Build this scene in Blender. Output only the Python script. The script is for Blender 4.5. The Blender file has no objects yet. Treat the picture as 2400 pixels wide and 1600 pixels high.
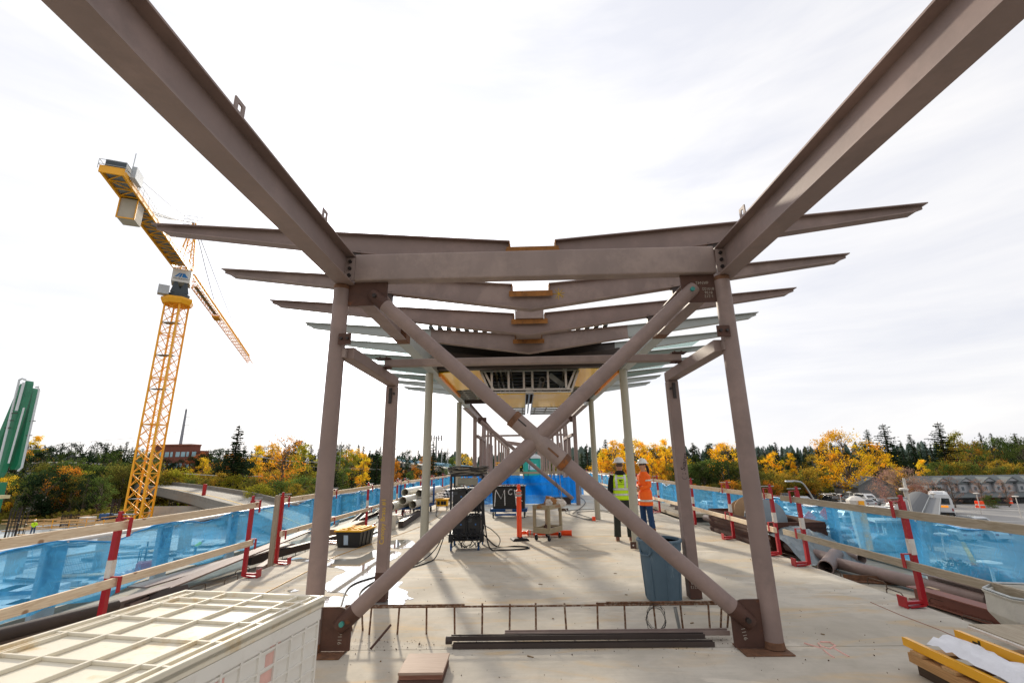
import bpy, bmesh, math, random
from mathutils import Vector, Matrix, Euler
R = math.radians
rnd = random.Random(7)
scene = bpy.context.scene
col = scene.collection

# ------------------------------------------------------------------ camera
CAM = Vector((0, 0, 1.72))
F_PX = 1066.0                                   # focal length for a 2400 px wide frame
def _axes():
    Y = Vector((26, -287, -F_PX)).normalized(); Z = Vector((-62, 3938, -F_PX)).normalized()
    Z = (Z - Y * Z.dot(Y)).normalized(); X = Y.cross(Z)
    return Matrix((X, Y, Z))
CM = _axes()
cam_d = bpy.data.cameras.new('camera'); cam = bpy.data.objects.new('camera', cam_d); col.objects.link(cam)
cam_d.sensor_width = 36.0; cam_d.lens = F_PX / 2400 * 36; cam_d.clip_start = 0.05; cam_d.clip_end = 4000
cam.matrix_world = Matrix.Translation(CAM) @ CM.to_4x4()
scene.camera = cam
def at(px, py, x=None, y=None, z=None):         # the real point seen at a spot of the photo on a plane x, y or z = const
    d = CM @ Vector((px - 1200, -(py - 800), -F_PX))
    t = (z - CAM.z) / d.z if z is not None else ((y - CAM.y) / d.y if y is not None else (x - CAM.x) / d.x)
    return CAM + d * t

# ------------------------------------------------------------------ world, sun, exposure
SUN_AZ, SUN_EL = R(-17.5), R(20.5)              # azimuth from +y towards +x
sd = Vector((math.sin(SUN_AZ) * math.cos(SUN_EL), math.cos(SUN_AZ) * math.cos(SUN_EL), math.sin(SUN_EL)))
w = bpy.data.worlds.new('World'); scene.world = w; w.use_nodes = True
nt = w.node_tree; nt.nodes.clear(); N = nt.nodes.new; Lk = nt.links.new
out = N('ShaderNodeOutputWorld'); bg = N('ShaderNodeBackground'); bg2 = N('ShaderNodeBackground'); mix = N('ShaderNodeMixShader')
sky = N('ShaderNodeTexSky'); sky.sky_type = 'NISHITA'; sky.sun_disc = False
sky.sun_elevation = SUN_EL; sky.sun_rotation = SUN_AZ
bg.inputs[1].default_value = 0.10; Lk(sky.outputs[0], bg.inputs[0])
tc = N('ShaderNodeTexCoord'); nz = N('ShaderNodeTexNoise'); mp = N('ShaderNodeMapping')
mp.inputs['Scale'].default_value = (1.2, 1.2, 7.0); mp.inputs['Rotation'].default_value = (0.10, -0.16, 0.3)
Lk(tc.outputs['Generated'], mp.inputs[0]); Lk(mp.outputs[0], nz.inputs['Vector'])
nz.inputs['Scale'].default_value = 1.6; nz.inputs['Detail'].default_value = 7; nz.inputs['Roughness'].default_value = 0.55; nz.inputs['Distortion'].default_value = 0.4
cr = N('ShaderNodeValToRGB'); Lk(nz.outputs[0], cr.inputs[0])
cr.color_ramp.elements[0].position = 0.34; cr.color_ramp.elements[0].color = (0.81, 0.82, 0.885, 1)
cr.color_ramp.elements[1].position = 0.66; cr.color_ramp.elements[1].color = (1.0, 0.985, 0.985, 1)
vd = N('ShaderNodeVectorMath'); vd.operation = 'DOT_PRODUCT'; vd.inputs[1].default_value = sd
nrm = N('ShaderNodeVectorMath'); nrm.operation = 'NORMALIZE'; Lk(tc.outputs['Generated'], nrm.inputs[0]); Lk(nrm.outputs[0], vd.inputs[0])
mx = N('ShaderNodeMath'); mx.operation = 'MAXIMUM'; mx.inputs[1].default_value = 0; Lk(vd.outputs['Value'], mx.inputs[0])
pw = N('ShaderNodeMath'); pw.operation = 'POWER'; pw.inputs[1].default_value = 5; Lk(mx.outputs[0], pw.inputs[0])
pw2 = N('ShaderNodeMath'); pw2.operation = 'POWER'; pw2.inputs[1].default_value = 60; Lk(mx.outputs[0], pw2.inputs[0])
m1 = N('ShaderNodeMath'); m1.operation = 'MULTIPLY_ADD'; m1.inputs[1].default_value = 0.30; m1.inputs[2].default_value = 0.98; Lk(pw.outputs[0], m1.inputs[0])
m2 = N('ShaderNodeMath'); m2.operation = 'MULTIPLY_ADD'; m2.inputs[1].default_value = 7.0; Lk(pw2.outputs[0], m2.inputs[0]); Lk(m1.outputs[0], m2.inputs[2])
Lk(cr.outputs[0], bg2.inputs[0]); Lk(m2.outputs[0], bg2.inputs[1])
mix.inputs[0].default_value = 0.93; Lk(bg.outputs[0], mix.inputs[1]); Lk(bg2.outputs[0], mix.inputs[2]); Lk(mix.outputs[0], out.inputs[0])
sl = bpy.data.lights.new('sun', 'SUN'); so = bpy.data.objects.new('sun', sl); col.objects.link(so)
sl.energy = 4.6; sl.angle = R(2.2); sl.color = (1.0, 0.90, 0.74)
so.rotation_euler = (-sd).to_track_quat('-Z', 'Y').to_euler(); so.location = (-20, 40, 40)
scene.view_settings.view_transform = 'Standard'; scene.view_settings.look = 'None'; scene.view_settings.exposure = 0.10; scene.view_settings.gamma = 1.0
scene.view_settings.use_curve_mapping = False
scene.cycles.max_bounces = 6; scene.cycles.transparent_max_bounces = 16; scene.cycles.caustics_reflective = False; scene.cycles.caustics_refractive = False

# ------------------------------------------------------------------ materials
def lin(c):
    if isinstance(c, str):
        c = [int(c[i:i + 2], 16) / 255 for i in (0, 2, 4)]
        return tuple(v / 12.92 if v <= 0.04045 else ((v + 0.055) / 1.055) ** 2.4 for v in c)
    return tuple(c)
MATS = {}
def mat(name, c, rough=0.6, metal=0.0, var=0.12, scale=6.0, stretch=(1, 1, 1), bump=0.0, c2=None, c2amt=0.0, c2scale=3.0, c2str=(1, 1, 1), spec=0.5, emit=None, objcol=False, trans=0.0, lo=0.55, coat=0.0):
    """Procedural surface: base colour with soft variation, a second colour in ragged patches, fine bump."""
    if name in MATS: return MATS[name]
    m = bpy.data.materials.new(name); m.use_nodes = True; MATS[name] = m
    t = m.node_tree; b = t.nodes['Principled BSDF']; n = t.nodes.new; l = t.links.new
    c = lin(c); tcn = n('ShaderNodeTexCoord'); mpn = n('ShaderNodeMapping'); mpn.inputs['Scale'].default_value = stretch
    l(tcn.outputs['Object'], mpn.inputs[0])
    no = n('ShaderNodeTexNoise'); no.inputs['Scale'].default_value = scale; no.inputs['Detail'].default_value = 6; no.inputs['Roughness'].default_value = 0.62
    l(mpn.outputs[0], no.inputs['Vector'])
    mr = n('ShaderNodeMapRange'); mr.inputs[1].default_value = 0.3; mr.inputs[2].default_value = 0.7; mr.inputs[3].default_value = 1 - var; mr.inputs[4].default_value = 1 + var
    l(no.outputs[0], mr.inputs[0])
    mul = n('ShaderNodeVectorMath'); mul.operation = 'SCALE'
    if objcol:
        oi = n('ShaderNodeObjectInfo'); l(oi.outputs['Color'], mul.inputs[0])
    else: mul.inputs[0].default_value = c
    l(mr.outputs[0], mul.inputs['Scale']); last = mul.outputs[0]
    if c2 is not None:
        mp2 = n('ShaderNodeMapping'); mp2.inputs['Scale'].default_value = c2str; l(tcn.outputs['Object'], mp2.inputs[0])
        n2 = n('ShaderNodeTexNoise'); n2.inputs['Scale'].default_value = c2scale; n2.inputs['Detail'].default_value = 8; n2.inputs['Roughness'].default_value = 0.7
        l(mp2.outputs[0], n2.inputs['Vector'])
        r2 = n('ShaderNodeMapRange'); r2.inputs[1].default_value = lo; r2.inputs[2].default_value = lo + 0.12; r2.inputs[3].default_value = 0; r2.inputs[4].default_value = c2amt
        l(n2.outputs[0], r2.inputs[0]); mc = n('ShaderNodeMix'); mc.data_type = 'RGBA'; l(r2.outputs[0], mc.inputs[0]); l(last, mc.inputs[6]); mc.inputs[7].default_value = (*lin(c2), 1); last = mc.outputs[2]
    l(last, b.inputs['Base Color'])
    b.inputs['Roughness'].default_value = rough; b.inputs['Metallic'].default_value = metal; b.inputs['Specular IOR Level'].default_value = spec
    if coat: b.inputs['Coat Weight'].default_value = coat
    if trans: b.inputs['Transmission Weight'].default_value = trans
    if emit: b.inputs['Emission Color'].default_value = (*lin(emit[0]), 1); b.inputs['Emission Strength'].default_value = emit[1]
    if bump:
        bn = n('ShaderNodeBump'); bn.inputs['Strength'].default_value = bump; bn.inputs['Distance'].default_value = 0.01
        nb = n('ShaderNodeTexNoise'); nb.inputs['Scale'].default_value = scale * 9; nb.inputs['Detail'].default_value = 5; l(mpn.outputs[0], nb.inputs['Vector'])
        l(nb.outputs[0], bn.inputs['Height']); l(bn.outputs[0], b.inputs['Normal'])
    return m

def wood(name, ca, cb, axis='y', knots=True, rough=0.75):
    m = bpy.data.materials.new(name); m.use_nodes = True; MATS[name] = m
    t = m.node_tree; b = t.nodes['Principled BSDF']; n = t.nodes.new; l = t.links.new
    tcn = n('ShaderNodeTexCoord'); mpn = n('ShaderNodeMapping'); s = {'x': (0.55, 9, 9), 'y': (9, 0.55, 9), 'z': (9, 9, 0.55)}[axis]
    mpn.inputs['Scale'].default_value = s; l(tcn.outputs['Object'], mpn.inputs[0])
    wv = n('ShaderNodeTexNoise'); wv.inputs['Scale'].default_value = 2.2; wv.inputs['Detail'].default_value = 3; wv.inputs['Distortion'].default_value = 1.6; l(mpn.outputs[0], wv.inputs['Vector'])
    sn = n('ShaderNodeMath'); sn.operation = 'MULTIPLY'; sn.inputs[1].default_value = 34; l(wv.outputs[0], sn.inputs[0])
    s2 = n('ShaderNodeMath'); s2.operation = 'SINE'; l(sn.outputs[0], s2.inputs[0])
    mr = n('ShaderNodeMapRange'); mr.inputs[1].default_value = -1; mr.inputs[2].default_value = 1; l(s2.outputs[0], mr.inputs[0])
    big = n('ShaderNodeTexNoise'); big.inputs['Scale'].default_value = 1.7; big.inputs['Detail'].default_value = 5; l(tcn.outputs['Object'], big.inputs['Vector'])
    ad = n('ShaderNodeMath'); ad.operation = 'MULTIPLY'; l(mr.outputs[0], ad.inputs[0]); l(big.outputs[0], ad.inputs[1])
    mc = n('ShaderNodeMix'); mc.data_type = 'RGBA'; l(ad.outputs[0], mc.inputs[0]); mc.inputs[6].default_value = (*lin(ca), 1); mc.inputs[7].default_value = (*lin(cb), 1); last = mc.outputs[2]
    if knots:
        vo = n('ShaderNodeTexVoronoi'); vo.voronoi_dimensions = '2D'; sx_ = n('ShaderNodeSeparateXYZ'); cx_ = n('ShaderNodeCombineXYZ'); l(tcn.outputs['Object'], sx_.inputs[0]); l(sx_.outputs[{'x': 0, 'y': 1, 'z': 2}[axis]], cx_.inputs[0]); l(sx_.outputs[{'x': 1, 'y': 2, 'z': 0}[axis]], cx_.inputs[1]); mk = n('ShaderNodeMapping'); mk.inputs['Scale'].default_value = (2.4, 3.4, 1)
        l(cx_.outputs[0], mk.inputs[0]); l(mk.outputs[0], vo.inputs['Vector']); vo.inputs['Scale'].default_value = 1.0
        rk = n('ShaderNodeMapRange'); rk.inputs[1].default_value = 0.05; rk.inputs[2].default_value = 0.09; rk.inputs[3].default_value = 0.8; rk.inputs[4].default_value = 0; l(vo.outputs['Distance'], rk.inputs[0])
        mk2 = n('ShaderNodeMix'); mk2.data_type = 'RGBA'; l(rk.outputs[0], mk2.inputs[0]); l(last, mk2.inputs[6]); mk2.inputs[7].default_value = (0.20, 0.09, 0.035, 1); last = mk2.outputs[2]
    l(last, b.inputs['Base Color']); b.inputs['Roughness'].default_value = rough
    return m

PRIMER = mat('brown_primer', '826f68', 0.62, 0, 0.10, 3.0, (1, 1, 1), 0.06, c2='9f877e', c2amt=0.4, c2scale=1.1, lo=0.5)
PRIMER2 = mat('brown_primer_dusty', '86756e', 0.62, 0, 0.13, 2.5, (1, 1, 0.35), 0.06, c2='a59186', c2amt=0.45, c2scale=1.6, lo=0.48)
RUSTPL = mat('dark_rusty_plate', '4d3227', 0.7, 0.1, 0.25, 5.0, bump=0.15, c2='8a5020', c2amt=0.6, c2scale=4.0, lo=0.62)
RUST = mat('orange_rust', '6b4a34', 0.85, 0, 0.4, 14, bump=0.3, c2='96561e', c2amt=0.8, c2scale=9, lo=0.57)
BEIGE = mat('beige_grey_paint', 'aaa593', 0.45, 0, 0.04, 2.0)
LGREY = mat('pale_grey_paint', 'a3a7a3', 0.5, 0, 0.05, 2.0)
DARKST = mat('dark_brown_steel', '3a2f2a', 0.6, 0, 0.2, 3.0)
BOLT = mat('dark_bolt', '3a3432', 0.45, 0.6, 0.2, 20)
RED = mat('red_paint', 'a5121c', 0.42, 0, 0.10, 8, c2='6d2a1c', c2amt=0.5, c2scale=9, lo=0.64)
WHITEP = mat('white_tape', 'cfc8be', 0.6, 0, 0.12, 12, c2='8a5a48', c2amt=0.5, c2scale=14, lo=0.6)
GALV = mat('galvanised_steel', 'a3a7a6', 0.35, 0.7, 0.12, 10)
ALU = mat('aluminium_stud', 'c9c9c4', 0.32, 0.75, 0.06, 8)
BLACKP = mat('black_plastic', '17181a', 0.42, 0, 0.25, 6)
BLACKM = mat('black_metal', '1b1c1f', 0.38, 0.3, 0.2, 8)
RUBBER = mat('black_rubber', '16161a', 0.75, 0, 0.3, 10)
WOODY = wood('spruce_board_y', 'decbb0', 'b99a76', 'y')
WOODX = wood('spruce_board_x', 'c9ae8a', '9a7550', 'x')
WOODZ = wood('weathered_timber', 'a3937c', '6f604e', 'z', False)
WOODG = wood('greyed_board_y', 'a89b86', '7f7058', 'y', False)
PLYW = wood('plywood_sheet', 'a58d7c', '8d7566', 'x', False)
ORANGE = mat('safety_orange', 'ff4f12', 0.4, 0, 0.04, 6)
YELLOWP = mat('yellow_paint', 'f0a616', 0.45, 0, 0.08, 5)

# ------------------------------------------------------------------ mesh builder
class MB:
    def __init__(s): s.v = []; s.f = []; s.m = []; s.cur = 0
    def add(s, vs, fs):
        o = len(s.v); s.v += [tuple(v) for v in vs]; s.f += [tuple(i + o for i in f) for f in fs]; s.m += [s.cur] * len(fs); return s
    def box(s, x0, x1, y0, y1, z0, z1, M=None):
        vs = [Vector((x, y, z)) for x in (x0, x1) for y in (y0, y1) for z in (z0, z1)]
        if M is not None: vs = [M @ v for v in vs]
        return s.add(vs, [(0, 1, 3, 2), (4, 6, 7, 5), (0, 4, 5, 1), (2, 3, 7, 6), (0, 2, 6, 4), (1, 5, 7, 3)])
    def bar(s, a, b, w, h=None, up=(0, 0, 1)):
        a, b = Vector(a), Vector(b); h = w if h is None else h; d = (b - a).normalized(); u = Vector(up)
        if abs(d.dot(u)) > 0.98: u = Vector((1, 0, 0))
        x = d.cross(u).normalized(); z = x.cross(d); x *= w / 2; z *= h / 2
        return s.add([a - x - z, a + x - z, a + x + z, a - x + z, b - x - z, b + x - z, b + x + z, b - x + z], [(0, 1, 2, 3), (7, 6, 5, 4), (0, 4, 5, 1), (1, 5, 6, 2), (2, 6, 7, 3), (3, 7, 4, 0)])
    def loft(s, rings, cap=True, closed=True):
        n = len(rings[0]); vs = [p for r in rings for p in r]; fs = []
        for i in range(len(rings) - 1):
            for j in range(n if closed else n - 1):
                k = (j + 1) % n; fs.append((i * n + j, i * n + k, (i + 1) * n + k, (i + 1) * n + j))
        if cap: fs.append(tuple(range(n - 1, -1, -1))); fs.append(tuple((len(rings) - 1) * n + j for j in range(n)))
        return s.add(vs, fs)
    def tube(s, pts, r, n=10, cap=True):
        pts = [Vector(p) for p in pts]; rs = r if isinstance(r, (list, tuple)) else [r] * len(pts); rings = []; pu = None
        for i, p in enumerate(pts):
            d = (pts[min(i + 1, len(pts) - 1)] - pts[max(i - 1, 0)]).normalized()
            if pu is None: pu = Vector((0, 0, 1)) if abs(d.z) < 0.9 else Vector((1, 0, 0))
            x = d.cross(pu).normalized(); z = x.cross(d); pu = z
            rings.append([p + (x * math.cos(2 * math.pi * k / n) + z * math.sin(2 * math.pi * k / n)) * rs[i] for k in range(n)])
        return s.loft(rings, cap)
    def pipe(s, a, b, ro, ri, n=24):            # hollow tube
        a, b = Vector(a), Vector(b); d = (b - a).normalized(); u = Vector((0, 0, 1)) if abs(d.z) < 0.9 else Vector((1, 0, 0)); x = d.cross(u).normalized(); z = x.cross(d)
        c = lambda p, r: [p + (x * math.cos(2 * math.pi * k / n) + z * math.sin(2 * math.pi * k / n)) * r for k in range(n)]
        return s.loft([c(a, ri), c(a, ro), c(b, ro), c(b, ri), c(a, ri)], False)
    def lathe(s, prof, n=24, M=None, sx=1, sy=1):
        rings = [[Vector((r * sx * math.cos(2 * math.pi * k / n), r * sy * math.sin(2 * math.pi * k / n), z)) for k in range(n)] for r, z in prof]
        if M is not None: rings = [[M @ p for p in r] for r in rings]
        return s.loft(rings, True)
    def prism(s, poly, axis, a, b):              # poly: 2-D outline; extruded along axis between a and b
        f = {'x': lambda u, v, t: (t, u, v), 'y': lambda u, v, t: (u, t, v), 'z': lambda u, v, t: (u, v, t)}[axis]
        return s.loft([[Vector(f(u, v, a)) for u, v in poly], [Vector(f(u, v, b)) for u, v in poly]])
    def ibeam(s, a, b, w, h, tf=0.014, tw=0.010, up=(0, 0, 1)):
        a, b = Vector(a), Vector(b); d = (b - a).normalized(); u = Vector(up); x = d.cross(u).normalized(); z = x.cross(d)
        P = [(-w/2, -h/2), (w/2, -h/2), (w/2, -h/2 + tf), (tw/2, -h/2 + tf), (tw/2, h/2 - tf), (w/2, h/2 - tf), (w/2, h/2), (-w/2, h/2), (-w/2, h/2 - tf), (-tw/2, h/2 - tf), (-tw/2, -h/2 + tf), (-w/2, -h/2 + tf)]
        o = len(s.v); vs = [p + x * q[0] + z * q[1] for p in (a, b) for q in P]
        fs = [(j, (j + 1) % 12, 12 + (j + 1) % 12, 12 + j) for j in range(12)]
        for base, rev in ((0, True), (12, False)):
            for q in ((0, 1, 2, 11), (3, 4, 9, 10), (5, 6, 7, 8), (2, 3, 10, 11), (4, 5, 8, 9)):
                q = [base + i for i in q]; fs.append(tuple(reversed(q)) if rev else tuple(q))
        return s.add(vs, fs)
    def angle(s, a, b, w, t=0.008, up=(0, 0, 1), flip=1):
        a, b = Vector(a), Vector(b); d = (b - a).normalized(); u = Vector(up); x = d.cross(u).normalized() * flip; z = u
        P = [(0, 0), (w, 0), (w, t), (t, t), (t, w), (0, w)]
        vs = [p + x * q[0] + z * q[1] for p in (a, b) for q in P]
        return s.add(vs, [(j, (j + 1) % 6, 6 + (j + 1) % 6, 6 + j) for j in range(6)] + [(0, 3, 2, 1), (0, 5, 4, 3), (6, 7, 8, 9), (6, 9, 10, 11)])
    def xf(s, M): s.v = [tuple(M @ Vector(v)) for v in s.v]; return s
    def mesh(s, name, mats, smooth=False):
        me = bpy.data.meshes.new(name); me.from_pydata(s.v, [], s.f); mats = mats if isinstance(mats, (list, tuple)) else [mats]
        for m in mats: me.materials.append(m)
        if len(mats) > 1: me.polygons.foreach_set('material_index', s.m)
        bm = bmesh.new(); bm.from_mesh(me); bmesh.ops.recalc_face_normals(bm, faces=bm.faces); bm.to_mesh(me); bm.free()
        if smooth: me.polygons.foreach_set('use_smooth', [True] * len(me.polygons)); me.set_sharp_from_angle(angle=R(40))
        return me
def tag(o, label=None, cat=None, group=None, kind=None):
    if label: o['label'] = label
    if cat: o['category'] = cat
    if group: o['group'] = group
    if kind: o['kind'] = kind
    return o
def thing(name, label, cat, loc=(0, 0, 0), rz=0, group=None, rot=None):
    o = bpy.data.objects.new(name, None); col.objects.link(o); o.location = loc; o.rotation_euler = rot or (0, 0, rz); o.empty_display_size = 0.2
    return tag(o, label, cat, group)
def part(mb, name, mt, parent, world=False, smooth=False, label=None, bev=0, loc=None, rot=None):
    if world:
        p = Vector(parent.location); q = parent.parent
        while q: p += Vector(q.location); q = q.parent
        mb = mb.xf(Matrix.Translation(-p))
    me = mb if isinstance(mb, bpy.types.Mesh) else mb.mesh(name, mt, smooth)
    o = bpy.data.objects.new(name, me); col.objects.link(o); o.parent = parent
    if loc: o.location = loc
    if rot: o.rotation_euler = rot
    if label: o['label'] = label
    if bev: bevel(o, bev)
    return o
def bevel(o, w, seg=2):
    b = o.modifiers.new('bevel', 'BEVEL'); b.width = w; b.segments = seg; b.limit_method = 'ANGLE'; b.angle_limit = R(35); b.harden_normals = False
def solo(mb, name, mt, label, cat, group=None, kind=None, smooth=False, bev=0):
    xs = [v[0] for v in mb.v]; ys = [v[1] for v in mb.v]; zs = [v[2] for v in mb.v]
    c = Vector(((min(xs) + max(xs)) / 2, (min(ys) + max(ys)) / 2, min(zs))); mb.xf(Matrix.Translation(-c))
    o = bpy.data.objects.new(name, mb.mesh(name, mt, smooth)); col.objects.link(o); o.location = c
    tag(o, label, cat, group, kind)
    if bev: bevel(o, bev)
    return o
def struct(mb, name, mt, smooth=False): return solo(mb, name, mt, None, None, None, 'structure', smooth)
def copy_tree(o, loc=None, rz=None, parent=None, label=None, color=None, scale=None):
    c = o.copy(); col.objects.link(c)
    if parent is not None: c.parent = parent
    if loc is not None: c.location = loc
    if rz is not None: c.rotation_euler = (0, 0, rz)
    if scale is not None: c.scale = (scale,) * 3 if not isinstance(scale, (tuple, list)) else scale
    if label: c['label'] = label
    if color: c.color = color
    for ch in list(o.children): copy_tree(ch, parent=c, color=color if ch.get('tint') or color and ch.name.startswith(('body', 'crown')) else None)
    return c
def txt(s, name, mt, parent, loc, rot, size, label=None, ext=0.001, shear=0, align='CENTER', world=True):
    cu = bpy.data.curves.new(name, 'FONT'); cu.body = s; cu.size = size; cu.extrude = ext; cu.shear = shear; cu.align_x = align; cu.align_y = 'CENTER'; cu.resolution_u = 3
    tmp = bpy.data.objects.new('tmp', cu); col.objects.link(tmp)
    me = bpy.data.meshes.new_from_object(tmp); bpy.data.objects.remove(tmp); me.materials.clear(); me.materials.append(mt)
    o = bpy.data.objects.new(name, me); col.objects.link(o); o.parent = parent
    p = Vector(loc)
    if world: p -= Vector(parent.location)
    o.location = p; o.rotation_euler = rot
    return o
def scribble(strokes, name, mt, parent, M, r=0.004, label=None):   # chalk or paint strokes laid on a surface; strokes are 2-D, M maps (u, v, 0) to the thing
    mb = MB()
    for st in strokes: mb.tube([M @ Vector((u, v, 0)) for u, v in st], r, 5)
    return part(mb, name, mt, parent)
def circ(cx, cy, r, a0=0, a1=360, n=14): return [(cx + r * math.cos(R(a0 + (a1 - a0) * i / n)), cy + r * math.sin(R(a0 + (a1 - a0) * i / n))) for i in range(n + 1)]
def leafq(m, p, s, rr, flat=0.0):
    u = Vector((rr.gauss(0, 1), rr.gauss(0, 1), rr.gauss(0, 1) * (1 - flat))).normalized(); v = u.orthogonal().normalized(); v = (Matrix.Rotation(rr.uniform(0, 6.28), 3, u) @ v); w_ = u.cross(v)
    v *= s * rr.uniform(.6, 1.3); w_ *= s * rr.uniform(.5, 1.0); m.add([p - v, p + w_ * .8, p + v, p - w_], [(0, 1, 2, 3)])
# ================================================================== the deck we stand on
def concrete(name, base, seam=True, rough=0.9, spots=True):
    m = bpy.data.materials.new(name); m.use_nodes = True; t = m.node_tree; b = t.nodes['Principled BSDF']; n = t.nodes.new; l = t.links.new
    tcn = n('ShaderNodeTexCoord'); g = n('ShaderNodeNewGeometry')
    def noise(sc, st, det=6, dist=0.0, ro=0.6):
        mpn = n('ShaderNodeMapping'); mpn.inputs['Scale'].default_value = st; l(g.outputs['Position'], mpn.inputs[0]); q = n('ShaderNodeTexNoise'); q.inputs['Scale'].default_value = sc
        q.inputs['Detail'].default_value = det; q.inputs['Distortion'].default_value = dist; q.inputs['Roughness'].default_value = ro; l(mpn.outputs[0], q.inputs['Vector']); return q.outputs[0]
    def rng(v, a, c_, lo, hi):
        r = n('ShaderNodeMapRange'); r.inputs[1].default_value = a; r.inputs[2].default_value = c_; r.inputs[3].default_value = lo; r.inputs[4].default_value = hi; l(v, r.inputs[0]); return r.outputs[0]
    def mixc(f, a, c_):
        q = n('ShaderNodeMix'); q.data_type = 'RGBA'; l(f, q.inputs[0])
        (l(a, q.inputs[6]) if not isinstance(a, tuple) else setattr(q.inputs[6], 'default_value', (*a, 1)))
        q.inputs[7].default_value = (*c_, 1); return q.outputs[2]
    broom = rng(noise(3.0, (0.7, 26, 1), 5), 0.35, 0.65, 0.0, 1.0)          # broom lines across the deck
    c = mixc(broom, lin(base), tuple(v * 0.90 for v in lin(base)))
    c = mixc(rng(noise(0.55, (1, 1, 1), 7, 0.6), 0.42, 0.66, 0, 0.75), c, tuple(v * q for v, q in zip(lin(base), (0.62, 0.60, 0.57))))
    c = mixc(rng(noise(1.3, (0.5, 1.8, 1), 8, 1.2), 0.52, 0.68, 0, 0.7), c, tuple(v * q for v, q in zip(lin(base), (0.98, 0.78, 0.52))))   # yellowish rust wash
    if spots: c = mixc(rng(noise(28, (1, 1, 1), 3), 0.735, 0.76, 0, 0.75), c, (0.12, 0.10, 0.085))
    c = mixc(rng(noise(5, (0.35, 1.6, 1), 6, 2.0), 0.66, 0.7, 0, 0.35), c, (0.30, 0.27, 0.23))
    c = mixc(rng(noise(3.6, (1, 1, 1), 9, 0.3, 0.75), 0.45, 0.70, 0, 0.45), c, tuple(v * 0.6 for v in lin(base)))
    c = mixc(rng(noise(0.9, (0.25, 1.2, 1), 8, 3.0), 0.60, 0.63, 0, 0.30), c, tuple(min(1, v * 1.35) for v in lin(base)))
    l(c, b.inputs['Base Color']); b.inputs['Roughness'].default_value = rough; b.inputs['Specular IOR Level'].default_value = 0.15
    bn = n('ShaderNodeBump'); bn.inputs['Strength'].default_value = 0.25; bn.inputs['Distance'].default_value = 0.006; l(noise(6, (1, 20, 1), 6), bn.inputs['Height']); l(bn.outputs[0], b.inputs['Normal'])
    return m
CONC = concrete('deck_concrete', 'c7bfb1')
CONC_R = concrete('rough_edge_concrete', 'aaa498', rough=0.85)
CONC_G = mat('grey_concrete', 'a9a69e', 0.8, 0, 0.12, 0.6, c2='85827a', c2amt=0.6, c2scale=0.9)
X0, X1 = -4.62, 4.78                                  # edges of the raised deck slab
mb = MB(); mb.box(X0, X1, 5.02, 90, -0.30, 0); mb.box(X0, X1, -6, 5.00, -0.30, 0.003); struct(mb, 'platform_deck', CONC)
mb = MB(); mb.box(X0 - 1.75, X0 - 0.002, -6, 90, -0.52, -0.13); mb.box(X1 + 0.002, X1 + 1.75, -6, 90, -0.52, -0.13)
mb.box(X0 - 1.9, X0 - 1.752, -6, 90, -0.9, -0.06); mb.box(X1 + 1.752, X1 + 1.9, -6, 90, -0.9, -0.06); struct(mb, 'platform_edge_ledge', CONC_R)
mb = MB(); mb.box(X0 - 1.0, X1 + 1.0, -6, 90, -1.9, -0.525)
for yy in (6, 30, 54, 78): mb.box(-1.2, 1.4, yy - 0.9, yy + 0.9, -6.3, -1.9)
struct(mb, 'platform_viaduct', CONC_G)
# puddle: ragged sheet of water on the deck
WATER = mat('rain_water', (0.25, 0.24, 0.22), 0.03, 0, 0.02, 3, spec=0.6)
WATER.node_tree.nodes['Principled BSDF'].inputs['IOR'].default_value = 1.33
def blob(mb, cx, cy, rx, ry, z, seed, n=220, rz=0, jag=0.22):
    rr = random.Random(seed); ph = [(rr.uniform(0, 6.28), rr.uniform(0.5, 1)) for _ in range(26)]; P = []
    for i in range(n):
        a = 2 * math.pi * i / n; q = 1 + sum(jag / (k + 1.6) ** 0.85 * w_ * math.sin((k + 2) * a + p) for k, (p, w_) in enumerate(ph))
        x, y = rx * q * math.cos(a), ry * q * math.sin(a); P.append((cx + x * math.cos(rz) - y * math.sin(rz), cy + x * math.sin(rz) + y * math.cos(rz), z))
    mb.add([(cx, cy, z)] + P, [(0, i + 1, (i + 1) % n + 1) for i in range(n)])
mb = MB()
def outline(pts, z, seed):                      # smooth the traced shore line and roughen it a little
    rr = random.Random(seed); q = [at(560 + u / 4.704, 1180 + v / 4.704, z=z) for u, v in pts]; n = len(q); o_ = []
    for i in range(n):
        p0, p1, p2, p3 = q[i - 1], q[i], q[(i + 1) % n], q[(i + 2) % n]
        for k in range(6): t_ = k / 6; w_ = 0.5 * ((2 * p1) + (p2 - p0) * t_ + (2 * p0 - 5 * p1 + 4 * p2 - p3) * t_ ** 2 + (-p0 + 3 * p1 - 3 * p2 + p3) * t_ ** 3); o_.append((w_.x + rr.uniform(-.012, .012), w_.y + rr.uniform(-.02, .02), z))
    return o_
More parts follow.
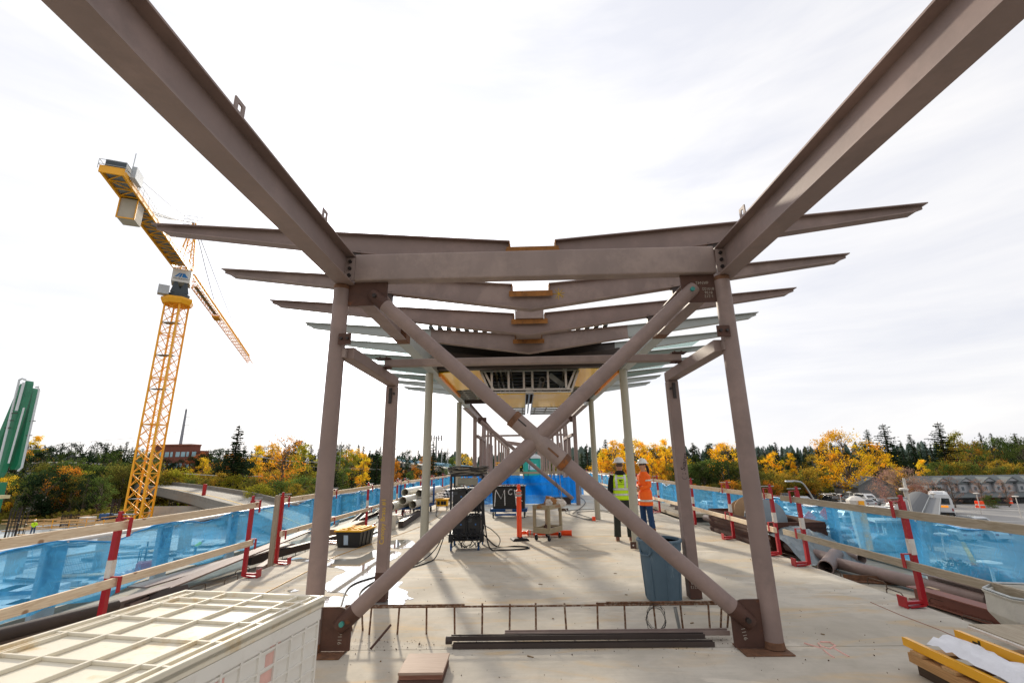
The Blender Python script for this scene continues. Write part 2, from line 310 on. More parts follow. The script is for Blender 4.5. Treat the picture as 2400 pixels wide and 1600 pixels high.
for sd_, pts in enumerate(([(890, 1160), (880, 1040), (980, 1020), (1160, 1020), (1200, 1000), (1110, 975), (1000, 970), (900, 920), (960, 870), (1020, 840), (1060, 800), (1180, 740), (1060, 700), (930, 690), (1000, 640), (1080, 610), (1290, 600), (1420, 550), (1500, 510), (1700, 520), (1790, 540), (1740, 590), (1640, 650), (1660, 760), (1720, 850), (1800, 860), (1760, 920), (1850, 960), (1870, 1020), (1920, 1045), (1830, 1060), (1800, 1120), (1480, 1130), (1200, 1160)],
    [(1650, 430), (1700, 400), (1880, 395), (1950, 440), (1900, 480), (1700, 490)], [(530, 955), (590, 940), (660, 950), (620, 968), (550, 970)], [(560, 620), (640, 590), (760, 600), (1040, 610), (900, 630), (700, 632)], [(1370, 355), (1440, 310), (1540, 290), (1530, 350), (1450, 362)], [(1200, 445), (1250, 432), (1260, 445), (1215, 455)])):
    P_ = outline(pts, 0.0045, sd_); mb.add(P_, [tuple(range(len(P_)))])
tag(struct(mb, 'rain_puddle', WATER), None)

# ================================================================== station canopy steelwork
CX = 0.15; COLX = (-2.08, 2.33); GX = (-2.03, 2.38); ZB, ZT = 3.77, 4.12
can = thing('station_canopy', 'steel canopy with brown X brace, V-shaped roof beams and partly fitted yellow ceiling', 'canopy', (CX, 4.94, 0))
P = lambda mb, name, mt, par=can, **k: part(mb, name, mt, par, world=True, **k)
Y1 = 4.94; Y2 = 10.3; Y3 = 15.4
for i, x in enumerate(COLX):                           # front brown round columns
    o = P(MB().tube([(x, Y1, 0.02), (x, Y1, ZB)], 0.088, 32), 'column', PRIMER, smooth=True)
    m = MB(); m.box(x - 0.22 + (0.12 if i == 0 else -0.12), x + 0.22 + (0.12 if i == 0 else -0.12), Y1 - 0.17, Y1 + 0.13, 0.006, 0.016); part(m, 'base_plate', RUST, o, world=False).location = -Vector(can.location)
    m = MB(); m.lathe([(0.0895, 3.72), (0.094, 3.752), (0.09, 3.768)], 24, Matrix.Translation((x, Y1, 0))); q = part(m, 'weld_ring', RUST, o); q.location = -Vector(can.location)
    m = MB(); m.lathe([(0.100, 0.022), (0.094, 0.05), (0.0895, 0.08)], 24, Matrix.Translation((x, Y1, 0))); q = part(m, 'base_weld', RUST, o); q.location = -Vector(can.location)
for i, x in enumerate(GX):                             # long girders overhead: brown in front, pale grey behind
    m = MB(); m.ibeam((x, -1.0, (ZB + ZT) / 2), (x, 7.35, (ZB + ZT) / 2), 0.20, ZT - ZB, 0.016, 0.012); g = P(m, 'girder', PRIMER)
    for yy in (2.62, 4.05) if i == 0 else (4.2,):
        sx = 0.085 if i == 0 else -0.085
        m = MB(); a = Vector((x + sx, yy, ZT)); 
        for dy0, dy1, z0, z1 in ((-0.055, -0.022, 0, 0.105), (0.022, 0.055, 0, 0.105), (-0.022, 0.022, 0, 0.02), (-0.022, 0.022, 0.075, 0.105)): m.box(a.x - 0.006, a.x + 0.006, a.y + dy0, a.y + dy1, a.z + z0, a.z + z1)
        q = part(m, 'lifting_lug', PRIMER2, g); q.location = -Vector(can.location)
    m = MB(); m.box(x - 0.103, x + 0.103, 7.35, 7.62, ZB - 0.002, ZB + 0.35); P(m, 'girder_splice', RUST)
    m = MB(); m.box(x - 0.10, x + 0.10, 7.62, 16.9, ZB, ZT); P(m, 'girder', LGREY, label='pale painted rear girder')
    # bolted clip joining girder to the tie beam
    s = 1 if i == 0 else -1; m = MB(); m.box(min(x + s * 0.006, x + s * 0.115), max(x + s * 0.006, x + s * 0.115), Y1 - 0.092, Y1 - 0.080, 3.80, 4.08); cl = P(m, 'clip_plate', PRIMER2)
    for k in range(3):
        m = MB().tube([(x + s * 0.062, Y1 - 0.092, 3.86 + 0.085 * k), (x + s * 0.062, Y1 - 0.112, 3.86 + 0.085 * k)], 0.02, 12); q = part(m, 'bolt', BOLT, cl, smooth=True); q.location = -Vector(can.location)
# tie beam: deep rectangular tube between the columns
m = MB(); m.box(-1.93, 2.265, Y1 - 0.075, Y1 + 0.075, 3.80, 4.135); tb = P(m, 'tie_beam', PRIMER2, bev=0.018)
# gusset plates with the X brace
def poly_plate(pts, y0, y1): return MB().prism(pts, 'y', y0, y1)
def clipc(x0, x1, z0, z1, cut, corner):          # plate outline with one rounded corner
    C_ = {'bl': (x0, z0), 'br': (x1, z0), 'tr': (x1, z1), 'tl': (x0, z1)}; K = ['bl', 'br', 'tr', 'tl']; out_ = []
    for i, k in enumerate(K):
        c = Vector(C_[k]); p = Vector(C_[K[i - 1]]); n_ = Vector(C_[K[(i + 1) % 4]])
        if k != corner: out_.append(tuple(c)); continue
        u = (p - c).normalized(); v = (n_ - c).normalized(); ctr = c + u * cut + v * cut
        out_ += [tuple(ctr - v * cut * math.cos(R(t_)) - u * cut * math.sin(R(t_))) for t_ in range(0, 91, 15)]
    return out_
g1 = P(poly_plate(clipc(-1.99, -1.54, 3.52, 3.799, 0.09, 'br'), Y1 - 0.012, Y1 + 0.012), 'gusset_plate', RUSTPL)
g2 = P(poly_plate(clipc(1.86, 2.245, 3.47, 3.799, 0.09, 'bl'), Y1 - 0.012, Y1 + 0.012), 'gusset_plate', RUSTPL)
g3 = P(poly_plate(clipc(-1.985, -1.70, 0.023, 0.40, 0.13, 'tr'), Y1 - 0.012, Y1 + 0.012), 'gusset_plate', RUSTPL)
g4 = P(poly_plate(clipc(1.96, 2.245, 0.023, 0.43, 0.14, 'tl'), Y1 - 0.012, Y1 + 0.012), 'gusset_plate', RUSTPL)
LOL, HIR, HIL, LOR = Vector((-1.80, Y1, 0.24)), Vector((1.99, Y1, 3.63)), Vector((-1.70, Y1, 3.64)), Vector((2.12, Y1, 0.24))
XC = Vector((0.165, Y1, 1.965))
d1 = (HIR - LOL).normalized(); d2 = (LOR - HIL).normalized()
b1 = P(MB().tube([LOL + d1 * 0.16, HIR], 0.078, 32), 'brace', PRIMER, smooth=True)
b2 = P(MB().tube([HIL + d2 * 0.12, XC - d2 * 0.30], 0.078, 32), 'brace', PRIMER, smooth=True)
b3 = P(MB().tube([XC - d2 * 0.30, XC + d2 * 0.32], 0.092, 32), 'brace_node', PRIMER2, smooth=True)
b4 = P(MB().tube([XC + d2 * 0.32, LOR - d2 * 0.16], 0.078, 32), 'brace', PRIMER, smooth=True)
off = -Vector(can.location)
def sub(mb, name, mt, par, smooth=False, **k):
    o = part(mb, name, mt, par, smooth=smooth, **k); o.location = off; return o
for c_, d_ in ((XC - d2 * 0.33, d2), (XC + d2 * 0.35, d2)):
    sub(MB().tube([c_ - d_ * 0.03, c_ + d_ * 0.035], [0.097, 0.092], 28), 'weld_collar', RUST, b3, True)
m = MB(); pr = d2.cross(Vector((0, -1, 0))); 
c_ = XC + d2 * 0.2 + Vector((0, -0.088, 0)) - pr * 0.0; m.bar(c_ - d2 * 0.07, c_ + d2 * 0.07, 0.022, 0.012, up=(0, 1, 0)); sub(m, 'slot', RUST, b3)
m = MB(); c_ = XC - d2 * 0.24 + Vector((0, -0.089, 0)) - pr * 0.02; m.bar(c_ - d2 * 0.055, c_ + d2 * 0.055, 0.014, 0.010, up=(0, 1, 0)); sub(m, 'slot', BOLT, b3)
for tip, dd, teal in ((LOL, d1, True), (HIL, d2, False), (LOR, -d2, False), (HIR, -d1, True)):   # dark end lugs with pins
    e = P(MB().tube([tip - dd * 0.03, tip + dd * 0.05, tip + dd * 0.19], [0.070, 0.079, 0.079], 24), 'brace_end', RUSTPL if teal and tip is LOL or not teal else PRIMER, smooth=True)
    sub(MB().tube([tip + dd * 0.05 + Vector((0, -0.105, 0)), tip + dd * 0.05 + Vector((0, -0.06, 0))], 0.024, 12), 'pin', mat('teal_primer', '2f7f78', 0.5, 0, 0.2, 9) if teal else BOLT, e, True)
YCH = mat('yellow_chalk', 'c7a42c', 0.9, 0, 0.2, 40); WCH = mat('white_chalk', 'a0968a', 0.9, 0, 0.3, 40); BCH = mat('black_marker', '2a2326', 0.8, 0, 0.1, 10)
txt('P116', 'chalk_mark', WCH, can, (-1.80, Y1 - 0.014, 0.13), (R(90), R(-90) * -1, 0), 0.055, ext=0.0005)
txt('1116', 'chalk_mark', WCH, can, (2.06, Y1 - 0.014, 0.14), (R(90), R(80), 0), 0.055, ext=0.0005)
txt('dAN42', 'chalk_mark', WCH, can, (2.10, Y1 - 0.014, 3.70), (R(90), R(180), 0), 0.05, ext=0.0005)
txt('1-212\n8156\n810122', 'chalk_mark', WCH, can, (2.16, Y1 - 0.014, 3.58), (R(90), R(180), 0), 0.045, ext=0.0005)
# roof beams: tapered V-shaped I-beams every 1.4 m
def rafter(y, front_notch, xl=-4.67, xr=5.06, z0=0.0, ins=0.17):
    def top(x): return 4.36 + 0.0822 * abs(x - 0.17) * (4.85 / 4.86)
    def bot(x): return 3.965 + 0.142 * abs(x - 0.17)
    w, tf, tw = 0.14, 0.014, 0.010; m = MB()
    xs = [xl, -2.2, -0.10, 0.17, 0.44, 2.5, xr]
    rb = lambda x, yy, f, dz: Vector((x, yy, f(x) + dz))
    # top flange
    tops = [xl, -0.12] if front_notch else [xl, 0.17]
    for seg in (([xl, -0.11], [0.45, xr]) if front_notch else ([xl, 0.17], [0.17, xr])):
        a, b = seg; m.loft([[rb(a, y - w/2, top, -tf), rb(a, y + w/2, top, -tf), rb(a, y + w/2, top, 0), rb(a, y - w/2, top, 0)], [rb(b, y - w/2, top, -tf), rb(b, y + w/2, top, -tf), rb(b, y + w/2, top, 0), rb(b, y - w/2, top, 0)]])
    for seg in ([xl + ins, 0.17], [0.17, xr - ins]):
        a, b = seg; m.loft([[rb(a, y - w/2, bot, 0), rb(a, y + w/2, bot, 0), rb(a, y + w/2, bot, tf), rb(a, y - w/2, bot, tf)], [rb(b, y - w/2, bot, 0), rb(b, y + w/2, bot, 0), rb(b, y + w/2, bot, tf), rb(b, y - w/2, bot, tf)]])
    zt = 4.245
    if front_notch:
        pl = [(xl + 0.03, top(xl + .03) - tf), (-0.10, top(-0.10) - tf), (-0.10, zt), (0.44, zt), (0.44, top(0.44) - tf), (xr - 0.03, top(xr - .03) - tf), (xr - ins, bot(xr - ins) + tf), (0.17, bot(0.17) + tf), (xl + ins, bot(xl + ins) + tf)]
    else: pl = [(xl + 0.03, top(xl + .03) - tf), (0.17, top(0.17) - tf), (xr - 0.03, top(xr - .03) - tf), (xr - ins, bot(xr - ins) + tf), (0.17, bot(0.17) + tf), (xl + ins, bot(xl + ins) + tf)]
    # web as strips (keeps the V clean)
    n = len(pl); 
    xs = sorted(set([xl + 0.03, xl + ins, -0.10, 0.17, 0.44, xr - ins, xr - 0.03]))
    for a, b in zip(xs[:-1], xs[1:]):
        def zhi(x): return zt if front_notch and -0.101 < (a + b) / 2 < 0.441 else top(x) - tf
        def zlo(x): return bot(x) + tf if xl + ins - 1e-6 <= x <= xr - ins + 1e-6 else top(x) - tf - 0.045
        m.loft([[Vector((a, y - tw, zlo(a))), Vector((a, y + tw, zlo(a))), Vector((a, y + tw, zhi(a))), Vector((a, y - tw, zhi(a)))], [Vector((b, y - tw, zlo(b))), Vector((b, y + tw, zlo(b))), Vector((b, y + tw, zhi(b))), Vector((b, y - tw, zhi(b)))]], True)
    return m
def tip_beam(y, xa, xb):
    top = lambda x: 4.36 + 0.082 * abs(x - 0.17); bot = lambda x: 3.965 + 0.142 * abs(x - 0.17); w = 0.14; m = MB(); out_x = xa if xa < 0 else xb; s_ = 1 if xa < 0 else -1; fx = out_x + s_ * 0.17
    pl = lambda x0, x1, f0, f1, h0, h1, hw: m.loft([[Vector((x0, y - hw, h0)), Vector((x0, y + hw, h0)), Vector((x0, y + hw, f0)), Vector((x0, y - hw, f0))], [Vector((x1, y - hw, h1)), Vector((x1, y + hw, h1)), Vector((x1, y + hw, f1)), Vector((x1, y - hw, f1))]])
    pl(xa, xb, top(xa), top(xb), top(xa) - .014, top(xb) - .014, w / 2); a, b = sorted((fx, xb if xa < 0 else xa)); pl(a, b, bot(a) + .014, bot(b) + .014, bot(a), bot(b), w / 2)
    pl(a, b, top(a) - .014, top(b) - .014, bot(a) + .014, bot(b) + .014, .01); c, d = sorted((out_x + s_ * .03, fx)); hb = lambda x: bot(x) + .014 if abs(x - fx) < 1e-6 else top(x) - .06
    pl(c, d, top(c) - .014, top(d) - .014, hb(c), hb(d), .01); return m
RY = [5.16, 6.55, 7.95, 9.34, 10.74, 12.13, 13.55, 14.96, 16.36, 17.76]
for i, y in enumerate(RY):
    if i < 3: r = P(rafter(y, i < 4), 'roof_beam', PRIMER if i != 1 else PRIMER2, label='brown tapered V-shaped roof beam')
    else:
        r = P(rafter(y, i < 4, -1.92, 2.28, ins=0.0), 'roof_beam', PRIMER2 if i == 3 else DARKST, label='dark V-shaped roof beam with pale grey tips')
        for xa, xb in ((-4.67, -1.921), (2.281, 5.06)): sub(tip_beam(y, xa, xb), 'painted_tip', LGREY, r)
    if i < 4:
        m = MB(); i == 0 and m.box(-0.15, 0.49, y - 0.0765, y - 0.0732, 4.20, 4.292); m.box(-0.16, 0.50, y - 0.071, y + 0.071, 4.246, 4.262); m.box(-0.118, -0.106, y - 0.071, y + 0.071, 4.262, 4.375); m.box(0.446, 0.458, y - 0.071, y + 0.071, 4.262, 4.375); m.box(-0.16, 0.50, y - 0.073, y - 0.0712, 4.17, 4.2615); sub(m, 'notch_plate', mat('notch_rust', '8a5a26', 0.85, 0, 0.3, 14, c2='5a3a24', c2amt=0.8, c2scale=9), r)
    for gx in GX:
        m = MB(); m.box(gx - 0.07, gx + 0.07, y - 0.05, y + 0.05, ZT, 4.30); sub(m, 'bearing_block', DARKST if i < 3 else LGREY, r)
# gutter trough resting in the notches
for a, b in ((7.84, 9.22), (9.235, 10.6)):
    m = MB(); z = 4.264
    m.box(-0.09, 0.43, a, b, z, z + 0.012); m.box(-0.09, -0.078, a, b, z + 0.012, z + 0.17); m.box(0.418, 0.43, a, b, z + 0.012, z + 0.16); m.box(-0.078, 0.418, a + 0.001, a + 0.013, z + 0.012, z + 0.15); P(m, 'gutter_trough', PRIMER2)
# ribbed roof decking over the finished bays
m = MB()
for s, xa, xb in ((-1, -2.0, 0.17), (1, 0.17, 1.95)):
    n = int(abs(xb - xa) / 0.19)
    for k in range(n):
        x = xa + 0.19 * k + 0.05; zt = 4.365 + 0.082 * abs(x - 0.12)
        m.prism([(x, zt), (x + 0.105, zt + (0.0082 if s > 0 else -0.0082)), (x + 0.085, zt + 0.055), (x + 0.02, zt + 0.055)], 'y', 9.18, 17.8)
    m.loft([[(xa, 9.30, 4.36 + 0.082 * abs(xa - 0.17)), (xb, 9.30, 4.36 + 0.082 * abs(xb - 0.17)), (xb, 9.30, 4.366 + 0.082 * abs(xb - 0.17)), (xa, 9.30, 4.366 + 0.082 * abs(xa - 0.17))], [(xa, 17.8, 4.36 + 0.082 * abs(xa - 0.17)), (xb, 17.8, 4.36 + 0.082 * abs(xb - 0.17)), (xb, 17.8, 4.366 + 0.082 * abs(xb - 0.17)), (xa, 17.8, 4.366 + 0.082 * abs(xa - 0.17))]])
P(m, 'roof_decking', mat('dark_ribbed_deck', '4a4f4c', 0.5, 0.4, 0.15, 5))
# glass sheets on the outer wings
GLASS = bpy.data.materials.new('frosted_glass'); GLASS.use_nodes = True; t = GLASS.node_tree; t.nodes.clear()
o_ = t.nodes.new('ShaderNodeOutputMaterial'); a_ = t.nodes.new('ShaderNodeBsdfTransparent'); a_.inputs[0].default_value = (0.80, 0.90, 0.88, 1); b_ = t.nodes.new('ShaderNodeBsdfPrincipled'); b_.inputs['Base Color'].default_value = (0.55, 0.68, 0.66, 1); b_.inputs['Roughness'].default_value = 0.2
c_ = t.nodes.new('ShaderNodeMixShader'); c_.inputs[0].default_value = 0.35; t.links.new(a_.outputs[0], c_.inputs[1]); t.links.new(b_.outputs[0], c_.inputs[2]); t.links.new(c_.outputs[0], o_.inputs[0])
for y0, y1 in ((10.80, 12.07), (12.20, 13.48), (13.62, 14.90)):
    for s, xa, xb in ((-1, -4.3, -2.2), (1, 2.55, 4.65)):
        f = lambda x: 4.375 + 0.082 * abs(x - 0.17)
        m = MB(); m.loft([[(xa, y0, f(xa)), (xb, y0, f(xb)), (xb, y0, f(xb) + .012), (xa, y0, f(xa) + .012)], [(xa, y1, f(xa)), (xb, y1, f(xb)), (xb, y1, f(xb) + .012), (xa, y1, f(xa) + .012)]]); P(m, 'glass_panel', GLASS)
# portal: square posts with arms clipped to the columns
arms = []
for s, x, cx_ in ((-1, -1.915, -2.08), (1, 2.20, 2.33)):
    m = MB(); m.box(x - 0.075, x + 0.075, 6.575, 6.725, 0.012, 2.86); sp = P(m, 'square_post', PRIMER, bev=0.012)
    m = MB(); m.box(x - 0.0765, x + 0.0765, 6.5735, 6.7265, 0.010, 0.36); sub(m, 'bare_steel_foot', RUSTPL, sp)
    m = MB(); m.box(x - 0.02, x + 0.02, 6.555, 6.574, 2.60, 2.82); m.tube([(x - 0.05 * s, 6.573, 2.74), (x - 0.05 * s, 6.55, 2.74)], 0.018, 8); sub(m, 'post_clip', BOLT, sp)
    m = MB(); xe = cx_ + (0.12 if s < 0 else -0.10); m.bar((xe, Y1 + 0.02, 2.96), (x, 6.72, 2.93), 0.15, 0.14); P(m, 'arm', PRIMER, bev=0.01)
    m = MB(); m.box(min(cx_, xe), max(cx_, xe) + 0.0, Y1 - 0.04, Y1 + 0.03, 2.90, 3.00); P(m, 'arm_bracket', PRIMER2)
    m = MB(); m.box(xe - 0.07, xe + 0.07, Y1 - 0.10, Y1 - 0.085, 3.035, 3.16); bp = P(m, 'bolt_plate', RUSTPL)
    for dx in (-0.035, 0.035): sub(MB().tube([(xe + dx, Y1 - 0.125, 3.10), (xe + dx, Y1 - 0.099, 3.10)], 0.016, 8), 'bolt', BOLT, bp, True)
m = MB(); m.bar((-1.86, 6.05, 3.075), (2.16, 6.05, 3.075), 0.10, 0.10); P(m, 'tie_rail', PRIMER2, bev=0.014)
for x in (-1.87, 2.12):
    m = MB(); m.box(x - 0.10, x + 0.10, 5.96, 6.10, 3.126, 3.138); m.box(x - 0.10, x + 0.10, 5.96, 6.10, 3.005, 3.017)
    for k in (-0.05, 0.04): m.tube([(x + k, 6.0, 3.138), (x + k, 6.0, 3.158)], 0.014, 8); m.tube([(x + k, 6.0, 2.985), (x + k, 6.0, 3.005)], 0.014, 8)
    P(m, 'rail_clip', RUSTPL)
# beige round columns of the finished bays
for y in (Y2, Y3):
    for x in (-2.12, 2.33):
        o = P(MB().tube([(x, y, 0.01), (x, y, ZB)], 0.088, 28), 'column', BEIGE, smooth=True, label='beige painted round column')
        if y == Y2:
            m = MB(); s = 1 if x < 0 else -1; m.box(x + s * 0.10 - 0.06, x + s * 0.10 + 0.06, y - 0.13, y - 0.12, 0.012, 0.14); sub(m, 'foot_lug', RUSTPL, o)
            m = MB(); m.tube([(x + s * 0.10, y - 0.134, 0.075), (x + s * 0.10, y - 0.130, 0.075)], 0.016, 10); sub(m, 'bolt_hole', WHITEP, o)
# dark cross beams, yellow soffit, open ceiling frame
YEL = mat('yellow_soffit', 'ffd02e', 0.30, 0, 0.05, 1.5, coat=0.2); YEL2 = mat('orange_yellow_trim', 'e08a1e', 0.4, 0, 0.05, 2)
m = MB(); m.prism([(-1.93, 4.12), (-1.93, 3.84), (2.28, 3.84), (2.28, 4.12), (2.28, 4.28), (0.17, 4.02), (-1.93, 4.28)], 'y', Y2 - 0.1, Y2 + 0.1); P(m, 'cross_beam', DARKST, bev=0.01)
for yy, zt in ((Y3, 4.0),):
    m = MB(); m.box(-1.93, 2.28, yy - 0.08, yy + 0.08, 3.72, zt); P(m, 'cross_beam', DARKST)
for s, xa, xb in ((-1, -1.93, -0.98), (1, 2.28, 1.36)):
    m = MB(); m.loft([[(xa, 10.42, 3.79), (xb, 10.42, 3.86), (xb, 10.42, 3.88), (xa, 10.42, 3.81)], [(xa, 13.0, 3.79), (xb - s * 0.0, 13.0, 3.86), (xb, 13.0, 3.88), (xa, 13.0, 3.81)]]); P(m, 'ceiling_panel', YEL)
    m = MB(); m.box(min(xa, xa - s * 0.05), max(xa, xa - s * 0.05), 10.42, 13.9, 3.72, 3.80); P(m, 'ceiling_trim', YEL2)
    m = MB()
    for k in range(6): m.box(min(xa, xb), max(xa, xb), 13.1 + 0.4 * k, 13.14 + 0.4 * k, 3.82, 3.86)
    for k in range(3): q = xa + (xb - xa) * (k + .5) / 3; m.box(q - 0.02, q + 0.02, 13.05, 15.3, 3.86, 3.90)
    P(m, 'ceiling_grid', ALU)
BX0, BX1, TX0, TX1 = -0.74, 1.16, -0.96, 1.36      # hung bulkhead: open stud front, yellow underside
m = MB(); yb = 10.62
fr = lambda a, b, w=0.045: m.bar((a[0], yb, a[1]), (b[0], yb, b[1]), 0.06, w, up=(0, 1, 0))
m.bar((TX0, yb, 3.86), (TX1, yb, 3.85), 0.05, 0.03); m.bar((BX0, yb, 3.42), (BX1, yb, 3.40), 0.05, 0.04); m.bar((BX0, yb, 3.35), (BX1, yb, 3.33), 0.05, 0.035)
for x in (-0.70, -0.30, 0.06, 0.26, 0.63, 1.05): m.bar((x, yb, 3.43), (x, yb, 3.85), 0.035, 0.05)
for a, b in (((TX0, 3.86), (BX0, 3.34)), ((TX0 + 0.08, 3.86), (BX0 + 0.08, 3.42)), ((TX1, 3.85), (BX1, 3.33)), ((TX1 - 0.08, 3.85), (BX1 - 0.07, 3.42))): m.bar((a[0], yb, a[1]), (b[0], yb, b[1]), 0.03, 0.05)
P(m, 'stud_frame', ALU)
m = MB(); m.box(BX0, 0.10, 10.62, 13.2, 3.30, 3.32); m.box(0.27, BX1, 10.62, 13.2, 3.30, 3.32); P(m, 'soffit_panel', YEL)
for s, a, b in ((1, TX0, BX0), (-1, TX1, BX1)):
    m = MB(); m.loft([[(a - s*0.02, 10.65, 3.86), (a, 10.65, 3.86), (b, 10.65, 3.33), (b - s*0.02, 10.65, 3.33)], [(a - s*0.02, 13.2, 3.86), (a, 13.2, 3.86), (b, 13.2, 3.33), (b - s*0.02, 13.2, 3.33)]]); P(m, 'bulkhead_side', YEL)
m = MB(); m.box(0.10, 0.27, 10.60, 10.66, 3.30, 3.45); m.box(0.165, 0.205, 10.62, 15.2, 3.33, 3.40); m.box(0.09, 0.105, 10.6, 15.2, 3.27, 3.34); m.box(0.265, 0.28, 10.6, 15.2, 3.27, 3.34); P(m, 'light_track', GALV)
m = MB()
for k in range(5):
    for xa, xb in ((-0.74, 0.09), (0.28, 1.16)): m.box(xa, xb, 13.35 + 0.45 * k, 13.39 + 0.45 * k, 3.29, 3.33)
for x in (-0.7, -0.3, 0.0, 0.38, 0.72, 1.1): m.box(x, x + 0.03, 13.2, 15.3, 3.33, 3.37)
P(m, 'ceiling_grid', GALV)
m = MB()
for x, r in ((-0.62, .025), (-0.50, .025), (-0.38, .018), (-0.26, .018), (1.0, .02), (1.06, .02)): m.tube([(x, 10.45, 3.92), (x + 0.03, 11.2, 3.72), (x + 0.05, 14.5, 3.72)], r, 8)
m.pipe((0.50, 10.75, 3.66), (0.46, 12.5, 3.60), 0.07, 0.06, 16); m.bar((0.68, 10.8, 3.78), (1.02, 10.9, 3.52), 0.03, 0.12); P(m, 'conduit', GALV)
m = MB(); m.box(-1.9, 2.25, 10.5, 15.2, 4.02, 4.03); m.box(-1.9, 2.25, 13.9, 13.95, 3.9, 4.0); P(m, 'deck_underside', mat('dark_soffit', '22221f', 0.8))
m = MB()
for k in range(9): m.box(-1.85, 2.2, 10.9 + 0.5 * k, 10.95 + 0.5 * k, 3.93, 3.97)
P(m, 'hanger_channel', mat('dull_channel', '5d615d', 0.5, 0.5))

# ================================================================== farther bare brown canopy frame
fc = thing('canopy_frame', 'bare brown steel canopy frame with no roof standing beyond the blue net barrier', 'canopy frame', (CX, 20.6, 0))
P2 = lambda mb, name, mt, **k: part(mb, name, mt, fc, world=True, **k)
for x in (-2.12, 2.33):
    m = MB(); m.ibeam((x, 16.9, 3.92), (x, 76, 3.92), 0.2, 0.33, 0.016, 0.012); P2(m, 'girder', PRIMER if x > 9 else PRIMER2)
    for k, y in enumerate([20.6, 25.8, 31.0, 36.2, 41.4, 46.6, 51.8, 57.0, 62.2, 67.4, 72.6]): P2(MB().tube([(x, y, 0.01), (x, y, 3.76)], 0.088, 16), 'column', PRIMER, smooth=True)
    s = 1 if x < 0 else -1
    for y in (22.1, 24.2, 27.4, 29.6):
        m = MB(); m.bar((x + s * 0.14, y, 0.01), (x + s * 0.14, y, 2.9), 0.15, 0.15); P2(m, 'square_post', PRIMER)
    for y in (22.9, 26.3):
        P2(MB().tube([(x + s * 0.0, y, 0.02), (x + s * 0.12, y + 0.8, 3.74)], 0.07, 12), 'raking_strut', PRIMER2, smooth=True)
    m = MB(); m.bar((x + s * 0.1, 20.6, 2.95), (x + s * 0.16, 24.2, 2.93), 0.13, 0.12); P2(m, 'arm', PRIMER)
m = MB(); m.bar((-1.95, 22.6, 3.07), (2.2, 22.6, 3.07), 0.09, 0.09); P2(m, 'tie_rail', PRIMER2)
P2(MB().tube([(-1.85, 20.6, 3.6), (2.1, 20.6, 0.25)], 0.078, 16), 'brace', PRIMER, smooth=True)
P2(MB().tube([(2.1, 20.6, 3.6), (-1.85, 20.6, 0.25)], 0.078, 16), 'brace', PRIMER, smooth=True)
m = MB(); m.prism([(-1.98, 3.5), (-1.6, 3.5), (-1.6, 3.77), (-1.98, 3.77)], 'y', 20.59, 20.61); m.prism([(1.85, 3.5), (2.24, 3.5), (2.24, 3.77), (1.85, 3.77)], 'y', 20.59, 20.61); P2(m, 'gusset_plate', RUSTPL)
m = MB(); m.prism([(-1.95, 3.78), (0.1, 3.30), (0.1, 3.75), (-1.95, 4.05)], 'y', 46.5, 46.7); P2(m, 'gable_plate', PRIMER)
# ================================================================== guard rails of red posts and boards
def clamp_post(rail, x, y, s, tape=True, timber=False):      # s = +1: outer side is +x
    m = MB(); m.box(x - 0.028, x + 0.028, y - 0.028, y + 0.028, 0.03, 1.20); m.box(x - 0.018, x + 0.018, y - 0.018, y + 0.018, 1.20, 1.27)
    p = part(m, 'post', RED, rail, world=True)
    L0 = -Vector(rail.location)
    def sb(mb, nm, mt): q = part(mb, nm, mt, p); q.location = L0; return q
    m = MB(); m.bar((x - s * 0.02, y, 0.06), (x - s * 0.24, y, 0.05), 0.05, 0.03); m.bar((x - s * 0.02, y, 0.03), (x - s * 0.2, y, 0.012), 0.12, 0.012); m.box(min(x - s * .24, x - s * .252), max(x - s * .24, x - s * .252), y - 0.07, y + 0.07, 0.005, 0.13); sb(m, 'foot_clamp', RED)
    for z0, z1 in ((0.45, 0.60), (1.02, 1.21)):                # J-brackets holding the boards
        m = MB(); m.box(min(x - s * .125, x - s * .135), max(x - s * .125, x - s * .135), y - 0.024, y + 0.024, z0 - 0.02, z1 - 0.01); m.box(min(x, x - s * .13), max(x, x - s * .13), y - 0.02, y + 0.02, z1 - 0.018, z1 - 0.008); sb(m, 'bracket', RED)
    sb(MB().tube([(x - s * 0.16, y, 1.235), (x + s * 0.08, y, 1.235)], 0.008, 8), 'clamp_rod', GALV)
    if tape: m = MB(); m.box(x - 0.031, x + 0.031, y - 0.031, y + 0.031, 0.58, 0.76); sb(m, 'white_tape', WHITEP)
    return p
def board(rail, x, y0, y1, z, s, h=0.092, mt=None, dx=0.0):
    m = MB(); m.box(-0.019, 0.019, 0, y1 - y0, -h / 2, h / 2); o = part(m, 'board', mt or WOODY, rail, bev=0.004)
    o.location = Vector((x - s * (0.052 + 0.02) + dx, y0, z)) - Vector(rail.location); o.rotation_euler = (rnd.uniform(-.004, .004), rnd.uniform(-.03, .03), rnd.uniform(-0.003, 0.003)); return o
rl = thing('guard_rail', 'timber board guard rail on red clamp posts along the left deck edge', 'guard rail', (-4.6, 6, 0), group='board rails on red posts')
rr_ = thing('guard_rail', 'timber board guard rail on red clamp posts along the right deck edge', 'guard rail', (4.75, 6, 0), group='board rails on red posts')
for y, tp in ((2.9, 1), (5.42, 1), (8.06, 0), (9.06, 0), (11.35, 1), (14.05, 1), (17.3, 1), (18.4, 0), (21.2, 1), (23.8, 1), (27.0, 0), (29.9, 1), (33, 0), (36.4, 1), (40, 0), (44, 0), (48, 0), (53, 0)): clamp_post(rl, -4.6, y, -1, bool(tp))
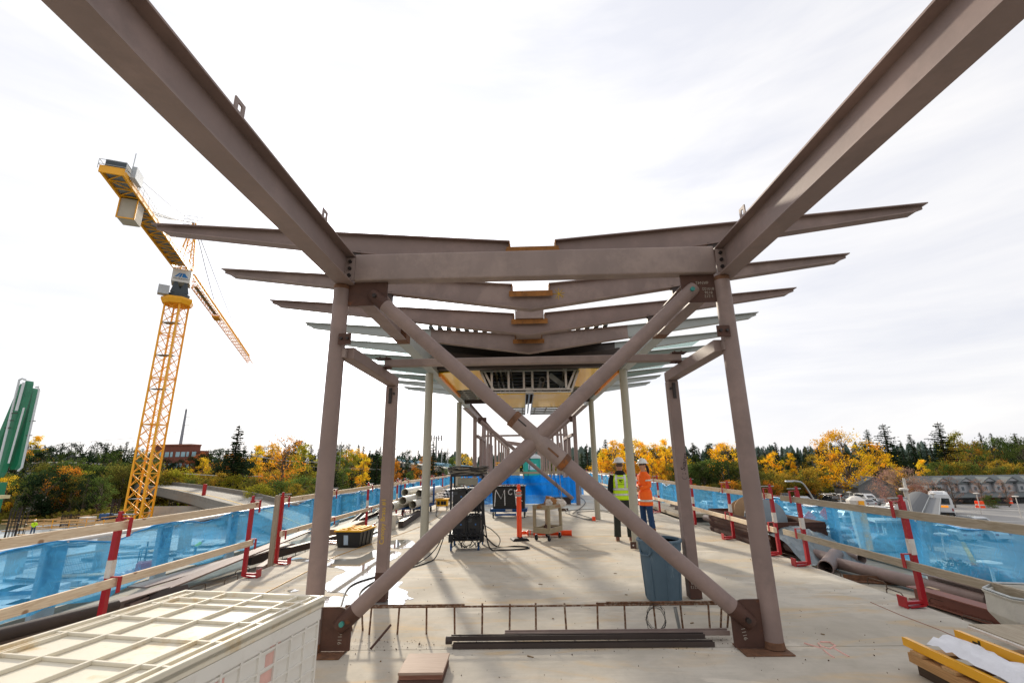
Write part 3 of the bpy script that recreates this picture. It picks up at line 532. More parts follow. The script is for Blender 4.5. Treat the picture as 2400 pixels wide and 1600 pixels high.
for y, tp in ((3.4, 1), (6.17, 1), (8.44, 1), (9.33, 1), (11.24, 1), (13.62, 1), (17.02, 1), (18.15, 0), (20.0, 0), (22.6, 1), (25.6, 0), (28.8, 1), (32, 0), (35.5, 1), (39, 0), (43, 0), (47, 0), (52, 0)): clamp_post(rr_, 4.75, y, 1, bool(tp))
for a, b, z in ((2.2, 8.13, 1.125), (8.98, 14.4, 1.125), (14.2, 18.0, 1.12), (17.8, 23.2, 1.12), (23.0, 28, 1.10), (27.8, 33, 1.12), (32.8, 38, 1.1), (37.8, 45, 1.1), (44.8, 55, 1.1)):
    board(rl, -4.6, a, b, z, -1, dx=0.02 if a in (8.98, 17.8, 27.8) else 0); board(rl, -4.6, a, b + rnd.uniform(-.1, .1), z - 0.59, -1)
for a, b, z in ((2.2, 8.85, 1.05), (9.2, 13.9, 1.06), (13.8, 18.6, 1.08), (18.4, 23.2, 1.1), (23.0, 28, 1.10), (27.8, 33, 1.1), (32.8, 38, 1.1), (37.8, 45, 1.1), (44.8, 55, 1.1)):
    board(rr_, 4.75, a, b, z, 1, mt=WOODG if a < 3 else WOODY); board(rr_, 4.75, a, b + rnd.uniform(-.1, .1), z - 0.60, 1, mt=WOODG if a < 3 else WOODY)
m = MB(); m.box(-4.70, -4.61, 8.955, 8.995, -0.05, 1.22); part(m, 'timber_post', WOODZ, rl, world=True)

# ================================================================== outer parapets wrapped in blue debris net
def net_mat(name, dif, tr, fac, sc=1.0):
    m = bpy.data.materials.new(name); m.use_nodes = True; t = m.node_tree; t.nodes.clear(); n = t.nodes.new; l = t.links.new
    o = n('ShaderNodeOutputMaterial'); a = n('ShaderNodeBsdfTransparent'); a.inputs[0].default_value = (*tr, 1); d = n('ShaderNodeBsdfDiffuse'); d.inputs[0].default_value = (*dif, 1)
    tl = n('ShaderNodeBsdfTranslucent'); tl.inputs[0].default_value = (*dif, 1); dm = n('ShaderNodeMixShader'); dm.inputs[0].default_value = 0.45; l(d.outputs[0], dm.inputs[1]); l(tl.outputs[0], dm.inputs[2])
    mx_ = n('ShaderNodeMixShader'); l(a.outputs[0], mx_.inputs[1]); l(dm.outputs[0], mx_.inputs[2]); l(mx_.outputs[0], o.inputs[0])
    tcn = n('ShaderNodeTexCoord'); mpn = n('ShaderNodeMapping'); mpn.inputs['Scale'].default_value = (1, 0.5, 1.6); l(tcn.outputs['Object'], mpn.inputs[0])
    q = n('ShaderNodeTexNoise'); q.inputs['Scale'].default_value = 2.2 * sc; q.inputs['Detail'].default_value = 7; q.inputs['Distortion'].default_value = 1.5; l(mpn.outputs[0], q.inputs['Vector'])
    r = n('ShaderNodeMapRange'); r.inputs[1].default_value = 0.3; r.inputs[2].default_value = 0.72; r.inputs[3].default_value = fac - 0.12; r.inputs[4].default_value = fac + 0.16; l(q.outputs[0], r.inputs[0]); mq = n('ShaderNodeMapping'); mq.inputs['Scale'].default_value = (1, 9, 1.5); mq.inputs['Rotation'].default_value = (0.35, 0, 0); l(tcn.outputs['Object'], mq.inputs[0]); q3 = n('ShaderNodeTexNoise'); q3.inputs['Scale'].default_value = 1.6; q3.inputs['Detail'].default_value = 5; q3.inputs['Distortion'].default_value = 2.5; l(mq.outputs[0], q3.inputs['Vector']); r3 = n('ShaderNodeMapRange'); r3.inputs[1].default_value = 0.58; r3.inputs[2].default_value = 0.66; r3.inputs[3].default_value = 0; r3.inputs[4].default_value = 0.22; l(q3.outputs[0], r3.inputs[0]); ad3 = n('ShaderNodeMath'); ad3.operation = 'ADD'; ad3.use_clamp = True; l(r.outputs[0], ad3.inputs[0]); l(r3.outputs[0], ad3.inputs[1]); l(ad3.outputs[0], mx_.inputs[0])
    return m
NET = net_mat('blue_debris_net', lin('5cbdf5'), (0.54, 0.83, 1.0), 0.50)
NET2 = net_mat('deep_blue_sheet', lin('0f6fc4'), (0.25, 0.55, 0.92), 0.62)
NETROLL = mat('rolled_blue_net', '2f98d8', 0.6, 0, 0.25, 8)
PIPEW = mat('white_pipe', 'd9d6d0', 0.4, 0, 0.05, 5); STAN = mat('pale_blue_stanchion', 'a9b9c2', 0.5, 0, 0.08, 4)
def parapet(x, s, ys, label, y_end=56.0, ztop=0.80, seed=1):
    rg = random.Random(seed)
    t = thing('parapet_rail', label, 'parapet rail', (x, ys[0], 0), group='netted parapet rails')
    for y in ys:
        m = MB(); m.box(x - 0.035, x + 0.035, y - 0.03, y + 0.03, -0.12, ztop - 0.02); m.box(x + s * 0.05 - 0.012, x + s * 0.05 + 0.012, y + 0.05, y + 0.34, -0.12, ztop - 0.05); m.box(min(x, x + s * .06), max(x, x + s * .06), y + 0.028, y + 0.06, -0.12, ztop - 0.05); part(m, 'stanchion', STAN, t, world=True)
    part(MB().tube([(x + s * 0.0, ys[0] - 3.0, ztop)] + [(x, y, ztop + rg.uniform(-.012, .012)) for y in ys] + [(x, y_end, ztop)], 0.032, 12), 'top_pipe', PIPEW, t, world=True, smooth=True)
    for z in (0.30, 0.55): part(MB().tube([(x, ys[0] - 3.0, z), (x, y_end, z)], 0.0035, 4), 'tension_wire', GALV, t, world=True)
    # net: gathered along the pipe near posts, sagging between, rippled
    rows, m = 10, MB(); yy = ys[0] - 3.0; cols_ = []
    while yy < y_end:
        k = min(range(len(ys)), key=lambda i: abs(ys[i] - yy)); d = abs(ys[k] - yy); g_ = max(0, 1 - d / 0.95)
        sag = 0.12 * (1 - g_) * (0.6 + 0.4 * math.sin(yy * 2.3 + seed))
        cols_.append([(x - s * (0.045 + 0.035 * math.sin(yy * 7 + r * 0.9) * (r / rows) + 0.022 * math.sin(yy * 17 + r * 1.7) + 0.10 * (r / rows) ** 2), yy, ztop + 0.03 * g_ - sag - (ztop - 0.04 + 0.03 * math.sin(yy * 1.3)) * r / rows) for r in range(rows + 1)])
        yy += 0.11
    vs = [p for c in cols_ for p in c]; n_ = rows + 1
    m.add(vs, [(i * n_ + j, i * n_ + j + 1, (i + 1) * n_ + j + 1, (i + 1) * n_ + j) for i in range(len(cols_) - 1) for j in range(rows)])
    part(m, 'net', NET, t, world=True, smooth=True)
    pts = []; m = MB()
    for i in range(len(cols_)): p = cols_[i][0]; pts.append((p[0] - s * 0.0, p[1], p[2] + 0.004))
    part(MB().tube(pts, [0.007 + 0.008 * abs(math.sin(p[1] * 2.9)) for p in pts], 6), 'net_hem', NETROLL, t, world=True, smooth=True)
    return t
parapet(-6.25, -1, [2.4 + 1.95 * k for k in range(27)], 'blue netted parapet rail with white top pipe on the left side', seed=4)
ys_r = [2.0, 4.05, 5.98 + 0.0, 7.95, 9.95, 11.95, 13.95] + [15.95 + 2 * k for k in range(20)]
parapet(6.30, 1, ys_r, 'blue netted parapet rail with white top pipe on the right side', seed=9)

# ================================================================== rebar staples sticking out of both deck edges
sp0 = None
for s, xs, lab in ((-1, -4.92, 'bent rebar staple sticking up beside the left deck edge'), (1, 5.05, 'bent rebar staple sticking up beside the right deck edge')):
    sp0 = None
    for k in range(14):
        y = 4.6 + k * 0.62 + rnd.uniform(-.1, .1); x = xs - (0.20 if k % 2 else 0) * -s
        if sp0 is None:
            m = MB().tube([(0, -0.16, 0), (0, -0.16, 0.075), (0, -0.13, 0.10), (0, 0.13, 0.10), (0, 0.16, 0.075), (0, 0.16, 0)], 0.007, 6)
            sp0 = bpy.data.objects.new('rebar_staple', m.mesh('rebar_staple', mat('old_rebar', '5b4a3c', 0.8, 0.2, 0.4, 30), True)); col.objects.link(sp0); tag(sp0, lab, 'rebar', 'rebar staples along the ' + ('left' if s < 0 else 'right') + ' edge'); o = sp0
        else: o = sp0.copy(); col.objects.link(o)
        o.location = (x, y, -0.13); o.rotation_euler = (0, 0, rnd.uniform(-.25, .25))
REBAR = mat('rusty_rebar', '6b4a33', 0.85, 0.1, 0.5, 40, bump=0.5, c2='a89a86', c2amt=0.7, c2scale=22, lo=0.5)
# ================================================================== low rebar row across the deck
rb = thing('rebar_row', 'low row of rusty upright rebar tied to long bars across the deck', 'rebar', (0.15, 5.43, 0))
for k, x in enumerate([-1.90, -1.78, -1.67, -1.37, -1.06, -0.76, -0.47, -0.18, 0.10, 0.42, 0.75, 1.04, 1.36, 1.64, 1.92, 2.08, 2.15]):
    part(MB().tube([(x, 5.43 + (0.12 if k < 2 or k > 14 else 0), 0), (x + rnd.uniform(-.012, .012), 5.43, 0.275 + rnd.uniform(-.01, .015))], 0.0105, 7), 'upright', REBAR, rb, world=True)
for (xa, xb, y, z) in ((-1.95, 2.05, 5.415, 0.262), (-1.95, -0.66, 5.44, 0.272), (0.75, 2.1, 5.45, 0.268), (0.85, 2.2, 5.42, 0.285), (1.2, 2.12, 5.46, 0.255)):
    part(MB().tube([(xa, y, z), ((xa + xb) / 2, y + 0.01, z - 0.004), (xb, y, z)], 0.010, 7), 'long_bar', REBAR, rb, world=True)
solo(MB().tube([(-1.52, 5.02, 0.01), (-1.40, 5.26, 0.14)], 0.012, 7), 'steel_stake', RUSTPL, 'short rusty steel stake leaning beside the left brace foot', 'stake')
m = MB()
for k in range(6): m.tube([(1.36 + 0.10 * math.cos(a / 12 * 6.28) + rnd.uniform(-.01, .01), 5.38 + 0.02 * k / 6, 0.16 + 0.12 * math.sin(a / 12 * 6.28) + rnd.uniform(-.01, .01) - 0.01 * k) for a in range(13)], 0.0022, 5)
solo(m, 'tie_wire_coil', BOLT, 'loose coil of thin tie wire hanging on the low rebar row', 'wire coil')
solo(MB().tube([(1.60, 5.40, 0.0), (1.57, 5.40, 0.24)], 0.018, 10), 'conduit_stub', GALV, 'short grey conduit stub standing in the low rebar row', 'conduit')
# ================================================================== bundle of dark steel angles
for k, (xa, xb, y, z, w_, lab, mt_) in enumerate(((-0.72, 1.80, 5.03, 0.006, 0.055, 'dark steel channel lying nearest the camera in the steel bundle', DARKST), (-0.75, 1.74, 5.10, 0.05, 0.05, 'dark steel channel lying on top of the other channels', DARKST), (-0.22, 2.02, 5.20, 0.05, 0.075, 'brown steel flat bar reaching the right gusset plate', PRIMER2))):
    m = MB(); m.box(xa, xb, y - w_ / 2, y + w_ / 2, z, z + 0.008); m.box(xa, xb, y - w_ / 2, y - w_ / 2 + 0.007, z + 0.008, z + 0.042); m.box(xa, xb, y + w_ / 2 - 0.007, y + w_ / 2, z + 0.008, z + 0.042)
    solo(m, 'steel_channel', mt_, lab, 'steel channel', 'steel bundle in front of the rebar row')
m = MB(); m.tube([(-0.80, 5.10, 0.05), (-0.74, 5.10, 0.05)], 0.035, 14); solo(m, 'pipe_plug', DARKST, 'round dark pipe end at the left end of the steel bundle', 'pipe end', smooth=True)
# ================================================================== plywood block
pb = thing('plywood_block', 'square stack of reddish plywood offcuts on the deck in front', 'plywood block', (-0.875, 4.46, 0), R(1))
m = MB(); m.box(-0.185, 0.185, -0.20, 0.20, 0.075, 0.094); part(m, 'top_sheet', PLYW, pb, bev=0.002)
m = MB(); m.box(-0.18, 0.175, -0.19, 0.19, 0.040, 0.073); part(m, 'middle_layer', wood('reddish_lumber', '8a5f4c', '6b4233', 'x', False), pb)
m = MB(); m.box(-0.185, 0.18, -0.20, 0.19, 0.004, 0.038); part(m, 'bottom_layer', wood('dark_lumber', '5c4034', '3c2a22', 'x', False), pb)

# ================================================================== white plastic bulk container, foreground left
WPL = mat('dirty_white_plastic', 'd8d0bc', 0.5, 0, 0.06, 3, bump=0.03, c2='c29c4e', c2amt=0.6, c2scale=3.2, lo=0.54)
WPS = mat('white_plastic_wall', 'dcd8cf', 0.5, 0, 0.04, 3, c2='b9b0a0', c2amt=0.35, c2scale=5, lo=0.55); PINK = mat('faded_red_spray', 'd8aca0', 0.8, 0, 0.15, 8)
bc = thing('bulk_container', 'large white plastic bulk container with ribbed yellow-stained lid in the near left corner', 'container', (-2.26, 2.92, 0), R(-10))
HX, HY, TZ = 0.615, 0.93, 0.80
m = MB(); m.box(-HX, HX, -HY, HY, TZ - 0.05, TZ - 0.028)
lid = part(m, 'lid', WPL, bc)
def sbx(mb, nm, mt, **k): return part(mb, nm, mt, lid, **k)
m = MB()
for s in (-1, 1):
    m.box(min(s * HX, s * (HX - .03)), max(s * HX, s * (HX - .03)), -HY, HY, TZ - 0.075, TZ); m.box(-HX + .0305, HX - .0305, min(s * HY, s * (HY - .03)), max(s * HY, s * (HY - .03)), TZ - 0.075, TZ - 0.001)
sbx(m, 'lid_rim', WPL, bev=0.006)
m = MB()
for x in (-0.50, -0.22, 0.10, 0.40, 0.52): m.box(x - 0.009, x + 0.009, -HY + 0.03, HY - 0.03, TZ - 0.028, TZ - 0.006)
for y in (-0.62, -0.30, 0.02, 0.33, 0.62, 0.76): m.box(-HX + 0.03, HX - 0.03, y - 0.009, y + 0.009, TZ - 0.028, TZ - 0.009)
for x in (-0.55, 0.565): m.box(x - 0.006, x + 0.006, -HY + .05, HY - .05, TZ - 0.028, TZ - 0.012)
sbx(m, 'lid_ribs', WPL, bev=0.003)
m = MB(); m.box(-0.30, -0.12, -HY + 0.04, -HY + 0.16, TZ - 0.01, TZ - 0.004); sbx(m, 'label_plate', mat('dark_grey_label', '4a4a48', 0.6))
for s, nm in ((-1, 'x'), (1, 'x')):
    x = s * (HX - 0.03); m = MB(); m.box(x - 0.012, x + 0.012, -HY + 0.02, HY - 0.02, 0.03, TZ - 0.05)
    for k in range(13): yy = -HY + 0.05 + k * (2 * HY - 0.1) / 12; m.box(min(x, x + s * 0.026), max(x, x + s * 0.026), yy - 0.008, yy + 0.008, 0.05, TZ - 0.14)
    for k in range(7): zz = 0.06 + k * 0.095; m.box(min(x, x + s * 0.022), max(x, x + s * 0.022), -HY + 0.05, HY - 0.05, zz - 0.007, zz + 0.007)
    m.box(min(x, x + s * 0.026), max(x, x + s * 0.026), -HY + 0.03, HY - 0.03, TZ - 0.15, TZ - 0.077)
    wl = part(m, 'ribbed_wall', WPS, bc)
for s in (-1, 1):
    y = s * (HY - 0.03); m = MB(); m.box(-HX + 0.045, HX - 0.045, y - 0.012, y + 0.012, 0.03, TZ - 0.05)
    for k in range(9): xx = -HX + 0.08 + k * (2 * HX - 0.16) / 8; m.box(xx - 0.008, xx + 0.008, min(y, y + s * 0.024), max(y, y + s * 0.024), 0.05, TZ - 0.1)
    part(m, 'ribbed_end', WPS, bc)
m = MB()
for (y0, z0, n_) in ((-0.15, 0.25, 5), (0.30, 0.34, 4), (0.02, 0.18, 3)):
    for k in range(n_): m.box(HX - 0.0175, HX - 0.0165, y0 + 0.03 * k, y0 + 0.03 * k + 0.10, z0 + 0.095 * (k % 4) + .012, z0 + 0.095 * (k % 4) + 0.080)
part(m, 'spray_mark', PINK, bc)
for x, y in ((-0.5, -0.8), (0.5, -0.8), (-0.5, 0.8), (0.5, 0.8)):
    m = MB(); m.box(x - 0.08, x + 0.08, y - 0.1, y + 0.1, 0.0, 0.03); part(m, 'foot', WPS, bc)

# ================================================================== pallet with yellow brackets, foreground right
pl_ = thing('pallet', 'timber pallet of stacked planks carrying yellow steel channels, near right corner', 'pallet', (3.80, 3.60, 0), R(-1))
WP2 = wood('pallet_lumber', 'b98d5a', '8c6238', 'y'); m = MB()
for x in (-0.55, 0.1, 0.62): m.box(x - 0.05, x + 0.05, -0.9, 0.78, 0.0, 0.09)
for k in range(3): pass
part(m, 'runners', wood('dark_runner', '4b3826', '33261a', 'y', False), pl_)
for k, y in enumerate((-0.8, -0.5, -0.2, 0.1, 0.4, 0.7)):
    m = MB(); m.box(-0.65, 0.75, y - 0.06, y + 0.06, 0.165, 0.19); part(m, 'slat', wood('slat_lumber%d' % k, 'bd9666', '946b40', 'x', False), pl_, bev=0.002)
for x in (-0.60, 0.0, 0.65):
    m = MB(); m.box(x - 0.045, x + 0.045, -0.9, 0.80, 0.092, 0.163); part(m, 'plank', WP2, pl_, bev=0.004)
YST = mat('yellow_powder_coat', 'e9a80f', 0.35, 0, 0.05, 4, coat=0.3)
for i, (x, z, lab) in enumerate(((-0.62, 0.192, 'yellow steel channel on the left edge of the pallet half under white plastic wrap'), (-0.22, 0.192, 'lower yellow steel channel with hook-shaped slots on the pallet'), (-0.225, 0.262, 'upper yellow steel channel with hook-shaped slots on the pallet'))):
    t = thing('steel_channel', lab, 'steel channel', (3.80, 3.60, z), R(-1), 'yellow steel channels on the pallet')
    m = MB(); h = 0.064; m.box(x - 0.004, x, -0.85, 0.86 - i * .03, 0, h); m.box(x, x + 0.07, -0.85, 0.84 - i * .03, 0, 0.004); m.box(x, x + 0.03, -0.85, 0.85 - i * .03, h - 0.004, h)
    part(m, 'channel', YST, t)
    if i:
        for yy in (0.62, 0.12, -0.4):
            m = MB(); m.box(x - 0.006, x - 0.0045, yy - 0.045, yy + 0.02, 0.018, 0.034); m.box(x - 0.006, x - 0.0045, yy - 0.05, yy - 0.03, 0.018, 0.052); part(m, 'hook_slot', mat('slot_shadow', '3a3116', 0.8), t)
m = MB(); n_ = 26; rg = random.Random(3); vs = []
for i in range(n_):
    for j in range(9):
        y = -0.85 + 1.50 * i / (n_ - 1); u = j / 8; vs.append((-0.585 + 0.31 * u + 0.02 * math.sin(i * .9) * (u > .2), y, 0.262 + 0.045 * math.sin(u * 3.1) + 0.035 * rg.random() - (0.06 if j == 8 else 0)))
m.add(vs, [(i * 9 + j, i * 9 + j + 1, (i + 1) * 9 + j + 1, (i + 1) * 9 + j) for i in range(n_ - 1) for j in range(8)])
o = part(m, 'wrap', mat('milky_plastic_wrap', 'd9d8da', 0.35, 0, 0.06, 6, trans=0.0), None, smooth=True) if False else None
wr = bpy.data.objects.new('plastic_wrap', m.mesh('plastic_wrap', mat('milky_plastic_wrap', 'd6d6da', 0.3, 0, 0.06, 6, bump=0.4), True)); col.objects.link(wr); wr.location = (3.80, 3.60, 0); wr.rotation_euler = (0, 0, R(-1)); tag(wr, 'crumpled white plastic wrap over the left yellow channel', 'plastic wrap')
t = thing('plank', 'grey weathered plank with white edge strip lying beside the yellow channels', 'plank', (3.80, 3.60, 0.335), R(-3))
m = MB(); m.box(-0.12, 0.30, -0.9, 0.80, 0.0, 0.03); part(m, 'plank_board', WOODG, t); m = MB(); m.box(-0.15, -0.122, -0.9, 0.78, 0.004, 0.022); part(m, 'edge_strip', WHITEP, t)
# speckled grey-white bin lying beside it
SPK = mat('speckled_dirty_white', 'bdb9ad', 0.6, 0, 0.12, 6, bump=0.2, c2='5b5548', c2amt=0.8, c2scale=16, lo=0.62)
bk = thing('mortar_tub', 'dirty speckled grey-white faceted tub standing at the right edge', 'tub', (4.86, 4.78, 0.02), R(10))
part(MB().lathe([(0.02, 0.0), (0.28, 0.0), (0.36, 0.10), (0.47, 0.26), (0.46, 0.42), (0.48, 0.45), (0.43, 0.45), (0.42, 0.40), (0.43, 0.27), (0.25, 0.05), (0.02, 0.05)], 8), 'tub_shell', SPK, bk, bev=0.008)
part(MB().tube([(0.455 * math.cos(i * math.pi / 4), 0.455 * math.sin(i * math.pi / 4), 0.46) for i in range(9)], 0.012, 6), 'rim_wire', GALV, bk)
# ================================================================== things standing on the deck
def caster(par, x, y, rad, wheel_m, z=None, w_=0.035, nm='caster'):
    c = part(MB().box(x - 0.03, x + 0.03, y - 0.03, y + 0.03, rad * 2 + 0.004, rad * 2 + 0.012).box(x - 0.026, x - 0.022, y - 0.015, y + 0.015, rad, rad * 2 + .004).box(x + 0.022, x + 0.026, y - 0.015, y + 0.015, rad, rad * 2 + .004), nm, GALV, par)
    part(MB().lathe([(rad * 0.55, -w_ / 2), (rad * .97, -w_ / 2), (rad, -w_ / 3), (rad, w_ / 3), (rad * .97, w_ / 2), (rad * 0.55, w_ / 2)], 18, Matrix.Translation((x, y, rad)) @ Matrix.Rotation(R(90), 4, 'Y')), 'wheel', wheel_m, c, smooth=True)
    return c
BLUEW = mat('blue_wheel', '1d4d86', 0.5, 0, 0.1, 8)
# --- trash can
tc_ = thing('trash_can', 'round blue-grey ribbed plastic trash can behind the right end of the brace', 'trash can', (1.79, 6.60, 0))
CANM = mat('blue_grey_plastic', '4a606e', 0.55, 0, 0.08, 4, bump=0.05, c2='8b9aa3', c2amt=0.5, c2scale=5, c2str=(1, 1, 0.25), lo=0.58)
part(MB().lathe([(0.02, 0.004), (0.205, 0.004), (0.222, 0.02), (0.262, 0.60), (0.272, 0.605), (0.278, 0.70), (0.262, 0.71), (0.252, 0.60), (0.208, 0.03), (0.02, 0.03)], 40), 'body', CANM, tc_, smooth=True)
part(MB().lathe([(0.272, 0.700), (0.292, 0.704), (0.296, 0.722), (0.290, 0.735), (0.262, 0.735), (0.258, 0.71), (0.262, 0.700)], 40), 'rim', CANM, tc_, smooth=True)
for a in (30, 210):
    m = MB().tube([(0.27 * math.cos(R(a + d)), 0.27 * math.sin(R(a + d)), z) for d, z in ((-20, 0.70), (-19, 0.585), (-12, 0.555), (12, 0.555), (19, 0.585), (20, 0.70))], 0.016, 8); part(m, 'handle', CANM, tc_, smooth=True)
for a in range(0, 360, 45): part(MB().tube([(0.228 * math.cos(R(a)), 0.228 * math.sin(R(a)), 0.05), (0.254 * math.cos(R(a)), 0.254 * math.sin(R(a)), 0.50), (0.252 * math.cos(R(a + 9)), 0.252 * math.sin(R(a + 9)), 0.56)], 0.008, 6), 'rib', CANM, tc_, smooth=True)
# --- welding machine cart
wc = thing('welding_cart', 'black steel frame cart holding four welding machines with cables coiled on top', 'welding cart', (-1.24, 10.62, 0), R(3))
m = MB(); a, b = 0.335, 0.40
for x in (-a, a):
    for y in (-b, b): m.bar((x, y, 0.19), (x, y, 1.50), 0.04)
for z in (0.21, 0.30, 0.78, 1.20, 1.50):
    for y in (-b, b): m.bar((-a - .02, y, z), (a + .02, y, z), 0.036)
    for x in (-a, a): m.bar((x, -b, z), (x, b, z), 0.036)
m.bar((0.0, -b, 0.21), (0.0, -b, 0.78), 0.03); m.box(-a, a, -b, b, 0.20, 0.215); m.box(-a, a, -b, b, 0.77, 0.78)
m.box(-a - .035, -a + .06, -b - .03, -b + .03, 0.17, 0.33); m.box(a - .06, a + .035, -b - .03, -b + .03, 0.17, 0.33)
part(m, 'frame', BLACKM, wc, bev=0.004)
for x, y in ((-a + 0.02, -b + 0.02), (a - 0.08, -b + 0.04), (-a + .02, b - .02), (a - .02, b - .02)): caster(wc, x, y, 0.075, BLUEW)
for i, (x, z) in enumerate(((-0.155, 0.80), (0.155, 0.80), (-0.155, 0.24), (0.155, 0.24))):
    m = MB(); m.box(x - 0.145, x + 0.145, -0.34, 0.28, z, z + 0.43); mc_ = part(m, 'welding_machine', BLACKP, wc, bev=0.02)
    m = MB().box(x - 0.13, x - 0.05, -0.347, -0.342, z + 0.31, z + 0.38); part(m, 'display', mat('grey_display', '3c444a', 0.3), mc_)
    m = MB().tube([(x - .10, -0.30, z + .435), (x - .10, -.30, z + .47), (x + .10, -.30, z + .47), (x + .10, -.30, z + .435)], 0.014, 8); part(m, 'handle', RUBBER, mc_)
    for dx in (-0.06, 0.06): part(MB().tube([(x + dx, -0.36, z + 0.06), (x + dx, -0.34, z + 0.06)], 0.022, 10), 'socket', GALV, mc_)
    part(MB().box(x + 0.02, x + 0.05, -0.348, -0.342, z + 0.25, z + 0.28), 'indicator', mat('blue_label', '2f6aa8', 0.4), mc_)
m = MB(); m.box(-0.20, 0.22, -0.38, 0.1, 1.30, 1.44); part(m, 'control_box', mat('grey_control_box', '8a8778', 0.5, 0.2, 0.15, 6), wc, bev=0.008)
for k in range(8): part(MB().box(-0.19 + 0.02 * k, -0.178 + 0.02 * k, -0.384, -0.379, 1.315, 1.33), 'vent_slot', BLACKP, wc)
rg = random.Random(5)
CAB = mat('dusty_black_cable', '3a3733', 0.6, 0, 0.35, 12)
for k in range(15):                                  # flattened cable loops lying on top
    z = 1.53 + 0.0105 * k; pts = []; ax = 0.40 + rg.uniform(-.05, .05); ay = 0.34 + rg.uniform(-.05, .03); ph = rg.uniform(0, 6)
    for i in range(25): t_ = i / 24 * 6.28; pts.append((ax * math.cos(t_) + 0.012 * math.sin(5 * t_ + ph), ay * math.sin(t_) + 0.01 * math.cos(4 * t_ + ph), z + 0.014 * math.sin(3 * t_ + ph)))
    part(MB().tube(pts, 0.012, 6, False), 'cable_loop', CAB if k % 3 else mat('pale_hose', '8d8474', 0.6, 0, 0.2, 10), wc, smooth=True)
for k in range(26):
    x = rg.uniform(-.32, .32); z = rg.choice((0.95, 0.42, 1.0)); pts = [(x, -0.36, z)]
    for i in range(5): pts.append((x + rg.uniform(-.06, .1) * (i + 1) / 3, -0.42 - rg.uniform(0, .05), z - 0.07 * (i + 1)))
    part(MB().tube(pts, 0.009, 6), 'hanging_lead', RUBBER, wc, smooth=True)
def bez(pts, n=8):                                    # smooth path through points
    pts = [Vector(p) for p in pts]; out_ = []
    for i in range(len(pts) - 1):
        p0, p1, p2, p3 = pts[max(i - 1, 0)], pts[i], pts[i + 1], pts[min(i + 2, len(pts) - 1)]
        for k in range(n):
            t_ = k / n; out_.append(0.5 * ((2 * p1) + (p2 - p0) * t_ + (2 * p0 - 5 * p1 + 4 * p2 - p3) * t_ ** 2 + (-p0 + 3 * p1 - 3 * p2 + p3) * t_ ** 3))
    return out_ + [pts[-1]]
def cable(name, pts, r, mt, label, cat='cable', group=None): return solo(MB().tube(bez(pts), r, 7), name, mt, label, cat, group, smooth=True)
cable('welding_cable', [(-0.86, 10.2, 1.1), (-0.82, 10.1, 0.55), (-0.72, 10.15, 0.06), (-0.45, 10.2, 0.014), (0.0, 10.3, 0.014), (0.08, 10.5, 0.014), (-0.2, 10.62, 0.014), (-0.6, 10.6, 0.014), (-0.9, 10.5, 0.3)], 0.014, RUBBER, 'thick black welding cable looping onto the deck right of the welding cart')
cable('grey_hose', [(-0.90, 10.3, 0.5), (-0.7, 10.3, 0.40), (-0.52, 10.35, 0.2), (-0.6, 10.4, 0.02), (-0.8, 10.5, 0.02)], 0.012, mat('light_hose', 'a39c90', 0.5), 'pale grey hose curving beside the black welding cable')
cable('black_lead', [(-1.62, 10.1, 0.5), (-1.75, 9.7, 0.15), (-1.95, 9.0, 0.012), (-2.35, 8.1, 0.012), (-2.6, 7.4, 0.012), (-2.3, 6.2, 0.012), (-2.25, 5.6, 0.02)], 0.011, RUBBER, 'black cable running under the brace to the welding cart')
cable('black_lead', [(-1.64, 10.2, 0.42), (-1.70, 9.5, 0.05), (-1.80, 9.0, 0.012), (-2.2, 8.2, 0.012), (-2.35, 7.2, 0.012), (-2.1, 6.4, 0.012), (-1.95, 5.8, 0.02), (-1.9, 5.5, 0.1)], 0.011, RUBBER, 'second black cable running just right of the first towards the left column')
cable('yellow_cord', [at(560, 1420, z=0.008), at(720, 1338, z=0.008), at(800, 1298, z=0.008), at(960, 1243, z=0.008), at(1020, 1215, z=0.008), (-3.2, 18.6, 0.008)], 0.006, mat('yellow_cord_rubber', 'c9962a', 0.6), 'thin yellow extension cord running along the left side of the deck', 'cord')
cable('dark_hose', [(-3.5, 19.5, 0.02), (-3.1, 17.0, 0.02), (-2.7, 15.8, 0.02), (-2.5, 14.2, 0.02), (-2.2, 12.8, 0.02), (-1.5, 11.3, 0.1)], 0.012, RUBBER, 'black cable lying behind the left pale column')
for k, pts in enumerate(([(2.2, 15.2, .02), (1.6, 16.6, .02), (1.5, 19.5, .4), (1.35, 21.0, 1.3)], [(2.2, 15.3, .02), (1.9, 17.4, .02), (2.9, 17.5, .02), (3.3, 15.2, .02), (3.9, 14.6, .02)], [(2.1, 15.1, .02), (1.9, 15.4, .02), (1.5, 17.8, .02), (2.6, 18.4, .02), (3.3, 17.0, .02)], [(1.7, 17.0, .02), (2.8, 22, .02), (2.9, 28, .02)])):
    cable('black_lead', pts, 0.011, RUBBER, ('black cable rising from the orange connector to the blue net', 'black cable looping right of the second right column', 'black cable tangled on the deck beyond the beige cart', 'black cable trailing away along the right of the net')[k])
pc = solo(MB().box(2.10, 2.20, 15.02, 15.12, 0.0, 0.12), 'cable_connector', ORANGE, 'small orange cable connector box at the foot of the second right column', 'connector', bev=0.01)
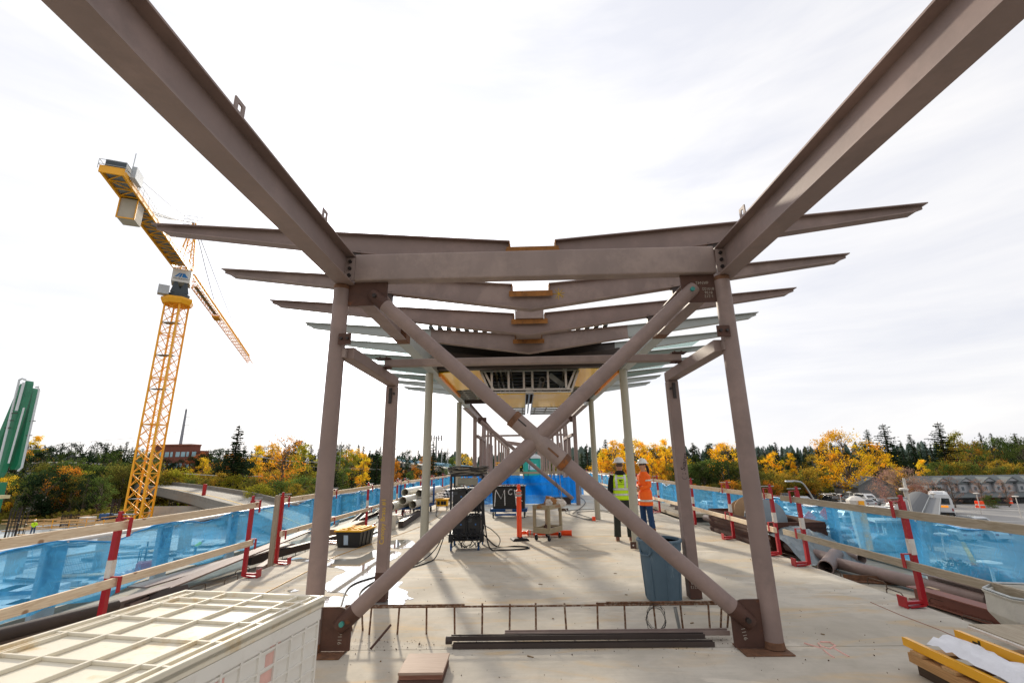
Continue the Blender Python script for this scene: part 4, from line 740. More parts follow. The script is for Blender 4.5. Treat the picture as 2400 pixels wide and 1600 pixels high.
# --- delineator posts
def delineator(name, label, loc, rot, base):
    t = thing(name, label, 'delineator post', loc, rot=rot)
    part(MB().lathe([(0.075, 0.02), (0.062, 0.06), (0.058, 0.93), (0.072, 0.935), (0.072, 0.95), (0.060, 0.955), (0.060, 1.08), (0.070, 1.085), (0.070, 1.10), (0.040, 1.13), (0.028, 1.15), (0.042, 1.16), (0.042, 1.23), (0.03, 1.25)], 24), 'tube', ORANGE, t, smooth=True)
    for z0 in (0.965, 1.045) if True else (): part(MB().lathe([(0.0605, z0), (0.0625, z0 + .002), (0.0625, z0 + 0.038 + .02), (0.0605, z0 + 0.06)], 24), 'reflective_band', mat('grey_reflector', 'b9b3ad', 0.3, 0.3, 0.1, 30), t, smooth=True)
    if base: m = MB(); m.lathe([(0.27, 0.0), (0.27, 0.025), (0.20, 0.05), (0.085, 0.06), (0.08, 0.075)], 4, Matrix.Rotation(R(45), 4, 'Z')); part(m, 'rubber_base', RUBBER, t, bev=0.006)
    return t
delineator('delineator_post', 'orange delineator post standing upright in a black square rubber base', (-0.12, 11.55, 0), (0, 0, R(12)), True)
delineator('delineator_post', 'orange delineator post lying on the deck behind the beige cart', (1.18, 12.05, 0.07), (R(0), R(-90), R(-6)), False)
# --- beige utility cart
uc = thing('utility_cart', 'two-shelf beige plastic utility cart loaded with paper and plastic rubbish', 'cart', (0.56, 11.62, 0), R(-31)); CT = mat('stained_beige_plastic', '9d8f73', 0.55, 0, 0.12, 5, c2='6d6048', c2amt=0.6, c2scale=7, lo=0.58)
def tray(z0, z1): m = MB(); m.box(-0.21, 0.21, -0.32, 0.32, z0, z0 + 0.02); [m.box(sx * 0.21 - .012, sx * 0.21 + .012, -0.332, 0.332, z0, z1) for sx in (-1, 1)]; [m.box(-0.198, 0.198, sy * 0.32 - .012, sy * 0.32 + .012, z0, z1) for sy in (-1, 1)]; return m
ts = part(tray(0.68, 0.78), 'top_tray', CT, uc, bev=0.008); part(tray(0.16, 0.28), 'bottom_tray', CT, uc, bev=0.008)
for x in (-0.19, 0.19):
    for y in (-0.30, 0.30): part(MB().box(x - 0.032, x + 0.032, y - 0.03, y + 0.03, 0.282, 0.679), 'leg', CT, uc, bev=0.008); caster(uc, x * .9, y * .9, 0.06, RUBBER)
txt('LIFTGATE', 'lettering', mat('orange_letters', 'a4532c', 0.7), uc, (0.223, 0.12, 0.73), (R(90), 0, R(90)), 0.06, world=False)
def crumple(name, label, cat, loc, s, mt, seed, sub_=2, amp=0.35):
    bm = bmesh.new(); bmesh.ops.create_icosphere(bm, subdivisions=sub_, radius=1.0); rr = random.Random(seed)
    for v in bm.verts: v.co *= 1 + rr.uniform(-amp, amp); v.co.z = max(v.co.z, -0.7); v.co = Vector((v.co.x * s[0], v.co.y * s[1], v.co.z * s[2]))
    zmin = min(v.co.z for v in bm.verts)
    for v in bm.verts: v.co.z -= zmin
    me = bpy.data.meshes.new(name); bm.to_mesh(me); bm.free(); me.materials.append(mt); o = bpy.data.objects.new(name, me); col.objects.link(o); o.location = loc; return tag(o, label, cat)
PAPER = mat('brown_kraft_paper', '9a6d42', 0.8, 0, 0.2, 6, bump=0.1); PLAS = mat('milky_plastic', 'd3cdc6', 0.25, 0, 0.1, 8)
crumple('paper_bag', 'crumpled brown paper bag on the top tray of the beige cart', 'paper bag', (0.63, 11.78, 0.70), (.15, .13, .14), PAPER, 1)
crumple('plastic_bag', 'crumpled clear white plastic bag hanging over the right end of the beige cart', 'plastic bag', (0.86, 11.84, 0.70), (.17, .13, .11), PLAS, 2, 3, 0.12)
crumple('plastic_bag', 'smaller cloudy plastic bag in front of the brown paper on the cart', 'plastic bag', (0.60, 11.60, 0.71), (.09, .08, .11), PLAS, 8, 3, 0.2)
crumple('paper_scrap', 'torn brown paper scrap on the left end of the cart top', 'paper scrap', (0.42, 11.40, 0.70), (.12, .07, .05), PAPER, 4)
crumple('rusty_fitting', 'rusty metal fitting on the bottom tray of the beige cart', 'fitting', (0.50, 11.55, 0.185), (.06, .06, .09), RUSTPL, 6, 1, 0.2)
crumple('rag', 'stained brown rag on the bottom tray beside the rusty fitting', 'rag', (0.64, 11.72, 0.185), (.12, .08, .05), RUSTPL, 7)
# --- black bin on blue dolly with chalked letters
bd = thing('blue_dolly', 'blue wheeled dolly under the black gang box', 'dolly', (-0.50, 16.5, 0), R(-2)); BLUED = mat('worn_blue_paint', '16508f', 0.5, 0.1, 0.1, 6, c2='9fb0c2', c2amt=0.5, c2scale=8, lo=0.62)
m = MB(); m.box(-0.62, 0.62, -0.42, 0.42, 0.21, 0.27); m.box(-0.62, 0.62, -0.42, -0.40, 0.19, 0.29); part(m, 'platform', BLUED, bd, bev=0.006)
m = MB(); m.box(-0.45, 0.25, -0.44, -0.425, 0.08, 0.14); part(m, 'tow_bar', BLUED, bd)
m = MB(); m.box(-0.10, 0.12, -0.432, -0.423, 0.215, 0.275); part(m, 'white_label', WHITEP, bd)
for x in (-0.52, 0.52):
    for y in (-0.36, 0.36): caster(bd, x, y, 0.09, RUBBER)
bb = thing('gang_box', 'big black slatted plastic bin with white sprayed letters McK', 'bin', (-0.50, 16.5, 0.275), R(-2))
m = MB(); m.loft([[(-0.53, -0.36, 0), (0.53, -0.36, 0), (0.53, 0.36, 0), (-0.53, 0.36, 0)], [(-0.56, -0.39, 0.70), (0.56, -0.39, 0.70), (0.56, 0.39, 0.70), (-0.56, 0.39, 0.70)]])
part(m, 'shell', BLACKP, bb, bev=0.02)
for k in range(10): zz = 0.06 + 0.065 * k; part(MB().box(-0.56, 0.56, -0.397 - 0.0, -0.372, zz, zz + 0.012), 'rib', BLACKP, bb)
m = MB(); m.box(-0.58, 0.58, -0.41, 0.41, 0.705, 0.735); part(m, 'lid', BLACKP, bb, bev=0.008)
SPR = mat('white_spray', 'd8d8da', 0.9, 0, 0.1, 10); Mx = Matrix.Translation((0, -0.402, 0)) @ Matrix.Rotation(R(90), 4, 'X')
scribble([[(-0.47, 0.1), (-0.44, 0.5), (-0.42, 0.62), (-0.25, 0.33), (-0.13, 0.62), (-0.12, 0.12)], [(0.13, 0.62), (0.06, 0.63), (0.0, 0.57), (0.01, 0.49), (0.07, 0.46), (0.13, 0.50)], [(0.20, 0.62), (0.24, 0.40), (0.26, 0.12)], [(0.26, 0.34), (0.38, 0.42), (0.46, 0.47)], [(0.30, 0.36), (0.38, 0.30), (0.47, 0.25)]], 'sprayed_letters', SPR, bb, Mx, 0.016)
m = MB(); rg = random.Random(8)
for k, c in enumerate(('red', 'grey', 'red', 'white', 'red', 'grey')):
    x = -0.42 + 0.16 * k; cable('hose_bundle', [(-0.5 + x * .9, 16.25, 1.02), (-0.45 + x * .9, 16.2, 1.05), (-0.35 + x * .9, 16.35, 1.04), (-0.3 + x * .8, 16.6, 1.02)], 0.014, {'red': mat('red_hose', 'b03028', 0.5), 'grey': GALV, 'white': WHITEP}[c], ['red hose at the left end of the black bin lid', 'grey hose second from the left on the black bin lid', 'red hose near the middle of the black bin lid', 'white hose in the middle of the black bin lid', 'red hose right of the middle on the black bin lid', 'grey hose at the right end of the black bin lid'][k], 'hose', 'hoses on the black bin')
# --- yellow topped tote
tt = thing('storage_tote', 'black plastic storage tote with yellow lid beside the left column', 'tote', (-3.86, 11.1, 0), R(-6)); YL = mat('yellow_lid', 'f0b41c', 0.75, 0, 0.04, 4)
m = MB(); m.loft([[(-0.25, -0.34, 0.005), (0.25, -0.34, 0.005), (0.25, 0.34, 0.005), (-0.25, 0.34, 0.005)], [(-0.29, -0.38, 0.33), (0.29, -0.38, 0.33), (0.29, 0.38, 0.33), (-0.29, 0.38, 0.33)]]); part(m, 'bin', BLACKP, tt, bev=0.015)
m = MB(); m.box(-0.32, 0.32, -0.41, 0.41, 0.332, 0.365); m.box(-0.24, 0.24, -0.33, 0.33, 0.365, 0.378); l_ = part(m, 'lid', YL, tt, bev=0.01)
for k in range(4): part(MB().box(-0.20 + .13 * k, -0.12 + .13 * k, -0.28, 0.28, 0.378, 0.392), 'lid_rib', YL, l_, bev=0.004)
for y in (-0.2, 0.0, 0.2): part(MB().loft([[(0.25, y - .02, .02), (0.265, y - .02, .02), (0.265, y + .02, .02), (0.25, y + .02, .02)], [(0.285, y - .02, .30), (0.30, y - .02, .30), (0.30, y + .02, .30), (0.285, y + .02, .30)]]), 'wall_rib', BLACKP, tt)
m = MB(); m.loft([[(-0.10, -0.350, 0.06), (0.0, -0.350, 0.06), (0.0, -0.346, 0.06), (-0.10, -0.346, 0.06)], [(-0.10, -0.376, 0.26), (0.0, -0.376, 0.26), (0.0, -0.371, 0.26), (-0.10, -0.371, 0.26)]]); part(m, 'paper_label', mat('pale_blue_label', 'a9bccb', 0.6, 0, 0.2, 60), tt)
# --- pvc pipes on blue cart
PVC = mat('cream_pvc', 'd9d4c6', 0.4, 0, 0.06, 4); 
cx0, cy0 = -4.0, 18.0
pk = thing('pipe_cart', 'blue wheeled pipe cart with upright stakes carrying large white pipes', 'pipe cart', (cx0, cy0, 0), R(-4))
m = MB(); m.box(-0.42, 0.42, -0.9, 0.9, 0.22, 0.30); part(m, 'bed', BLUED, pk, bev=0.01)
for x in (-0.42, 0.42):
    for y in (-0.75, 0.75): part(MB().bar((x, y, 0.30), (x, y, 1.05), 0.06), 'stake', BLUED, pk); caster(pk, x * .8, y * .9, 0.10, RUBBER)
for i, (x, z, y0, lab) in enumerate(((-0.27, 0.43, -2.3, 'lowest left of the large white pipes on the blue cart'), (0.02, 0.43 + .16, -1.9, 'middle large white pipe on the blue cart'), (0.27, 0.43, -1.5, 'lowest right of the large white pipes on the blue cart'), (-0.17, 0.80, -0.9, 'upper left of the large white pipes on the blue cart'), (0.30, 0.75, -0.7, 'upper right of the large white pipes on the blue cart'))):
    solo(MB().pipe((cx0 + x - 0.10, cy0 + y0, z), (cx0 + x + 0.1, cy0 + y0 + 3.1, z), 0.135, 0.122, 28), 'pvc_pipe', PVC, lab, 'pipe', 'large pvc pipes on the blue cart', smooth=True)
for k in range(11):
    r_, c_ = divmod(k, 3); x = -3.55 + 0.13 * c_ + (0.065 if r_ % 2 else 0); z = 0.25 + 0.115 * r_
    solo(MB().pipe((x, 21.0 + 0.05 * k, z), (x + 0.1, 24.0, z), 0.055, 0.045, 16), 'conduit_pipe', mat('white_conduit', 'cfd0d2', 0.4), 'white conduit pipe stacked near the left rail beyond the welding cart', 'pipe', 'white conduit pipes stacked by the left rail', smooth=True)
bkt = thing('paint_bucket', 'translucent white plastic bucket behind the left square post', 'bucket', (-3.78, 13.7, 0))
part(MB().lathe([(0.02, 0.004), (0.13, 0.004), (0.135, 0.02), (0.155, 0.36), (0.165, 0.362), (0.165, 0.39), (0.15, 0.39), (0.148, 0.36), (0.126, 0.02)], 28), 'shell', mat('cloudy_white_plastic', 'cfcabf', 0.4, 0, 0.05, 4), bkt, smooth=True)
part(MB().box(-0.02, 0.07, -0.152, -0.142, 0.09, 0.26), 'paper_label', WHITEP, bkt)
yb_ = thing('power_box', 'small yellow power distribution box on black legs left of the welding cart', 'power box', (-3.25, 19.1, 0)); m = MB(); m.box(-0.22, 0.22, -0.16, 0.16, 0.16, 0.42); m.box(-0.27, 0.27, -0.2, 0.2, 0.42, 0.44); part(m, 'housing', YL, yb_, bev=0.01)
for x in (-0.12, 0.02, 0.13): part(MB().box(x - 0.05, x + 0.05, -0.172, -0.161, 0.22, 0.36), 'outlet', BLACKP, yb_)
for x in (-.2, .2): part(MB().tube([(x, -.16, .0), (x, -.16, .18)], 0.014, 8), 'leg', RUBBER, yb_); part(MB().tube([(x, .16, .0), (x, .16, .18)], 0.014, 8), 'leg', RUBBER, yb_)
for k in range(4): solo(MB().tube([(-4.15 + 0.05 * k, 11.9 + .2 * k, 0.02), (-4.12 + 0.05 * k, 15.6, 0.02)], 0.018, 10), 'metal_conduit', GALV, 'long grey metal conduit lying on the deck behind the yellow-topped tote', 'conduit', 'metal conduits lying by the tote', smooth=True)
# --- broom, blue barrier net across the deck, toilet
br = thing('push_broom', 'push broom standing with its handle up against the blue net', 'broom', (1.47, 18.2, 0)); part(MB().tube([(0, 0, 0.05), (-0.06, 0.35, 1.35)], 0.013, 8), 'handle', WOODZ, br, smooth=True); part(MB().box(-0.19, 0.19, -0.04, 0.04, 0.0, 0.09), 'head', mat('broom_head', '5a4636', 0.8), br)
nb = thing('net_barrier', 'blue plastic sheet barrier with timber rails stretched across the deck', 'barrier', (0.1, 21.35, 0))
rg = random.Random(11)
for (pa, pb_, z1, dk) in (((-2.3, 21.3), (2.35, 21.3), 1.12, 0), ((2.35, 21.3), (3.0, 27), 1.1, 1), ((-3.3, 27.0), (3.4, 27.0), 1.1, 2)):
    m = MB(); n_ = 60; vs = []
    for i in range(n_ + 1):
        t_ = i / n_; x = pa[0] + (pb_[0] - pa[0]) * t_; y = pa[1] + (pb_[1] - pa[1]) * t_
        for j in range(7): vs.append((x + 0.03 * math.sin(i * .9 + j), y + 0.04 * math.sin(i * 1.3 + j * .7) + 0.03 * rg.random(), 0.02 + (z1 - 0.02) * j / 6 + (0.02 * math.sin(i * .35) if j == 6 else 0)))
    m.add(vs, [(i * 7 + j, i * 7 + j + 1, (i + 1) * 7 + j + 1, (i + 1) * 7 + j) for i in range(n_) for j in range(6)]); part(m, 'blue_sheet', NET2, nb, world=True, smooth=True)
for z in (0.62, 1.24): part(MB().box(-3.3, 3.4, 26.9, 26.94, z - 0.06, z + 0.06), 'rail_board', WOODG, nb, world=True)
for x in (-3.2, -1.6, 0.0, 1.6, 3.2): part(MB().box(x - 0.03, x + 0.03, 26.82, 26.9, 0.0, 1.3), 'post', WOODZ, nb, world=True)
solo(MB().box(1.15, 2.05, 21.0, 21.2, 0.0, 0.30), 'timber_kerb', DARKST, 'dark timber baulk at the foot of the blue sheet by the right columns', 'timber')
TEAL = mat('teal_plastic', '1e9a8c', 0.5, 0, 0.05, 3)
pt_ = thing('portable_toilet', 'teal portable toilet with white domed roof beyond the blue barrier', 'portable toilet', (0.60, 31.5, 0), R(-4)); m = MB(); m.box(-0.56, 0.56, -0.56, 0.56, 0.08, 2.05); part(m, 'cabin', TEAL, pt_, bev=0.03)
m = MB(); m.prism([(-0.58, 0), (0.58, 0), (0.56, 0.14), (0.35, 0.27), (-0.35, 0.27), (-0.56, 0.14)], 'y', -0.58, 0.58); m.xf(Matrix.Translation((0, 0, 2.06))); part(m, 'roof', mat('white_translucent_roof', 'd7dbdc', 0.4), pt_, bev=0.03)
part(MB().box(-0.46, 0.46, -0.585, -0.562, 0.16, 1.98), 'door', mat('light_teal_door', '27a898', 0.45), pt_); part(MB().box(-0.22, 0.30, -0.592, -0.586, 1.35, 1.72), 'sign', mat('pale_sign', 'b9d4e2', 0.5), pt_); part(MB().box(-0.6, 0.6, -0.6, 0.6, 0.0, 0.08), 'base', GALV, pt_)
t = thing('material_crate', 'wooden crate with orange guard rail beyond the blue barrier left of the toilet', 'crate', (-1.0, 33, 0)); part(MB().box(-0.75, 0.75, -0.5, 0.5, 0.0, 1.45), 'box', WOODX, t); m = MB(); [m.box(-0.9, 0.9, -0.55, -0.5, z, z + .07) for z in (1.5, 1.66, 1.8)]; part(m, 'guard', YELLOWP, t)
cable('black_strap', [(0.48, 30.9, 2.3), (0.42, 30.86, 1.6), (0.30, 30.86, 0.9)], 0.02, RUBBER, 'black strap hanging over the left front of the toilet', 'strap')

# --- right ledge: brown steel skip with cable reels, tarp, pallet, pipes and girders
SKIP = mat('rusty_brown_skip', '4c2c1e', 0.75, 0.1, 0.2, 5, bump=0.1, c2='7d4a2a', c2amt=0.5, c2scale=5, c2str=(1, 1, 6))
sk = thing('steel_skip', 'rusty brown corrugated steel skip lettered SKANSKA on the right ledge', 'skip', (5.55, 11.6, -0.13))
m = MB(); X_ = 0.58; Y_ = 1.55
for s in (-1, 1): m.box(min(s * X_, s * (X_ - .03)), max(s * X_, s * (X_ - .03)), -Y_, Y_, 0, 0.62); m.box(-X_ + .03, X_ - .03, min(s * Y_, s * (Y_ - .03)), max(s * Y_, s * (Y_ - .03)), 0, 0.62)
m.box(-X_ + .03, X_ - .03, -Y_ + .03, Y_ - .03, 0.0, 0.02)
for k in range(4): m.box(-X_ - 0.02, -X_, -Y_, Y_, 0.10 + .14 * k, 0.16 + .14 * k); m.box(-X_, X_, -Y_ - 0.02, -Y_, 0.10 + .14 * k, 0.16 + .14 * k)
part(m, 'shell', SKIP, sk); txt('SKANSKA', 'lettering', mat('white_letters', 'd4cfc8', 0.7), sk, (0.1, -Y_ - 0.023, 0.36), (R(90), 0, 0), 0.12, world=False)
txt('SKANSKA', 'lettering', mat('white_letters', 'd4cfc8', 0.7), sk, (-X_ - 0.023, -0.9, 0.36), (R(90), 0, R(-90)), 0.12, world=False)
for k, (y, r_, mt_, lab) in enumerate(((11.3, 0.40, mat('grey_reel', '7d8589', 0.5, 0.3), 'grey steel cable reel standing in the skip'), (12.1, 0.42, mat('wooden_reel', 'a2805c', 0.7), 'wooden cable reel standing behind the grey reel in the skip'))):
    t = thing('cable_reel', lab, 'cable reel', (5.55, y, 0.42)); MR = Matrix.Rotation(R(75), 4, 'X')
    for q in (-0.17, 0.17): part(MB().lathe([(0.04, q - .012), (r_, q - .012), (r_, q + .012), (0.04, q + .012)], 28, MR), 'flange', mt_, t)
    part(MB().lathe([(0.24, -0.155), (0.27, -0.1), (0.27, 0.1), (0.24, 0.155)], 24, MR), 'wound_cable', mat('reel_cable', '6e5f4d', 0.6), t, smooth=True)
TARP = mat('grey_tarpaulin', '6d777b', 0.42, 0, 0.10, 5, bump=0.15); m = MB(); n1, n2 = 22, 18; vs = []; rg = random.Random(21)
for i in range(n1):
    for j in range(n2):
        u, v = i / (n1 - 1), j / (n2 - 1); x = 4.92 + 1.05 * u; y = 8.75 + 1.75 * v
        h = 0.50 * (1 - math.exp(-((v) / 0.35) ** 2)) * (1 - 0.25 * abs(2 * u - 1) ** 2); vs.append((x, y, -0.10 + h + 0.05 * math.sin(9 * u + 5 * v) * (1 - v * .6) + 0.03 * rg.random()))
m.add(vs, [(i * n2 + j, i * n2 + j + 1, (i + 1) * n2 + j + 1, (i + 1) * n2 + j) for i in range(n1 - 1) for j in range(n2 - 1)]); solo(m, 'tarpaulin', TARP, 'crumpled grey tarpaulin sagging off the near end of the brown skip', 'tarpaulin')
t = thing('steel_platform', 'flat grey timber platform with two brown angle cleats on the right ledge', 'platform', (5.45, 17.4, -0.13)); part(MB().box(-0.6, 0.6, -2.1, 2.1, 0.16, 0.26), 'deck_boards', WOODG, t)
for y in (-1.9, 0, 1.9): part(MB().box(-0.55, 0.55, y - .06, y + .06, 0, 0.16), 'bearer', DARKST, t)
for k in (0, 1): solo(MB().angle((5.15 + 0.25 * k, 16.6 + 1.3 * k, 0.135), (5.75 + 0.1 * k, 16.6 + 1.3 * k, 0.135), 0.16, 0.012, flip=-1), 'angle_cleat', PRIMER2, ('nearer', 'farther')[k] + ' brown angle cleat lying on the grey platform', 'angle cleat')
xx = thing('x_pipe_node', 'spare brown X-shaped pipe node lying on the right ledge', 'pipe node', (5.35, 8.6, 0.0)); part(MB().pipe((-0.42, -0.30, 0.0), (0.30, 0.52, 0.05), 0.115, 0.10, 28), 'through_pipe', PRIMER, xx, smooth=True)
part(MB().tube([(0, 0.1, 0.0), (0.42, -2.15, -0.02)], 0.09, 24), 'branch_pipe', PRIMER, xx, smooth=True); part(MB().tube([(0.05, 0.2, 0.03), (-0.15, 2.6, 0.05)], 0.09, 24), 'branch_pipe', PRIMER, xx, smooth=True)
solo(MB().pipe((5.95, 8.9, 0.02), (5.55, 15.0, 0.05), 0.09, 0.08, 20), 'brace_pipe', PRIMER2, 'long brown pipe lying behind the X-shaped pipe node', 'pipe', smooth=True)
solo(MB().ibeam((5.72, 7.25, 0.02), (6.02, 2.2, 0.06), 0.17, 0.22), 'steel_beam', PRIMER2, 'brown steel I-beam lying along the right parapet nearest the camera', 'steel beam')
solo(MB().ibeam((5.22, 6.9, -0.02), (5.55, 2.8, -0.02), 0.20, 0.16), 'steel_beam', mat('reddish_primer', '8d5a4a', 0.6, 0, 0.1, 3, c2='6b5a50', c2amt=0.7, c2scale=1.5), 'short reddish steel beam lying against the right deck edge', 'steel beam')
solo(MB().ibeam((5.30, 5.6, 0.0), (5.75, 2.4, 0.0), 0.22, 0.17), 'steel_beam', PRIMER2, 'brown steel beam between the red post and the speckled tub', 'steel beam')
solo(MB().box(5.30, 5.40, 6.7, 6.85, -0.13, 0.06), 'timber_block', WOODX, 'yellowish timber block behind the nearest right red post', 'timber block')
solo(MB().angle((5.0, 8.0, -0.12), (5.75, 7.75, -0.12), 0.09, 0.012), 'rusty_angle', RUST, 'short rusty angle lying across the right ledge', 'steel angle')
# --- left ledge: plates, tubes and beams
def plate(name, a, b, w_, h, mt_, lab, tilt=0): return solo(MB().bar(a, b, w_, h), name, mt_, lab, 'steel plate')
plate('steel_plate', (-5.75, 7.3, 0.05), (-5.15, 10.6, 0.12), 0.34, 0.02, PRIMER2, 'wide brown steel plate on the left ledge beyond the second red post')
plate('steel_plate', (-5.35, 6.6, 0.0), (-5.05, 11.2, 0.30), 0.24, 0.025, PRIMER, 'long tilted brown steel plate rising behind the timber post')
solo(MB().ibeam((-5.7, 3.2, -0.02), (-5.25, 7.2, -0.02), 0.18, 0.20), 'steel_beam', PRIMER2, 'brown steel I-beam lying along the left ledge behind the white container', 'steel beam')
solo(MB().tube([(-5.55, 4.1, 0.16), (-5.1, 6.2, 0.10)], 0.07, 16), 'steel_tube', DARKST, 'dark steel tube lying on the near left ledge', 'steel tube', smooth=True)
m = MB(); m.pipe((-5.25, 6.9, 0.0), (-5.02, 7.35, 0.0), 0.075, 0.06, 4); solo(m, 'box_section', DARKST, 'open end of a dark square steel section on the left ledge', 'steel section')
solo(MB().bar((-5.3, 9.4, 0.0), (-4.75, 12.2, 0.0), 0.12, 0.14), 'dark_timber', DARKST, 'dark timber lying on the left ledge past the timber post', 'timber')
solo(MB().bar((-4.75, 8.8, -0.02), (-4.86, 9.5, 0.02), 0.12, 0.09), 'steel_offcut', PRIMER2, 'short brown steel offcut by the foot of the timber post', 'steel offcut')
solo(MB().box(-5.3, -4.95, 13.0, 15.0, -0.12, 0.10), 'rusty_timber', wood('rust_stained_timber', '8f6f55', '62402c', 'y', False), 'rust-stained timber baulk on the left ledge beyond the tote', 'timber')
rg = random.Random(31)
for k in range(12):
    y = 14.5 + k * 0.75; x = -4.95 + rg.uniform(-.3, .2); solo(MB().angle((x, y, 0.0 + .02 * k), (x + rg.uniform(-.4, .5), y + 2.4, 0.12 + rg.uniform(0, .22)), 0.10, 0.014), 'steel_angle', rg.choice((PRIMER, PRIMER2, DARKST)), 'brown steel angle in the heap along the left rail', 'steel angle', 'heap of steel angles by the left rail')
for k in range(9): solo(MB().box(-4.5 + 0.03 * k, -3.9 + 0.03 * k, 22.0 + 0.35 * k, 22.25 + 0.35 * k, 0.0 + 0.0, 0.10 + 0.05 * k), 'steel_bracket', PRIMER2, 'stacked brown steel bracket on the deck by the left rail', 'bracket', 'stack of steel brackets far left')
cable('orange_rag', [(-4.95, 6.75, -0.1), (-4.86, 6.95, -0.06), (-4.80, 7.2, -0.11), (-4.7, 7.5, -0.11)], 0.018, RUST, 'rusty orange strap end on the left ledge', 'strap')
solo(MB().bar((-3.55, 13.9, 0.10), (-3.75, 17.2, 0.10), 0.14, 0.18), 'timber_beam', DARKST, 'dark brown beam lying on the deck in front of the blue pipe cart', 'beam')

# --- grit and chips on the deck
rg = random.Random(51); m = MB()
for k in range(1500):
    x, y = rg.uniform(X0 + .1, X1 - .1), 3.4 + 9 * rg.random() ** 1.6; q = rg.uniform(.003, .009) * (1.6 if rg.random() < .05 else 1)
    if rg.random() < .35: x, y = rg.uniform(-1.9, 2.3), rg.gauss(5.15, .12)
    leafq(m, Vector((x, y, 0.004 + q * .5)), q, rg)
solo(m, 'deck_grit', mat('dark_grit', '5a4c40', 0.9, 0, 0.5, 60), 'scattered grit and small chips over the concrete deck', 'grit', kind='stuff')
for k in range(14):
    x, y = rg.uniform(-1.6, 4.2), rg.uniform(3.9, 8.5); solo(MB().bar((x, y, 0.006), (x + rg.uniform(-.06, .06), y + rg.uniform(-.03, .03), 0.008), 0.012, 0.006), 'wood_splinter', mat('splinter_wood', '7a6242', 0.9), 'small brown wood splinter lying on the deck', 'splinter', 'wood splinters on the deck')
# --- deck markings
PINKC = mat('pink_chalk', 'dcaea2', 0.9, 0, 0.15, 20)
for k, st in enumerate(([at(1880, 1505, z=.006), at(1925, 1520, z=.006)], [at(1945 + 22 * math.cos(a), 1512 + 9 * math.sin(a), z=.006) for a in [i * .5 for i in range(13)]], [at(1940, 1521, z=.006), at(1985, 1540, z=.006)])):
    pass
m = MB()
for st in ([(1885, 1506), (1905, 1512), (1925, 1518)], [(1922, 1503), (1945, 1504), (1958, 1512), (1945, 1520), (1925, 1514), (1918, 1506)], [(1955, 1518), (1975, 1530), (1990, 1538)], [(1930, 1522), (1945, 1534), (1955, 1540)]):
    m.tube([at(a, b, z=0.004) for a, b in st], 0.009, 5)
solo(m, 'pink_mark', PINKC, 'pink spray-painted survey mark on the deck right of the right column', 'paint mark')
m = MB(); m.tube([at(a, b, z=0.004) for a, b in ((2040, 1410), (2110, 1440), (2200, 1474), (2260, 1500))], 0.003, 4); solo(m, 'red_line', mat('red_chalk_line', 'a8705f', 0.9), 'thin red chalk line along the right deck edge', 'chalk line')

